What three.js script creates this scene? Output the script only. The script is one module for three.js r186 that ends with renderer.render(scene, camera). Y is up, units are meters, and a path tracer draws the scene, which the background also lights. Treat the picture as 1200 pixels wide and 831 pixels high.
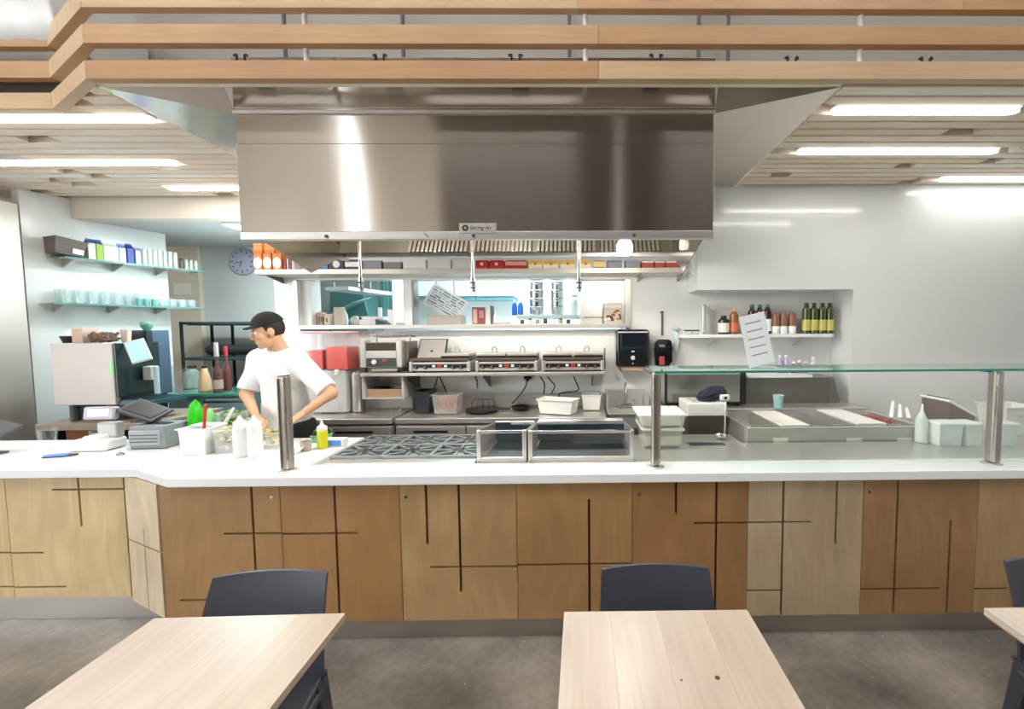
import * as THREE from 'three';
import { RoundedBoxGeometry } from 'three/addons/geometries/RoundedBoxGeometry.js';
import { RectAreaLightUniformsLib } from 'three/addons/lights/RectAreaLightUniformsLib.js';
import { mergeGeometries, mergeVertices, toCreasedNormals } from 'three/addons/utils/BufferGeometryUtils.js';
import { Brush, Evaluator, SUBTRACTION } from 'three-bvh-csg';

// ---------- camera, sky, exposure ----------
RectAreaLightUniformsLib.init();
const scene = new THREE.Scene();
const F = 500, CX = 686, CY = 415.5, EYE = 1.645;
const camera = new THREE.PerspectiveCamera(2 * Math.atan(415.5 / F) * 180 / Math.PI, 1200 / 831, 0.05, 60);
camera.rotation.order = 'YXZ';
camera.position.set(0, EYE, 0);
camera.rotation.set(-Math.atan(30.5 / F), -0.012, -0.006);
camera.setViewOffset(1200, 831, -(CX - 600), 0, 1200, 831);
scene.add(camera);
camera.updateMatrixWorld(true);
scene.background = new THREE.Color().setRGB(4.4, 4.7, 5.0);
const renderer = new THREE.WebGLRenderer({ antialias: true });
renderer.toneMapping = THREE.LinearToneMapping;
renderer.toneMappingExposure = 1.88;
renderer.shadowMap.enabled = true;
const LED = 10, DINING = 2.7;                      // radiance of the ceiling strips
const WARM = new THREE.Color().setRGB(1, 0.955, 0.9), COOL = new THREE.Color().setRGB(0.74, 0.95, 1);

// ---------- pixel -> place ----------
function ray(px, py) { return new THREE.Vector3((px - CX) / F, -(py - CY) / F, -1).applyQuaternion(camera.quaternion); }
function at(px, py, d) { const r = ray(px, py), t = -d / r.z; return new THREE.Vector3(r.x * t, EYE + r.y * t, -d); }       // on the upright plane at depth d
function on(px, py, h) { const r = ray(px, py), t = (h - EYE) / r.y; return new THREE.Vector3(r.x * t, h, r.z * t); }       // on the level plane at height h
function B(px0, py0, px1, py1, d) {
  const mx = (px0 + px1) / 2, my = (py0 + py1) / 2;
  return { x0: at(px0, my, d).x, x1: at(px1, my, d).x, y0: at(mx, py1, d).y, y1: at(mx, py0, d).y };
}
// ---------- random and noise ----------
let seed = 12345;
const rnd = () => { seed = (seed * 1664525 + 1013904223) >>> 0; return seed / 4294967296; };
const rr = (a, b) => a + (b - a) * rnd();
function hash(x, y) { let h = (x * 374761393 + y * 668265263) | 0; h = Math.imul(h ^ (h >>> 13), 1274126177); return ((h ^ (h >>> 16)) >>> 0) / 4294967296; }
function vn(x, y, px, py) {
  const xi = Math.floor(x), yi = Math.floor(y), fx = x - xi, fy = y - yi, u = fx * fx * (3 - 2 * fx), v = fy * fy * (3 - 2 * fy);
  const g = (a, b) => hash(((a % px) + px) % px, ((b % py) + py) % py);
  return (g(xi, yi) * (1 - u) + g(xi + 1, yi) * u) * (1 - v) + (g(xi, yi + 1) * (1 - u) + g(xi + 1, yi + 1) * u) * v;
}
function fbm(u, v, fx, fy, oct) { let s = 0, a = 0.5; for (let i = 0; i < oct; i++) { s += a * vn(u * fx + i * 7, v * fy + i * 3, fx, fy); fx *= 2; fy *= 2; a *= 0.5; } return s; }
function tex(n, m, fn, srgb = true) {
  const a = new Uint8Array(n * m * 4);
  for (let j = 0; j < m; j++) for (let i = 0; i < n; i++) {
    const c = fn(i / n, j / m), k = (j * n + i) * 4;
    for (let q = 0; q < 3; q++) a[k + q] = Math.max(0, Math.min(255, 255 * (c.length ? c[q] : c)));
    a[k + 3] = 255;
  }
  const t = new THREE.DataTexture(a, n, m, THREE.RGBAFormat);
  t.wrapS = t.wrapT = THREE.RepeatWrapping; t.magFilter = THREE.LinearFilter; t.minFilter = THREE.LinearMipmapLinearFilter; t.generateMipmaps = true;
  if (srgb) t.colorSpace = THREE.SRGBColorSpace;
  t.needsUpdate = true; return t;
}
const rep = (t, x, y) => { const c = t.clone(); c.repeat.set(x, y); c.needsUpdate = true; return c; };
// grain runs along v; one tile is a metre
const birchTex = tex(512, 512, (u, v) => {
  const w = fbm(u, v, 3, 2, 4), g = fbm(u + w * 0.08, v, 60, 3, 3), c = fbm(u, v, 5, 4, 4);
  const ring = 0.5 + 0.5 * Math.sin((u * 10 + w * 3.2) * 6.283);
  const k = 0.88 + 0.09 * (g - 0.5) + 0.022 * (ring - 0.5) + 0.15 * (c - 0.5);
  return [k, k * (0.985 + 0.03 * (c - 0.5)), k * (0.96 + 0.06 * (c - 0.5))];
});
const mapleTex = tex(512, 512, (u, v) => {
  const w = fbm(u, v, 4, 2, 4), g = fbm(u + w * 0.05, v, 90, 4, 3), c = fbm(u, v, 6, 3, 4), s = fbm(u + 0.3 * w, v, 26, 2, 2);
  const k = 0.9 + 0.1 * (g - 0.5) + 0.1 * (c - 0.5) - 0.13 * Math.max(0, s - 0.56);
  return [k, k * (0.985 + 0.05 * (c - 0.5)), k * (0.965 + 0.08 * (c - 0.5))];
});
const slatTex = tex(512, 512, (u, v) => {
  const w = fbm(u, v, 4, 2, 4), g = fbm(u + w * 0.05, v, 90, 4, 3), c = fbm(u, v, 6, 3, 4);
  const k = 0.965 + 0.06 * (g - 0.5) + 0.06 * (c - 0.5);
  return [k, k * (0.99 + 0.03 * (c - 0.5)), k * (0.975 + 0.05 * (c - 0.5))];
});
const floorTex = tex(512, 512, (u, v) => {
  const c = fbm(u, v, 5, 5, 5), f = fbm(u, v, 90, 90, 2), sp = vn(u * 150, v * 150, 150, 150) > 0.985 ? 0.35 : 0;
  const k = 0.62 + 0.5 * (c - 0.5) + 0.14 * (f - 0.5) + sp;
  return [k, k * 0.985, k * 0.96];
});
const floorRough = tex(256, 256, (u, v) => 0.42 + 0.35 * fbm(u, v, 6, 6, 4), false);
const brushTex = tex(256, 512, (u, v) => 0.5 + 0.5 * (fbm(u, v, 3, 220, 2) - 0.4), false);   // lines along u
const plaster = tex(256, 256, (u, v) => 0.5 + 0.5 * (fbm(u, v, 40, 40, 3) - 0.4), false);

// ---------- materials ----------
function S(color, roughness = 0.5, metalness = 0, extra = {}) { return new THREE.MeshPhysicalMaterial({ color, roughness, metalness, ...extra }); }
const steelRough = rep(brushTex, 1, 1);
const M = {
  steel: S('#d2cfca', 0.36, 0.78, { roughnessMap: null, bumpMap: steelRough, bumpScale: 0.00012 }),
  hood: S('#c6beb5', 0.17, 1, { anisotropy: 1, anisotropyRotation: Math.PI / 2, bumpMap: rep(brushTex, 1, 1), bumpScale: 0.00006 }),
  closure: S('#c6beb5', 0.16, 1, { bumpMap: rep(plaster, 0.8, 0.8), bumpScale: 0.0012 }),
  steelDark: S('#8f8b85', 0.42, 1),
  chrome: S('#d8d8d8', 0.12, 1),
  white: S('#eceeed', 0.55),
  wall: S('#e9eae8', 0.22, 0, { clearcoat: 0.5, clearcoatRoughness: 0.08, bumpMap: rep(plaster, 0.5, 0.5), bumpScale: 0.0008 }),
  wallMatt: S('#dfe0dd', 0.7), hallWall: S('#d3d3d0', 0.75), cream: S('#e4d5c2', 0.65), beam: S('#e3dacb', 0.7),
  quartz: S('#f3f3f2', 0.18, 0, { clearcoat: 0.3, clearcoatRoughness: 0.05 }),
  black: S('#17181b', 0.3), blackMatt: S('#1b1c1e', 0.7), grey: S('#8d8d8c', 0.5), greyLight: S('#c9c8c5', 0.5), greyDark: S('#4b4c4e', 0.5),
  plastic: S('#f2f2ee', 0.4), rubber: S('#222326', 0.8),
  slat: S('#f8eadb', 0.55, 0, { map: slatTex }), slat2: S('#f4e2ce', 0.55, 0, { map: slatTex }), slat3: S('#f9f1e6', 0.55, 0, { map: slatTex }),
  slatBack: S('#c8a67c', 0.8, 0, { map: birchTex }),
  board: S('#d6ad83', 0.45, 0, { map: mapleTex }), board2: S('#cda176', 0.45, 0, { map: mapleTex }), board3: S('#dcbd97', 0.45, 0, { map: mapleTex }),
  tableA: S('#d6c8bb', 0.34, 0, { map: mapleTex, clearcoat: 0.3, clearcoatRoughness: 0.3 }), tableB: S('#d9ccc0', 0.34, 0, { map: mapleTex, clearcoat: 0.3, clearcoatRoughness: 0.3 }), tableC: S('#d3c3b1', 0.34, 0, { map: mapleTex, clearcoat: 0.3, clearcoatRoughness: 0.3 }),
  ply: S('#c99a68', 0.6, 0, { map: birchTex }),
  chair: S('#3b3d46', 0.42), floor: S('#d2cac1', 0.6, 0, { map: rep(floorTex, 0.5, 0.5), roughnessMap: rep(floorRough, 0.4, 0.4) }),
  glass: S('#ffffff', 0.02, 0, { transmission: 1, thickness: 0, ior: 1.5 }),
  glassGreen: S('#7fd0bd', 0.05, 0, { transmission: 0.85, thickness: 0, ior: 1.5 }),
  tumbler: S('#ffffff', 0.04, 0, { transmission: 1, thickness: 0, ior: 1.45 }),
  shelfGlass: S('#f6fafa', 0.1, 0, { transmission: 0.82, thickness: 0, ior: 1.5 }),
  clear: S('#ffffff', 0.2, 0, { transmission: 0.85, thickness: 0, ior: 1.45 }),
  frosted: S('#f8faf9', 0.5, 0, { transmission: 0.35, thickness: 0 }),
  iron: S('#98a0a1', 0.42, 0.6), lamp: S('#ffffff', 0.4, 0, { emissive: '#ffffff', emissiveIntensity: 5 }),
  kick: S('#bdb6ad', 0.34, 1), post: S('#b3a99e', 0.36, 0.8), sink: S('#dbd9d4', 0.4, 0.55),
  grooveCore: S('#5b3a20', 0.85),
};
M.steel.bumpMap = steelRough;

// ---------- object helpers ----------
const taken = {};
function numbered(n) { const k = taken[n] = (taken[n] ?? -1) + 1; return k ? `${n}_${String(k).padStart(3, '0')}` : n; }
function G(name, label, category, group, kind) {
  const o = new THREE.Group(); o.name = numbered(name); o.userData = { label, category };
  if (group) o.userData.group = group;
  if (kind) { o.userData.kind = kind; if (kind === 'structure') delete o.userData.category; if (!category) delete o.userData.category; }
  scene.add(o); return o;
}
function part(p, name, geo, m, x = 0, y = 0, z = 0, rx = 0, ry = 0, rz = 0) {
  const o = new THREE.Mesh(geo, m); o.name = name; o.position.set(x, y, z); o.rotation.set(rx, ry, rz); p.add(o); return o;
}
// one mesh that is a thing of its own
function solo(name, geo, m, [x, y, z], label, category, group, kind) {
  const o = new THREE.Mesh(geo, m); o.name = numbered(name); o.position.set(x, y, z); o.userData = { label, category };
  if (group) o.userData.group = group;
  if (kind) { o.userData.kind = kind; if (kind === 'structure') delete o.userData.category; }
  scene.add(o); return o;
}
// move a group built in scene coordinates to its own base; parts keep their place
function settle(g) {
  const b = new THREE.Box3(); g.updateMatrixWorld(true); b.setFromObject(g);
  const c = new THREE.Vector3((b.min.x + b.max.x) / 2, b.min.y, (b.min.z + b.max.z) / 2).sub(g.position);
  for (const k of g.children) k.position.sub(c);
  g.position.add(c); return g;
}
// uv in metres from the position; grain 'x', 'y' or 'z' is the axis that v runs along
function uvm(geo, grain = 'y', ou = 0, ov = 0, sc = 1) {
  if (geo.index) geo = geo.toNonIndexed();
  const p = geo.attributes.position, n = geo.attributes.normal, uv = new Float32Array(p.count * 2);
  for (let i = 0; i < p.count; i++) {
    const P = [p.getX(i), p.getY(i), p.getZ(i)], N = [Math.abs(n.getX(i)), Math.abs(n.getY(i)), Math.abs(n.getZ(i))];
    const k = N[0] > N[1] && N[0] > N[2] ? 0 : N[1] > N[2] ? 1 : 2;
    let ax = [0, 1, 2].filter(q => q !== k); const gi = 'xyz'.indexOf(grain);
    let [a, b] = ax; if (a === gi) [a, b] = [b, a];
    uv[i * 2] = (P[a] + ou) * sc; uv[i * 2 + 1] = (P[b] + ov) * sc;
  }
  geo.setAttribute('uv', new THREE.BufferAttribute(uv, 2)); return geo;
}
const cache = {};
function box(w, h, d, r = 0, grain) {
  const key = [w, h, d, r, grain].map(v => typeof v === 'number' ? v.toFixed(4) : v).join();
  if (cache[key]) return cache[key];
  const rad = Math.min(r, w * 0.49, h * 0.49, d * 0.49);
  let g = rad > 0.0004 ? new RoundedBoxGeometry(w, h, d, r > 0.012 ? 3 : 1, rad) : new THREE.BoxGeometry(w, h, d);
  return cache[key] = uvm(g, grain ?? 'y', grain ? rr(0, 5) : 0, grain ? rr(0, 5) : 0);
}
// box part from its extents; d is the distance from the camera's plane
function wb(p, name, m, [x0, x1], [y0, y1], [d0, d1], r = 0.003, grain) {
  return part(p, name, box(x1 - x0, y1 - y0, d1 - d0, r, grain), m, (x0 + x1) / 2, (y0 + y1) / 2, -(d0 + d1) / 2);
}
function struct(name, m, X, Y, D, grain, label) {
  const o = wb(scene, numbered(name), m, X, Y, D, 0, grain); o.userData = { kind: 'structure' }; if (label) o.userData.label = label; return o;
}
function lathe(pts, seg = 20) { return new THREE.LatheGeometry(pts.map(([r, y]) => new THREE.Vector2(Math.max(r, 0.0001), y)), seg); }
function cyl(p, name, m, x, y, z, r0, r1, h, seg = 16, rx = 0, ry = 0, rz = 0) {
  const b = Math.min(0.003, h * 0.2, r0 * 0.3, r1 * 0.3);
  return part(p, name, lathe([[0, 0], [r0 - b, 0], [r0, b], [r1, h - b], [r1 - b, h], [0, h]], seg), m, x, y, z, rx, ry, rz);
}
function tube(pts, r, seg = 24, rs = 8, closed = false) {
  return new THREE.TubeGeometry(new THREE.CatmullRomCurve3(pts.map(q => new THREE.Vector3(...q)), closed, 'centripetal'), seg, r, rs, closed);
}
function rod(p, name, m, a, b, r, seg = 10) {            // a straight round bar between two points
  const A = new THREE.Vector3(...a), Bv = new THREE.Vector3(...b), L = A.distanceTo(Bv);
  const o = part(p, name, new THREE.CylinderGeometry(r, r, L, seg), m);
  o.position.copy(A).add(Bv).multiplyScalar(0.5);
  o.quaternion.setFromUnitVectors(new THREE.Vector3(0, 1, 0), Bv.sub(A).normalize()); return o;
}
function quads(list) {                                    // list of [a,b,c,d] corners
  const v = []; for (const [a, b, c, d] of list) v.push(...a, ...b, ...c, ...a, ...c, ...d);
  const g = new THREE.BufferGeometry(); g.setAttribute('position', new THREE.Float32BufferAttribute(v, 3));
  g.computeVertexNormals(); return uvm(g);
}
// open tub with walls of thickness t; base is smaller than the mouth by k
function tubGeo(w, h, d, k = 0.9, t = 0.003, rim = 0.008) {
  const ring = (sx, sz, y) => [[-sx, y, sz], [sx, y, sz], [sx, y, -sz], [-sx, y, -sz]], q = [];
  const W = w / 2, D = d / 2;
  const rings = [ring(W * k, D * k, 0), ring(W, D, h - 0.006), ring(W + rim, D + rim, h - 0.006), ring(W + rim, D + rim, h), ring(W - t, D - t, h), ring(W * k - t, D * k - t, t)];
  for (let i = 0; i < rings.length - 1; i++) for (let j = 0; j < 4; j++) { const n = (j + 1) % 4; q.push([rings[i][j], rings[i][n], rings[i + 1][n], rings[i + 1][j]]); }
  q.push([...rings[0]].reverse()); q.push(rings[5]);
  return quads(q);
}
function prism(pts, d, bevel = 0) {                       // outline in x,y pushed back along z by d
  const s = new THREE.Shape(pts.map(q => new THREE.Vector2(...q)));
  return uvm(new THREE.ExtrudeGeometry(s, { depth: d, bevelEnabled: bevel > 0, bevelSize: bevel, bevelThickness: bevel, bevelSegments: 1, steps: 1 }));
}
function slab(pts, y0, y1, bevel = 0) {                   // outline in x,d, thickness in y
  const s = new THREE.Shape(pts.map(([x, d]) => new THREE.Vector2(x, d)));
  let g = new THREE.ExtrudeGeometry(s, { depth: y1 - y0 - 2 * bevel, bevelEnabled: bevel > 0, bevelSize: bevel, bevelThickness: bevel, bevelSegments: 2, steps: 1 });
  g.rotateX(-Math.PI / 2); g.translate(0, y0 + bevel, 0); return uvm(g);
}
function canvasTex(w, h, draw) {
  const c = document.createElement('canvas'); c.width = w; c.height = h; draw(c.getContext('2d'), w, h);
  const t = new THREE.CanvasTexture(c); t.colorSpace = THREE.SRGBColorSpace; return t;
}
function printed(p, name, t, w, h, x, y, z, rx = 0, ry = 0, rz = 0, rough = 0.5, metal = 0) {   // thin printed sheet, print on its front
  const g = new THREE.PlaneGeometry(w, h); return part(p, name, g, S('#ffffff', rough, metal, { map: t, side: THREE.DoubleSide }), x, y, z, rx, ry, rz);
}

// ================= THE SETTING =================
const HC = 2.875, TOP = 6.4, WB = 4.1, WR = 3.79;      // slat ceiling, upper ceiling, back wall, right wall face
const FLOOR = -0.077;                                // floor level; heights are counted from a datum just above it
struct('floor', M.floor, [-7.6, 5.6], [FLOOR - 0.12, FLOOR], [-4.8, 7.0]);
struct('ceiling', S('#b9b2a8', 0.8), [-7.6, 5.6], [TOP, TOP + 0.1], [-4.8, 2.9], null, 'plain upper ceiling above the dining side');
// back wall with the pass-through opening
const po = { x0: at(350, 350, WB).x, x1: at(733, 350, WB).x, y0: at(560, 380, WB).y, y1: at(560, 321, WB).y };
const wallL = at(322, 350, WB).x;
{
  const s = new THREE.Shape([[wallL, 0], [5.5, 0], [5.5, TOP], [wallL, TOP]].map(q => new THREE.Vector2(...q)));
  const h = new THREE.Path([[po.x0, po.y0], [po.x1, po.y0], [po.x1, po.y1], [po.x0, po.y1]].map(q => new THREE.Vector2(...q)));
  s.holes.push(h);
  const g = uvm(new THREE.ExtrudeGeometry(s, { depth: 0.14, bevelEnabled: false }));
  const o = part(scene, 'wall_back', g, M.wall, 0, 0, -WB - 0.14); o.userData = { kind: 'structure' };
}
// bulkhead and wall at the right, standing proud of the back wall, with the shelf niche cut into it
const niche = { x0: at(817, 335, WR).x, x1: at(998, 400, WR).x, y1: at(900, 336, WR).y };
{
  const s = new THREE.Shape([[niche.x0, niche.y1], [niche.x1, niche.y1], [niche.x1, 0], [5.5, 0], [5.5, 3.02], [niche.x0, 3.02]].map(q => new THREE.Vector2(...q)));
  const g = uvm(new THREE.ExtrudeGeometry(s, { depth: WB - WR - 0.005, bevelEnabled: false }));
  const o = part(scene, 'wall_back_right', g, M.wall, 0, 0, -WB + 0.005); o.userData = { kind: 'structure' };
}
// side walls of the dining room, the left one with a broad window
struct('wall_right', M.wallMatt, [5.5, 5.62], [0, TOP], [-4.8, 7]);
for (const [side, X0, X1, i] of [['left', -7.62, -7.5, 3]]) {
  const wz0 = -4.4, wz1 = 0.2, wy0 = 0.6, wy1 = 3.6;
  const s = new THREE.Shape([[-4.8, 0], [7, 0], [7, TOP], [-4.8, TOP]].map(q => new THREE.Vector2(...q)));
  s.holes.push(new THREE.Path([[wz0, wy0], [wz1, wy0], [wz1, wy1], [wz0, wy1]].map(q => new THREE.Vector2(...q))));
  const g = new THREE.ExtrudeGeometry(s, { depth: 0.12, bevelEnabled: false }); g.rotateY(Math.PI / 2);      // x -> -z, z -> x
  const o = part(scene, 'wall_' + side, uvm(g), M.wallMatt, X0, 0, 0); o.userData = { kind: 'structure' };
  const w = G('window', 'broad dining room window', null, null, 'structure'); w.name = 'window_' + i;
  for (const d of [wz0, (wz0 + wz1) / 2 - 0.025, wz1 - 0.05]) wb(w, 'window_frame', M.greyLight, [X0 + 0.03, X0 + 0.09], [wy0, wy1], [d, d + 0.05]);
  for (const y of [wy0, wy1 - 0.05]) wb(w, 'window_frame', M.greyLight, [X0 + 0.03, X0 + 0.09], [y, y + 0.05], [wz0, wz1]);
  for (const d of [wz0 + 0.05, (wz0 + wz1) / 2 + 0.025]) wb(w, 'pane', M.glass, [X0 + 0.056, X0 + 0.062], [wy0 + 0.05, wy1 - 0.05], [d, d + (wz1 - wz0) / 2 - 0.075], 0);
}
// wall behind the photographer: pale stretch, dark stretch, a slim window in each
{
  const Z = -4.6, sl = M.wallMatt, dk = S('#5a5049', 0.7, 0, { map: birchTex });
  const reflX = px => at(px, 220, 2.36).x * (2.36 * 2 - Z) / 2.36;
  const a = reflX(406), b = reflX(424), c = reflX(515), e = reflX(719), f = reflX(731);
  struct('wall_front', S('#cfc5b8', 0.7), [-7.6, a], [0, TOP], [Z - 0.12, Z]);
  struct('wall_front', S('#cfc5b8', 0.7), [b, c], [0, TOP], [Z - 0.12, Z]);
  struct('wall_front', dk, [c, e], [0, TOP], [Z - 0.12, Z], 'y');
  struct('wall_front', dk, [f, 5.6], [0, TOP], [Z - 0.12, Z], 'y');
  for (const [p, q, i] of [[a, b, 1], [e, f, 2]]) {
    const w = G('window', 'tall slim window in the wall behind the tables', null, null, 'structure'); w.name = 'window_' + i;
    for (const [u0, u1, v0, v1] of [[p, p + 0.03, 0, TOP], [q - 0.03, q, 0, TOP], [p, q, 0, 0.25], [p, q, 6.1, TOP]]) wb(w, 'window_frame', i === 1 ? M.greyLight : M.greyDark, [u0, u1], [v0, v1], [Z - 0.1, Z - 0.02]);
    wb(w, 'pane', i === 1 ? M.glass : S('#8d8a86', 0.1, 0, { transmission: 1, thickness: 0 }), [p + 0.03, q - 0.03], [0.25, 6.1], [Z - 0.062, Z - 0.056], 0);
  }
}
// angled wall at the left with the glass shelves
const lw0 = on(25, 222, HC), lw1 = at(195, 300, 4.75);
const lwDir = new THREE.Vector3().subVectors(lw1, lw0).setY(0).normalize(), lwAng = Math.atan2(-lwDir.z, lwDir.x);
{
  const A = lw0.clone().addScaledVector(lwDir, -0.02), L = A.clone().setY(0).distanceTo(lw1.clone().setY(0));
  const o = part(scene, 'wall_side', box(L, HC, 0.12), S('#e4e4e2', 0.25, 0, { clearcoat: 0.4, clearcoatRoughness: 0.1 }), 0, HC / 2, 0, 0, lwAng, 0);
  const nrm = new THREE.Vector3(-Math.sin(lwAng), 0, -Math.cos(lwAng));
  o.position.set((A.x + lw1.x) / 2, HC / 2, (A.z + lw1.z) / 2).addScaledVector(nrm, 0.06); o.userData = { kind: 'structure' };
}
// service hall behind the left end: beam, low ceiling, far wall
const HH = at(180, 256, WB).y, HB = 5.5;
struct('trim', M.beam, [-7.5, wallL], [HH, TOP], [WB, WB + 0.12], null, 'cream beam above the service hall');
const partX = d => at(334, 350, d).x;                // slanting partition between hall and dish room
{ const o = part(scene, 'ceiling_low', slab([[-7.5, WB + 0.12], [partX(WB + 0.14) - 0.06, WB + 0.12], [partX(HB) - 0.06, HB], [-7.5, HB]], HH, HH + 0.05), S('#cfcfcc', 0.8)); o.userData = { kind: 'structure' }; }
struct('wall_hall', M.hallWall, [-7.5, partX(HB) - 0.06], [0, HH + 0.05], [HB, HB + 0.1]);
{ const c = at(234, 350, HB - 0.06).x; struct('wall_hall', M.cream, [-6.6, c], [0, HH], [HB - 0.06, HB - 0.001]); }
// dish room behind the pass-through
const RB = 6.6, RL = partX(6.6), RR = 1.5;
struct('wall_dish_back', S('#e8e8e6', 0.5), [RL - 0.1, RR + 0.1], [0, 2.8], [RB, RB + 0.1]);
{ const o = part(scene, 'wall_dish_left', slab([[partX(WB + 0.14) - 0.05, WB + 0.14], [partX(WB + 0.14), WB + 0.14], [partX(RB), RB], [partX(RB) - 0.05, RB]], 0, 2.8), S('#e6e6e4', 0.5)); o.userData = { kind: 'structure' }; }
struct('wall_dish_right', S('#e6e6e4', 0.5), [RR, RR + 0.1], [0, 2.8], [WB + 0.14, RB]);
struct('ceiling_dish', S('#efefed', 0.8), [RL - 0.1, RR + 0.1], [2.8, 2.9], [WB + 0.14, RB + 0.1]);

// ---------- slatted wood ceiling ----------
const OPL = (on(115, 101, HC).x + on(277, 182, HC).x) / 2, OPR = (on(970, 103, HC).x + on(868, 217, HC).x) / 2, ROW = 0.0938, ROW0 = 2.297;
const J0c = OPL;
const lights = {};
function row(k) { return ROW0 + ROW * k; }
{
  const c = G('ceiling', 'slatted maple ceiling over the kitchen', null, null, 'structure');
  wb(c, 'backing', M.slatBack, [OPR, 5.5], [HC + 0.075, HC + 0.095], [2.23, WR], 0, 'x');
  wb(c, 'backing', M.slatBack, [-7.5, OPL], [HC + 0.075, HC + 0.095], [2.52, WB], 0, 'x');
  const lx = (px, k) => at(px, 150, row(k)).x, ly = (px, py, k) => at(px, py, row(k)).x;
  const lit = { R2: [ly(975, 129, 2), ly(1193, 129, 2)], R8: [ly(935, 177, 8), ly(1168, 177, 8)], R14: [ly(1101, 212, 14), ly(1101, 212, 14) + 1.3], L3: [ly(178, 135, 3) - 1.5, ly(178, 135, 3)], L10: [ly(207, 188, 10) - 1.5, ly(207, 188, 10)], L16: [ly(198, 222, 16), Math.min(ly(198, 222, 16) + 1.2, OPL - 0.05)] };
  wb(c, 'slat', M.slat3, [J0c, OPR], [HC, HC + 0.045], [2.228, 2.262], 0.004, 'x');
  const sm = [M.slat, M.slat2, M.slat3];
  const add = (a, b, k) => { if (b - a > 0.06) wb(c, 'slat', sm[Math.floor(rnd() * 3)], [a, b - 0.002], [HC, HC + 0.06], [row(k) - 0.04, row(k) + 0.04], 0.006, 'x'); };
  for (const side of ['R', 'L']) for (let k = 0; k < 20; k++) {
    const d = row(k); if (d > (side === 'R' ? WR - 0.03 : WB - 0.03)) continue;
    let a = side === 'R' ? OPR + 0.015 : -7.4, b = side === 'R' ? 5.45 : OPL - 0.015;
    if (side === 'L' && k < 3) a = OPL - 0.04 - (d - 2.24) * 1.2;
    const holes = []; if (lit[side + k]) holes.push([lit[side + k][0] - (side === 'R' ? 0.2 : 0.02), lit[side + k][1] + (side === 'R' ? 0.12 : 0.02)]);
    const n = side === 'R' ? [0, 0, 0, 0, 1, 1, 0, 0, 0, 1, 1, 1, 1, 1, 1, 1, 1][k] ?? 1 : [0, 0, 0, 0, 1, 0, 1, 0, 0, 1, 0, 1, 1, 1, 1, 1, 1, 1, 1, 1][k];
    for (let i = 0; i < n; i++) { const s = side === 'R' ? rr(1.5, 4.0) : rr(-5.0, -2.9), w = rr(0.1, 0.26); if (!holes.some(h => s < h[1] + 0.1 && s + w > h[0] - 0.1)) holes.push([s, s + w]); }
    holes.sort((p, q) => p[0] - q[0]); let x = a;
    for (const h of [...holes, [b, b]]) {
      let e = Math.min(h[0], b);
      while (e - x > 2.6) { const L = rr(1.3, 2.3); add(x, x + L, k); x += L; }
      add(x, e, k); x = h[1];
    }
  }
  for (const key in lit) lights[key] = [...lit[key], row(+key.slice(1))];
}
// linear light fittings, flush in the slats
function strip(x0, x1, d, y, label, power, group, w = 0.06) {
  const g = G('linear_light', label, 'ceiling light', group), cx = (x0 + x1) / 2, L = x1 - x0;
  part(g, 'housing', box(L, 0.05, w + 0.01, 0.004), M.white, cx, y + 0.03, -d);
  const s = new THREE.Shape(); const r = w / 2, hl = L / 2 - r;
  s.absarc(hl, 0, r, -Math.PI / 2, Math.PI / 2); s.absarc(-hl, 0, r, Math.PI / 2, Math.PI * 1.5);
  const e = new THREE.ExtrudeGeometry(s, { depth: 0.018, bevelEnabled: false }); e.rotateX(Math.PI / 2);
  part(g, 'diffuser', e, M.lamp, cx, y + 0.005, -d);
  const l = new THREE.RectAreaLight(WARM, power, L, w); l.position.set(cx, y - 0.017, -d); l.rotation.x = -Math.PI / 2; g.add(l); settle(g); return g;
}
strip(...lights.R2, HC, 'long white light strip in the slats, first behind the wooden fascia, right of hood', LED);
strip(...lights.R8, HC, 'white light strip in the slats right of the hood, between two other strips', LED);
strip(...lights.R14, HC, 'white light strip in the slats beside the white wall right of hood', LED * 0.35);
strip(...lights.L3, HC, 'long white light strip in the slats nearest the fascia corner, left of hood', LED);
strip(...lights.L10, HC, 'white light strip in the middle of the slats left of the hood', LED);
strip(...lights.L16, HC, 'short white light strip in the slats in front of the cream beam', LED);
for (const d of [1.2, -0.1, -1.5]) for (const x of [-4.8, -1.2, 2.6]) strip(x - 1.2, x + 1.2, d, TOP - 0.06, 'broad white light panel on the high ceiling over the dining tables', DINING, 'light panels over the dining side', 0.4);
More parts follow.
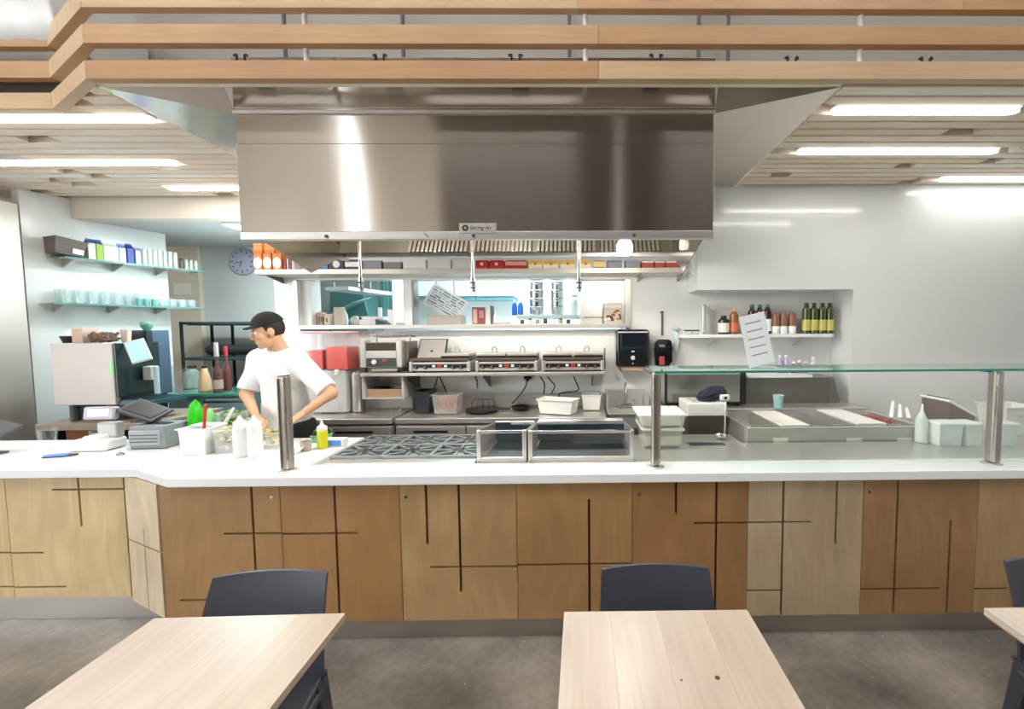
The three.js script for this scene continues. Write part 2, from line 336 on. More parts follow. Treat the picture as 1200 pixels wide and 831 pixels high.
// fascia boards in front of the slats, stepping back at the left
{
  const J0 = at(100, 82, 2.18).x, j1 = on(61, 127, HC), J1 = j1.x, JD = -j1.z, th = 0.045;
  const rows = [[at(686, 92.5, 2.18).y, at(686, 71, 2.18).y], [at(686, 51.5, 2.18).y, at(686, 29, 2.18).y], [at(686, 10, 2.18).y, at(686, -14, 2.18).y]];
  rows.forEach(([y0, y1], i) => {
    const t = G('trim', `maple fascia board, ${['lowest', 'middle', 'top'][i]} of three above the counter`, null, null, 'structure');
    const bm = [M.board, M.board3, M.board2];
    const joints = [[5.45, 3.0, 0.1, J0], [5.45, 2.4, 0.1, J0], [5.45, 1.9, 0.0, J0]][i];
    for (let j = 0; j < 3; j++) wb(t, 'board', bm[(i + j) % 3], [joints[j + 1], joints[j] - 0.0015], [y0, y1], [2.18, 2.18 + th], 0.003, 'x');
    const L = Math.hypot(0.5, 0.29), ang = Math.atan2(0.29, 0.5);
    const g1 = slab([[J0, 2.18], [J0 + 0.005, 2.18 + th], [J1 + 0.02, JD + th], [J1, JD]], y0, y1); part(t, 'board', g1, M.board3);
    wb(t, 'board', bm[(i + 1) % 3], [-7.4, J1 - 0.001], [y0, y1], [JD, JD + th], 0.003, 'x');
  });
  // steel hangers, wall and duct in the cavity above
  for (const px of [358, 686, 1008]) { const x = at(px, 40, 2.225).x; const g = G('hanger_rod', 'white hanger rod behind the maple fascia boards', 'hanger rod', 'hanger rods of the fascia'); rod(g, 'rod', M.white, [x, HC + 0.02, -2.225], [x, TOP, -2.225], 0.012, 12); cyl(g, 'nut', M.steel, x, HC + 0.05, -2.225, 0.02, 0.02, 0.02, 6); cyl(g, 'ceiling_plate', M.white, x, TOP - 0.012, -2.225, 0.04, 0.04, 0.012); settle(g); }
  struct('wall_fascia', S('#97918a', 0.7), [-7.5, 5.5], [HC + 0.1, TOP], [2.9, 2.98]);
  for (const [px, py] of [[282, 66], [445, 66], [604, 66], [769, 66], [928, 69], [1085, 70]]) {
    const p = at(px, py, 2.27), g = G('spring_clip', 'small bent steel clip standing on the lowest fascia board', 'clip', 'clips on the fascia board');
    for (const s of [-1, 1]) part(g, 'prong', tube([[p.x + s * 0.025, HC + 0.1, -2.27], [p.x + s * 0.022, p.y + 0.01, -2.27], [p.x + s * 0.035, p.y + 0.002, -2.27]], 0.006, 10, 6), M.greyDark);
    part(g, 'foot', box(0.09, 0.01, 0.04, 0.002), M.greyDark, p.x, HC + 0.1, -2.27); settle(g);
  }
  const duct = G('air_duct', 'round galvanised air duct above the fascia corner', 'air duct');
  const dg = lathe([[0, 0], ...Array.from({ length: 80 }, (_, i) => [0.24 + (i % 3 === 0 ? 0.007 : 0), i * 0.06])], 32);
  part(duct, 'pipe', dg, S('#d9d8d4', 0.5, 0.25), -2.75, 3.42, -2.63, 0, 0, Math.PI / 2);
  for (const x of [-4.2, -6]) { rod(duct, 'strap', M.greyDark, [x, 3.64, -2.63], [x, TOP, -2.63], 0.01); } settle(duct);
  for (const px of [330, 470, 667, 820, 855]) { const x = at(px, 20, 2.8).x; const g = solo('conduit_pipe', new THREE.CylinderGeometry(0.012, 0.012, TOP - HC - 0.11, 10), M.greyDark, [x, (TOP + HC + 0.11) / 2, -2.82], 'thin dark conduit rising behind the fascia boards', 'conduit', 'conduits above the hood'); }
}

// ================= HOOD =================
const HD = 2.36, HBK = 3.42;
const hd = { x0: at(281, 250, HD).x, x1: at(836, 250, HD).x, y0: at(560, 271, HD).y, yS: at(560, 168, HD).y, yT: at(560, 133, HD).y };
{
  const g = G('exhaust_hood', 'large brushed stainless exhaust hood above the cooking range', 'hood');
  const { x0, x1, y0, yS, yT } = hd;
  wb(g, 'front_panel', M.hood, [x0, x1], [y0, yS - 0.002], [HD, HD + 0.02], 0.002);
  wb(g, 'upper_panel', M.hood, [x0 + 0.004, x1 - 0.004], [yS, yT], [HD + 0.003, HD + 0.02], 0.002);
  wb(g, 'top_band', M.hood, [x0, x1], [yT + 0.012, 3.08], [HD - 0.006, HD + 0.014], 0.002);
  for (const [a, b] of [[x0, x0 + 0.012], [x1 - 0.012, x1]]) wb(g, 'side_panel', M.hood, [a, b], [y0, 3.08], [HD + 0.02, HBK], 0.001);
  wb(g, 'back_panel', M.steel, [x0, x1], [y0 + 0.06, 3.08], [HBK, HBK + 0.015], 0.001);
  wb(g, 'top_panel', M.steel, [x0, x1], [3.07, 3.08], [HD + 0.01, HBK + 0.015], 0);
  wb(g, 'front_rim', M.steel, [x0 - 0.004, x1 + 0.004], [y0 - 0.042, y0], [HD - 0.002, HD + 0.045], 0.004);
  for (const px of [383, 555, 743]) cyl(g, 'rim_bolt', M.greyDark, at(px, 279, HD).x, y0 - 0.025, -HD + 0.002, 0.009, 0.009, 0.008, 8, Math.PI / 2);
  // flat collar of sheet steel between hood and slats
  const o0 = [OPL, HC - 0.004, -2.25], o1 = [OPR, HC - 0.004, -2.25], i0 = [x0, yT, -HD], i1 = [x1, yT, -HD], f0 = [x0, HC + 0.1, -2.25], f1 = [x1, HC + 0.1, -2.25];
  const ob0 = [OPL, HC - 0.004, -WB + 0.01], ob1 = [OPR, HC - 0.004, -WB + 0.31], ib0 = [x0, yT, -HBK], ib1 = [x1, yT, -HBK];
  const lift = q => q.map(c => [c[0], c[1] + 0.004, c[2]]);
  const sheet = q => quads([q, lift(q).reverse()]);
  part(g, 'collar_panel', sheet([o0, f0, i0, i0]), M.closure); part(g, 'collar_panel', sheet([o1, f1, i1, i1]), M.closure);
  part(g, 'collar_panel', sheet([o0, i0, ib0, ob0]), M.closure);
  part(g, 'collar_panel', sheet([o1, ob1, ib1, i1]), M.closure);
  part(g, 'collar_panel', sheet([ib0, ib1, ob1, ob0]), M.closure);
  wb(g, 'collar_trim', M.steel, [x0, x1], [yT - 0.004, yT + 0.012], [HD - 0.014, HD], 0.002);
  wb(g, 'collar_trim', M.chrome, [x0, x1], [yT + 0.022, yT + 0.028], [HD - 0.01, HD - 0.004], 0.001);
  // hanging end skirts
  const sk = X => [[X, y0, -(HD + 0.03)], [X, at(352, 320, 2.9).y, -2.9], [X, at(390, 299, 3.25).y, -3.3], [X, y0 + 0.12, -3.36]];
  for (const X of [x0 + 0.03, x1 - 0.03]) { const a = sk(X), b = a.map(q => [q[0] + 0.006, q[1], q[2]]); part(g, 'end_skirt', quads([a, b.slice().reverse(), [a[0], b[0], b[1], a[1]], [a[1], b[1], b[2], a[2]]]), M.closure); }
  // baffle filters in two tiers on the sloping back
  const fx0 = x0 + 0.55, n = 60, fg = [];
  for (let i = 0; i < n; i++) { const x = fx0 + (x1 - 0.1 - fx0) * (i + 0.5) / n; if (i % 15 === 14) continue; fg.push(i); const b = part(g, 'baffle', box(0.02, 0.34, 0.02, 0.002), M.steelDark, x, 2.36, -3.3, -0.55, 0, 0); }
  for (const [y, d] of [[2.225, 3.37], [2.31, 3.315], [2.49, 3.2]]) wb(g, 'filter_rail', M.steel, [x0 + 0.02, x1 - 0.02], [y - 0.02, y + 0.015], [d - 0.01, d + 0.02], 0.003);
  part(g, 'filter_back', box(x1 - x0 - 0.04, 0.36, 0.006), S('#5f5d52', 0.5, 0.8), (x0 + x1) / 2, 2.37, -3.33, -0.55, 0, 0);
  // suppression nozzles
  for (const px of [421, 553, 678]) {
    const p = at(px, 281, 2.72), b = at(px, 325, 2.72), e = at(px, 342, 2.72);
    rod(g, 'nozzle_pipe', M.chrome, [p.x, p.y + 0.35, p.z], [p.x, b.y, p.z], 0.011, 12);
    const nz = cyl(g, 'nozzle', M.chrome, p.x, e.y, p.z, 0.014, 0.017, b.y - e.y, 12); cyl(nz, 'nozzle_ring', M.greyDark, 0, 0.05, 0, 0.019, 0.019, 0.012, 12); cyl(nz, 'nozzle_ring', M.greyDark, 0, 0.02, 0, 0.017, 0.017, 0.01, 12);
  }
  rod(g, 'supply_pipe', M.chrome, [x0 + 0.1, 2.45, -2.72], [x1 - 0.1, 2.45, -2.72], 0.011, 12);
  // lamps inside the canopy
  for (const [px, py, dd] of [[732, 291, 2.86], [470, 240, 2.86], [600, 240, 2.86]]) {
    const q = at(px, 291, dd), y = 2.3;
    const l = part(g, 'lamp_globe', lathe([[0, 0], [0.035, 0.008], [0.052, 0.035], [0.055, 0.07], [0.04, 0.1], [0.03, 0.115]], 20), S('#ffffff', 0.3, 0, { emissive: '#fff6ea', emissiveIntensity: 4 }), q.x, px === 732 ? 2.12 : 2.36, q.z);
    cyl(l, 'lamp_socket', M.steel, 0, 0.112, 0, 0.045, 0.05, 0.04, 16); rod(l, 'lamp_stem', M.steel, [0, 0.15, 0], [0, 0.45, 0], 0.012, 10);
    const pl = new THREE.PointLight(new THREE.Color().setRGB(1, 0.95, 0.86), px === 732 ? 0.9 : 1.7); pl.position.set(q.x, (px === 732 ? 2.12 : 2.36) + 0.04, q.z); pl.shadow.radius = 2; g.add(pl);
  }
  { const p = at(813, 287, 2.9), ft = cyl(g, 'hose_drum', M.plastic, p.x - 0.09, p.y, -2.9, 0.035, 0.035, 0.09, 16, 0, 0, -Math.PI / 2); rod(g, 'hose_handle', M.plastic, [p.x - 0.05, p.y - 0.03, -2.9], [p.x, p.y - 0.19, -2.9], 0.011, 10); rod(g, 'hose_mount', M.greyLight, [p.x - 0.05, p.y, -2.9], [p.x - 0.05, p.y + 0.3, -2.9], 0.01, 8); }
  // nameplate
  const np = B(538, 261.5, 582, 273.5, HD - 0.004);
  const w = np.x1 - np.x0, h = np.y1 - np.y0;
  const pl = part(g, 'nameplate', box(w, h, 0.004, 0.0018), S('#b9b4aa', 0.35, 0.7), (np.x0 + np.x1) / 2, (np.y0 + np.y1) / 2, -HD + 0.003);
  const t = canvasTex(512, 140, (c, W, H) => {
    c.fillStyle = '#bdb8ae'; c.fillRect(0, 0, W, H); c.fillStyle = '#101312'; c.strokeStyle = '#101312';
    c.save(); c.translate(78, 66); for (let i = 0; i < 9; i++) { c.rotate(Math.PI * 2 / 9); c.beginPath(); c.ellipse(0, -33, 13, 17, 0.5, 0, 7); c.fill(); }
    c.fillStyle = '#8fae9a'; c.beginPath(); c.arc(0, 0, 22, 0, 7); c.fill(); c.restore();
    c.font = 'italic bold 66px sans-serif'; c.fillText('Spring Air', 138, 88); c.globalAlpha = 0.7; c.fillRect(205, 108, 270, 4);
  });
  const tp = new THREE.PlaneGeometry(w * 0.96, h * 0.9); part(pl, 'lettering', tp, S('#ffffff', 0.4, 0.3, { map: t }), 0, 0, 0.0026);
  part(g, 'scratch_tag', box(0.035, 0.004, 0.002), M.blackMatt, at(500, 276, HD).x, y0 - 0.02, -HD + 0.003, 0, 0, -0.7);
  settle(g);
}

// ================= SERVING COUNTER =================
const CT = 0.875, CB = 0.825, CF = 2.22;
{
  const XE = at(-390, 640, 2.425).x;
  const o = [[5.4, CF], [-2.17, CF], [-2.5, 2.385], [XE, 2.385], [XE, 3.04], [-1.56, 3.04], [-1.56, 2.42], [5.4, 2.42]];
  const m = new THREE.Mesh(slab(o, CB, CT - 0.001, 0.004), M.quartz); m.name = 'serving_counter'; m.userData = { label: 'white quartz serving counter top with an angled step at its end', category: 'countertop' }; scene.add(m);
}
const ev = new Evaluator(); ev.useGroups = false;
function doorGeo(w, h, t, cuts, ou) {
  let a = new Brush(new RoundedBoxGeometry(w, h, t, 1, 0.0015)); a.updateMatrixWorld();
  for (const [x0, x1, y0, y1] of cuts) { const b = new Brush(new THREE.BoxGeometry(x1 - x0, y1 - y0, t * 3)); b.position.set((x0 + x1) / 2, (y0 + y1) / 2, 0); b.updateMatrixWorld(); a = ev.evaluate(a, b, SUBTRACTION); }
  const g = a.geometry; g.clearGroups(); return uvm(g, 'y', ou, ou * 1.7, 0.9);
}
// door faces: px range, depth, grooves in photo pixels [x0,y0,x1,y1], lock, colour
const FD = 2.255, GV = 0.0065;
function cabinet(px0, px1, d, depth, grooves, lock, color, label, yb = 0.053) {
  const x0 = at(px0, 640, d).x + 0.0015, x1 = at(px1, 640, d).x - 0.0015, y0 = yb, y1 = CB - 0.004, w = x1 - x0, h = y1 - y0, cx = (x0 + x1) / 2, cy = (y0 + y1) / 2;
  const g = G('base_cabinet', label, 'cabinet');
  wb(g, 'body', M.grooveCore, [x0 + 0.001, x1 - 0.001], [y0 + 0.002, y1], [d + 0.0205, d + depth], 0);
  const cuts = grooves.map(([a, b, c, e]) => {
    const A = at(a, b, d), C = at(c, e, d);
    if (Math.abs(a - c) < Math.abs(b - e)) { const mx = at((a + c) / 2, 640, d).x - cx; return [mx - GV, mx + GV, e > 720 ? -h : C.y - cy, b < 575 ? h : A.y - cy]; }
    const my = (A.y + C.y) / 2 - cy; return [a <= px0 + 1 ? -w : A.x - cx, c >= px1 - 1 ? w : C.x - cx, my - GV * 0.8, my + GV * 0.8];
  });
  part(g, 'door', doorGeo(w, h, 0.02, cuts, rr(0, 9)), S(color, 0.42, 0, { map: birchTex }), cx, cy, -d - 0.01);
  if (lock) { const p = at(lock[0], lock[1], d); const l = cyl(g, 'lock', M.chrome, p.x, p.y, -d - 0.001, 0.011, 0.01, 0.006, 16, Math.PI / 2); part(l, 'keyhole', box(0.003, 0.002, 0.009), M.black, 0, 0.0055, 0); }
  return settle(g);
}
const T1 = '#c08a56', T2 = '#b57d48';
cabinet(190, 331, FD, 0.16, [[298, 560, 298, 740], [262, 625.5, 331, 625], [211, 703, 300, 703]], [319, 583], '#c39867', 'birch cabinet by the angled end with a low short groove and small lock');
cabinet(331, 470, FD, 0.16, [[394.5, 560, 394.5, 740], [331, 625.5, 419, 625]], null, '#bd8d5c', 'brown birch cabinet with one tall groove and one short cross groove, no lock');
cabinet(470, 606, FD, 0.16, [[501, 560, 501, 638], [539, 560, 539, 694], [504, 664.5, 606, 664]], [475, 582], '#d0a979', 'birch cabinet with lock and two grooves hanging from its top edge');
cabinet(606, 741, FD, 0.16, [[606, 661.5, 741, 661], [690.5, 585, 690.5, 740]], null, '#c69a69', 'birch cabinet crossed from side to side by a groove below its middle');
cabinet(741, 876, FD, 0.16, [[792, 560, 792, 602], [813, 613, 876, 613], [839, 560, 839, 740]], [749, 579], '#b98a5b', 'brown birch cabinet with lock and a very short groove at its top edge');
cabinet(876, 1010, FD, 0.16, [[876, 612, 951, 612], [917, 560, 917, 740], [876, 692, 918, 692], [979, 560, 979, 638]], null, '#dac2a0', 'palest birch cabinet of the long counter front');
cabinet(1010, 1144, FD, 0.16, [[1050, 560, 1050, 740], [1010, 690, 1102, 690], [1113, 610, 1113, 740]], [1019, 576], '#bb9166', 'brown birch cabinet with lock and a groove rising from its bottom edge');
cabinet(1144, 1278, FD, 0.16, [[1144, 690, 1180, 690]], null, '#c9a578', 'birch cabinet with a single short low groove');
const LD = 2.425;
cabinet(-384, -252, LD, 0.4, [[-320, 550, -320, 640]], null, '#eed3a2', 'pale birch cabinet at the far end of the counter, one hanging groove', 0.103);
cabinet(-252, -120, LD, 0.4, [[-252, 620, -190, 620]], null, '#eed3a2', 'pale birch cabinet with one short cross groove near the counter end', 0.103);
cabinet(-120, 12, LD, 0.4, [[-40, 648, 12, 648], [-30, 688, 12, 688]], null, '#eed3a2', 'pale birch cabinet cut by the picture edge, at the counter end', 0.103);
cabinet(12, 150, LD, 0.4, [[12, 648, 51, 648], [12, 688, 78, 688], [97.5, 550, 97.5, 617], [61, 573.5, 150, 573.5]], null, '#f0d5a5', 'pale yellow birch cabinet with a cross of grooves in its upper corner', 0.103);
{ // angled end panel
  const a = new THREE.Vector2(at(150, 640, LD).x, LD), b = new THREE.Vector2(at(189, 640, FD).x, FD), L = a.distanceTo(b), h = CB - 0.083;
  const g = G('base_cabinet', 'pale narrow cabinet face set at an angle between the two counter fronts', 'cabinet');
  const ang = Math.atan2(a.y - b.y, b.x - a.x);
  const cuts = [[0.0 - 0.004, 0.004, -h, 0.1], [-L, L, -0.004, 0.004]];
  part(g, 'door', doorGeo(L - 0.03, h, 0.02, cuts.map(c => [c[0] + 0.01, c[1] + 0.01, c[2], c[3]]), 3.3), S('#f3e0c2', 0.45, 0, { map: birchTex }), 0, h / 2, 0);
  part(g, 'body', box(L - 0.14, h - 0.01, 0.06), M.grooveCore, 0, h / 2, -0.055);
  g.position.set((a.x + b.x) / 2, 0.079, -(a.y + b.y) / 2 - 0.012); g.rotation.y = -ang;
}
{ // kick plates
  const k = (x0, x1, d, m, lab, h = 0.052) => { const o = wb(scene, numbered('kick_plate'), m, [x0, x1], [0, h], [d, d + 0.02], 0.001); o.userData = { label: lab, category: 'kick plate' }; };
  k(-2.149, 5.2, 2.3, M.kick, 'steel kick plate under the long birch counter front');
  k(at(-384, 640, 2.425).x, -2.5, 2.5, M.kick, 'steel kick plate under the pale cabinets at the counter end', 0.102);
  const o = solo('kick_plate', slab([[-2.205, 2.375], [-2.205, 2.395], [-2.499, 2.55], [-2.499, 2.53]], 0, 0.075), M.kick, [0, 0, 0], 'short angled kick plate joining the two counter fronts', 'kick plate');
}

// ================= TABLES AND CHAIRS =================
const TH = 0.69;
function table(a, b, len, label, knot) {           // a, b: the two far corners on the floor plan
  const w = a.distanceTo(b), ux = new THREE.Vector3().subVectors(b, a).normalize(), ang = Math.atan2(-ux.z, ux.x);
  const g = G('dining_table', label, 'table'); const th = 0.032, H = TH - FLOOR, n = 4;
  const top = part(g, 'tabletop', box(w - 0.012, 0.008, len - 0.012), M.ply, 0, H - th + 0.004, 0);
  const mats = [M.tableA, M.tableB, M.tableA, M.tableC];
  for (let i = 0; i < n; i++) part(top, 'stave', box(w / n, th - 0.008, len, 0.0008, 'z'), mats[(i + (a.x > 0 ? 1 : 0)) % 4], -w / 2 + (i + 0.5) * w / n, th / 2 + 0.0001, 0);
  if (knot) { part(top, 'knot', new THREE.CylinderGeometry(0.007, 0.007, 0.0008, 12), M.grooveCore, ...knot); part(top, 'knot', new THREE.CylinderGeometry(0.003, 0.003, 0.0008, 10), M.grooveCore, knot[0] - 0.1, knot[1], knot[2] + 0.006); }
  cyl(g, 'column', M.blackMatt, 0, 0.02, 0.12, 0.04, 0.04, H - th - 0.03, 20);
  part(g, 'foot_plate', box(0.38, 0.02, 0.38, 0.006), M.blackMatt, 0, 0.01, 0.14);
  part(g, 'top_plate', box(0.24, 0.012, 0.24, 0.003), M.blackMatt, 0, H - th - 0.006, 0.12);
  const mid = new THREE.Vector3().addVectors(a, b).multiplyScalar(0.5); mid.y = FLOOR;
  const back = new THREE.Vector3(Math.sin(ang), 0, Math.cos(ang));
  g.position.copy(mid).addScaledVector(back, len / 2); g.rotation.y = ang; return g;
}
const cA = on(661, 717, TH), cB = on(875.5, 714.5, TH);
table(cA, cB, 0.76, 'pale maple dining table before the middle chair, a dark knot in its top', [0.12, 0.0284, -0.1]);
const tA = on(181, 724.5, TH), tB = on(405, 718.5, TH);
table(tA, tB, 0.76, 'pale maple dining table turned slightly, standing before the angled counter step');
const rA = on(1153, 712.5, TH);
table(rA, new THREE.Vector3(rA.x + 0.62, TH, rA.z), 0.76, 'pale maple dining table cut by the picture edge, by the dark chair');
function chair(x, z, turn, label) {
  const g = G('dining_chair', label, 'chair');
  // curved back: bent plate that widens downwards
  const NU = 16, NV = 14, V = [], th = 0.012;
  const P = (u, v, o) => { // u -1..1 across, v 0..1 from seat to top
    const y = 0.40 + v * 0.378, half = 0.222 - 0.026 * v, bow = 0.022 * u * u, lean = -0.075 * v * v - 0.02 * v;
    const crown = v > 0.9 ? 0.006 * (1 - u * u) * (v - 0.9) * 10 : 0;
    return [u * half, y + crown, -0.19 + bow + lean + o];
  };
  const q = [];
  for (let i = 0; i < NU; i++) for (let j = 0; j < NV; j++) {
    const u0 = -1 + 2 * i / NU, u1 = u0 + 2 / NU, v0 = j / NV, v1 = v0 + 1 / NV;
    q.push([P(u0, v0, th), P(u1, v0, th), P(u1, v1, th), P(u0, v1, th)]); q.push([P(u1, v0, 0), P(u0, v0, 0), P(u0, v1, 0), P(u1, v1, 0)]);
    if (j === NV - 1) q.push([P(u0, 1, th), P(u1, 1, th), P(u1, 1, 0), P(u0, 1, 0)]);
    if (i === 0) q.push([P(-1, v0, 0), P(-1, v0, th), P(-1, v1, th), P(-1, v1, 0)]);
    if (i === NU - 1) q.push([P(1, v0, th), P(1, v0, 0), P(1, v1, 0), P(1, v1, th)]);
  }
  const smooth = l => { const v = []; for (const [a, b, c, d] of l) v.push(...a, ...b, ...c, ...a, ...c, ...d); let s = new THREE.BufferGeometry(); s.setAttribute('position', new THREE.Float32BufferAttribute(v, 3)); s = mergeVertices(s, 1e-5); s.computeVertexNormals(); return toCreasedNormals(s, 0.7); };
  part(g, 'backrest', smooth(q), M.chair);
  // seat with rolled edge
  const s = new THREE.Shape(); s.moveTo(-0.2, -0.19); s.lineTo(0.2, -0.19); s.bezierCurveTo(0.225, 0, 0.23, 0.12, 0.215, 0.2); s.bezierCurveTo(0.12, 0.235, -0.12, 0.235, -0.215, 0.2); s.bezierCurveTo(-0.23, 0.12, -0.225, 0, -0.2, -0.19);
  const sg = new THREE.ExtrudeGeometry(s, { depth: 0.004, bevelEnabled: true, bevelSize: 0.012, bevelThickness: 0.011, bevelSegments: 4 }); sg.rotateX(Math.PI / 2);
  part(g, 'seat', sg, M.chair, 0, 0.452, 0);
  for (const sx of [-1, 1]) {
    // rear leg: broad blade going on from the side of the back
    const prof = [[0.222, 0.46, 0.06], [0.228, 0.3, 0.05], [0.24, 0.12, 0.038], [0.252, 0.0, 0.032]], q2 = [];
    for (let i = 0; i < 3; i++) { const [xa, ya, wa] = prof[i], [xb, yb, w2] = prof[i + 1], za = -0.15 - i * 0.022, zb = -0.15 - (i + 1) * 0.022;
      const A = [[sx * xa, ya, za + wa / 2], [sx * (xa - 0.022), ya, za + wa / 2], [sx * (xa - 0.022), ya, za - wa / 2], [sx * xa, ya, za - wa / 2]], C = [[sx * xb, yb, zb + w2 / 2], [sx * (xb - 0.022), yb, zb + w2 / 2], [sx * (xb - 0.022), yb, zb - w2 / 2], [sx * xb, yb, zb - w2 / 2]];
      for (let k = 0; k < 4; k++) q2.push([A[k], A[(k + 1) % 4], C[(k + 1) % 4], C[k]]); if (i === 2) q2.push(C); }
    part(g, 'leg', smooth(q2), M.chair);
    const q3 = [], pr = [[0.2, 0.445, 0.04], [0.215, 0.2, 0.034], [0.228, 0, 0.028]];
    for (let i = 0; i < 2; i++) { const [xa, ya, wa] = pr[i], [xb, yb, w2] = pr[i + 1], za = 0.17 + i * 0.012, zb = 0.17 + (i + 1) * 0.012;
      const A = [[1, 1], [-1, 1], [-1, -1], [1, -1]].map(([a, b]) => [sx * xa + a * wa / 2, ya, za + b * wa / 2]), C = [[1, 1], [-1, 1], [-1, -1], [1, -1]].map(([a, b]) => [sx * xb + a * w2 / 2, yb, zb + b * w2 / 2]);
      for (let k = 0; k < 4; k++) q3.push([A[k], A[(k + 1) % 4], C[(k + 1) % 4], C[k]]); if (i === 1) q3.push(C); }
    part(g, 'leg', smooth(q3), M.chair);
    part(g, 'side_rail', tube([[sx * 0.2, 0.432, 0.17], [sx * 0.222, 0.425, 0], [sx * 0.212, 0.42, -0.16]], 0.016, 12, 8), M.chair);
  }
  g.position.set(x, FLOOR, z); g.scale.setScalar(1.04); g.rotation.y = turn; return g;
}
const c1 = at(767, 668, 1.58); chair(c1.x, c1.z + 0.28, 0, 'dark slate plastic chair tucked in at the far end of the middle table');
const c2 = at(325, 674, 1.57); chair(c2.x, c2.z + 0.28, 0.05, 'dark slate plastic chair at the table by the angled counter step');
const c3 = at(1233, 664, 1.6); chair(c3.x, c3.z + 0.28, 0, 'dark slate plastic chair cut by the picture edge');
let PSH = 1.26;

// ================= COOKING LINE =================
{ // six burner range
  const x0 = at(377, 540, 2.44).x, x1 = at(556.5, 540, 2.44).x, g = G('gas_range', 'six burner stainless gas range with cast iron grates', 'range');
  wb(g, 'body', M.steel, [x0, x1], [0.12, 0.835], [2.435, 3.07], 0.004);
  for (const x of [x0 + 0.06, x1 - 0.06]) for (const d of [2.5, 3.0]) cyl(g, 'leg', M.steelDark, x, 0, -d, 0.025, 0.03, 0.12, 12);
  wb(g, 'front_ledge', M.steel, [x0, x1], [0.835, 0.878], [2.435, 2.52], 0.008);
  wb(g, 'back_ledge', M.steel, [x0, x1], [0.835, 0.885], [3.03, 3.07], 0.004);
  wb(g, 'spill_tray', M.steelDark, [x0 + 0.01, x1 - 0.01], [0.835, 0.842], [2.52, 3.03], 0);
  const cw = (x1 - x0) / 3, cd = 0.255;
  const burner = lathe([[0, 0.02], [0.018, 0.024], [0.03, 0.02], [0.034, 0.008], [0.05, 0.004], [0.05, 0]], 16);
  const bar = (p, a, b, w, h) => { const dx = b[0] - a[0], dz = b[1] - a[1], L = Math.hypot(dx, dz); part(p, 'bar', box(L, h, w, 0.002), M.iron, (a[0] + b[0]) / 2, -h / 2, (a[1] + b[1]) / 2, 0, -Math.atan2(dz, dx), 0); };
  for (let i = 0; i < 3; i++) for (let j = 0; j < 2; j++) {
    const cx = x0 + cw * (i + 0.5), cz = -(2.52 + cd * (j + 0.5));
    part(g, 'burner', burner, M.iron, cx, 0.843, cz);
    const gr = new THREE.Group(); gr.name = 'grate'; gr.position.set(cx, 0.893, cz); g.add(gr);
    const W = cw / 2 - 0.004, D = cd / 2 - 0.004;
    for (const [a, b] of [[[-W, -D], [W, -D]], [[-W, D], [W, D]], [[-W, -D], [-W, D]], [[W, -D], [W, D]]]) bar(gr, a, b, 0.014, 0.016);
    for (const [ex, ez] of [[W, D], [W, -D], [-W, D], [-W, -D], [W, 0], [-W, 0], [0, D], [0, -D]]) { const L = Math.hypot(ex, ez), k = 0.042 / L; bar(gr, [ex, ez], [ex * k, ez * k], 0.011, 0.014); }
    for (const sx of [-1, 1]) for (const sz of [-1, 1]) part(gr, 'foot', box(0.014, 0.05, 0.014), M.iron, sx * W, -0.027, sz * D);
  }
  settle(g);
}
function glassFront(px0, px1, label, py1) { // griddle with a glazed splash guard
  const x0 = at(px0, 525, 2.44).x, x1 = at(px1, 525, 2.44).x, yt = at((px0 + px1) / 2, 504, 2.455).y, g = G('glazed_griddle', label, 'griddle');
  wb(g, 'body', M.steel, [x0, x1], [0.12, 0.85], [2.435, 3.05], 0.004);
  for (const x of [x0 + 0.04, x1 - 0.04]) for (const d of [2.5, 3.0]) cyl(g, 'leg', M.steelDark, x, 0, -d, 0.022, 0.026, 0.12, 12);
  wb(g, 'cook_plate', S('#5d6a70', 0.25, 0.9), [x0 + 0.015, x1 - 0.015], [0.85, 0.87], [2.5, 3.03], 0.003);
  const b = 0.014;
  wb(g, 'lower_rail', M.steel, [x0, x1], [0.876, 0.91], [2.44, 2.462], 0.003); wb(g, 'upper_rail', M.chrome, [x0, x1], [yt - b, yt], [2.44, 2.462], 0.003);
  for (const x of [x0, x1 - 0.024]) wb(g, 'upright', M.steel, [x, x + 0.024], [0.876, yt], [2.438, 2.464], 0.003);
  wb(g, 'glass_pane', M.glass, [x0 + 0.02, x1 - 0.02], [0.905, yt - 0.01], [2.449, 2.454], 0);
  for (const X of [x0, x1 - 0.004]) { const q = [[X, 0.87, -2.46], [X, yt, -2.46], [X, 0.995, -2.98], [X, 0.87, -2.98]], q2 = q.map(c => [c[0] + 0.004, c[1], c[2]]); part(g, 'side_guard', quads([q, q2.slice().reverse(), [q[1], q2[1], q2[2], q[2]]]), M.steel); }
  wb(g, 'back_guard', S('#566672', 0.4, 0.6), [x0, x1], [0.87, 0.995], [2.98, 2.99], 0.002);
  const tray = wb(g, 'back_shelf', M.chrome, [x0 + (px1 - px0 > 80 ? 0 : 0.12), x1], [0.985, 1.0], [2.93, 3.02], 0.003);
  for (let i = 0; i < (px1 - px0 > 80 ? 5 : 2); i++) rod(g, 'shelf_rod', M.chrome, [x0 + 0.01, 1.003, -2.935 - i * 0.02], [x1 - 0.01, 1.003, -2.935 - i * 0.02], 0.005);
  for (const x of [x0 + 0.012, x1 - 0.012]) for (const y of [0.893, yt - 0.012]) cyl(g, 'screw', M.chrome, x, y, -2.437, 0.005, 0.004, 0.004, 8, Math.PI / 2);
  settle(g);
}
glassFront(558.5, 617, 'narrow stainless griddle with a small glass splash guard beside the burners');
glassFront(619, 743, 'wide stainless griddle behind a long glass splash guard', 0);

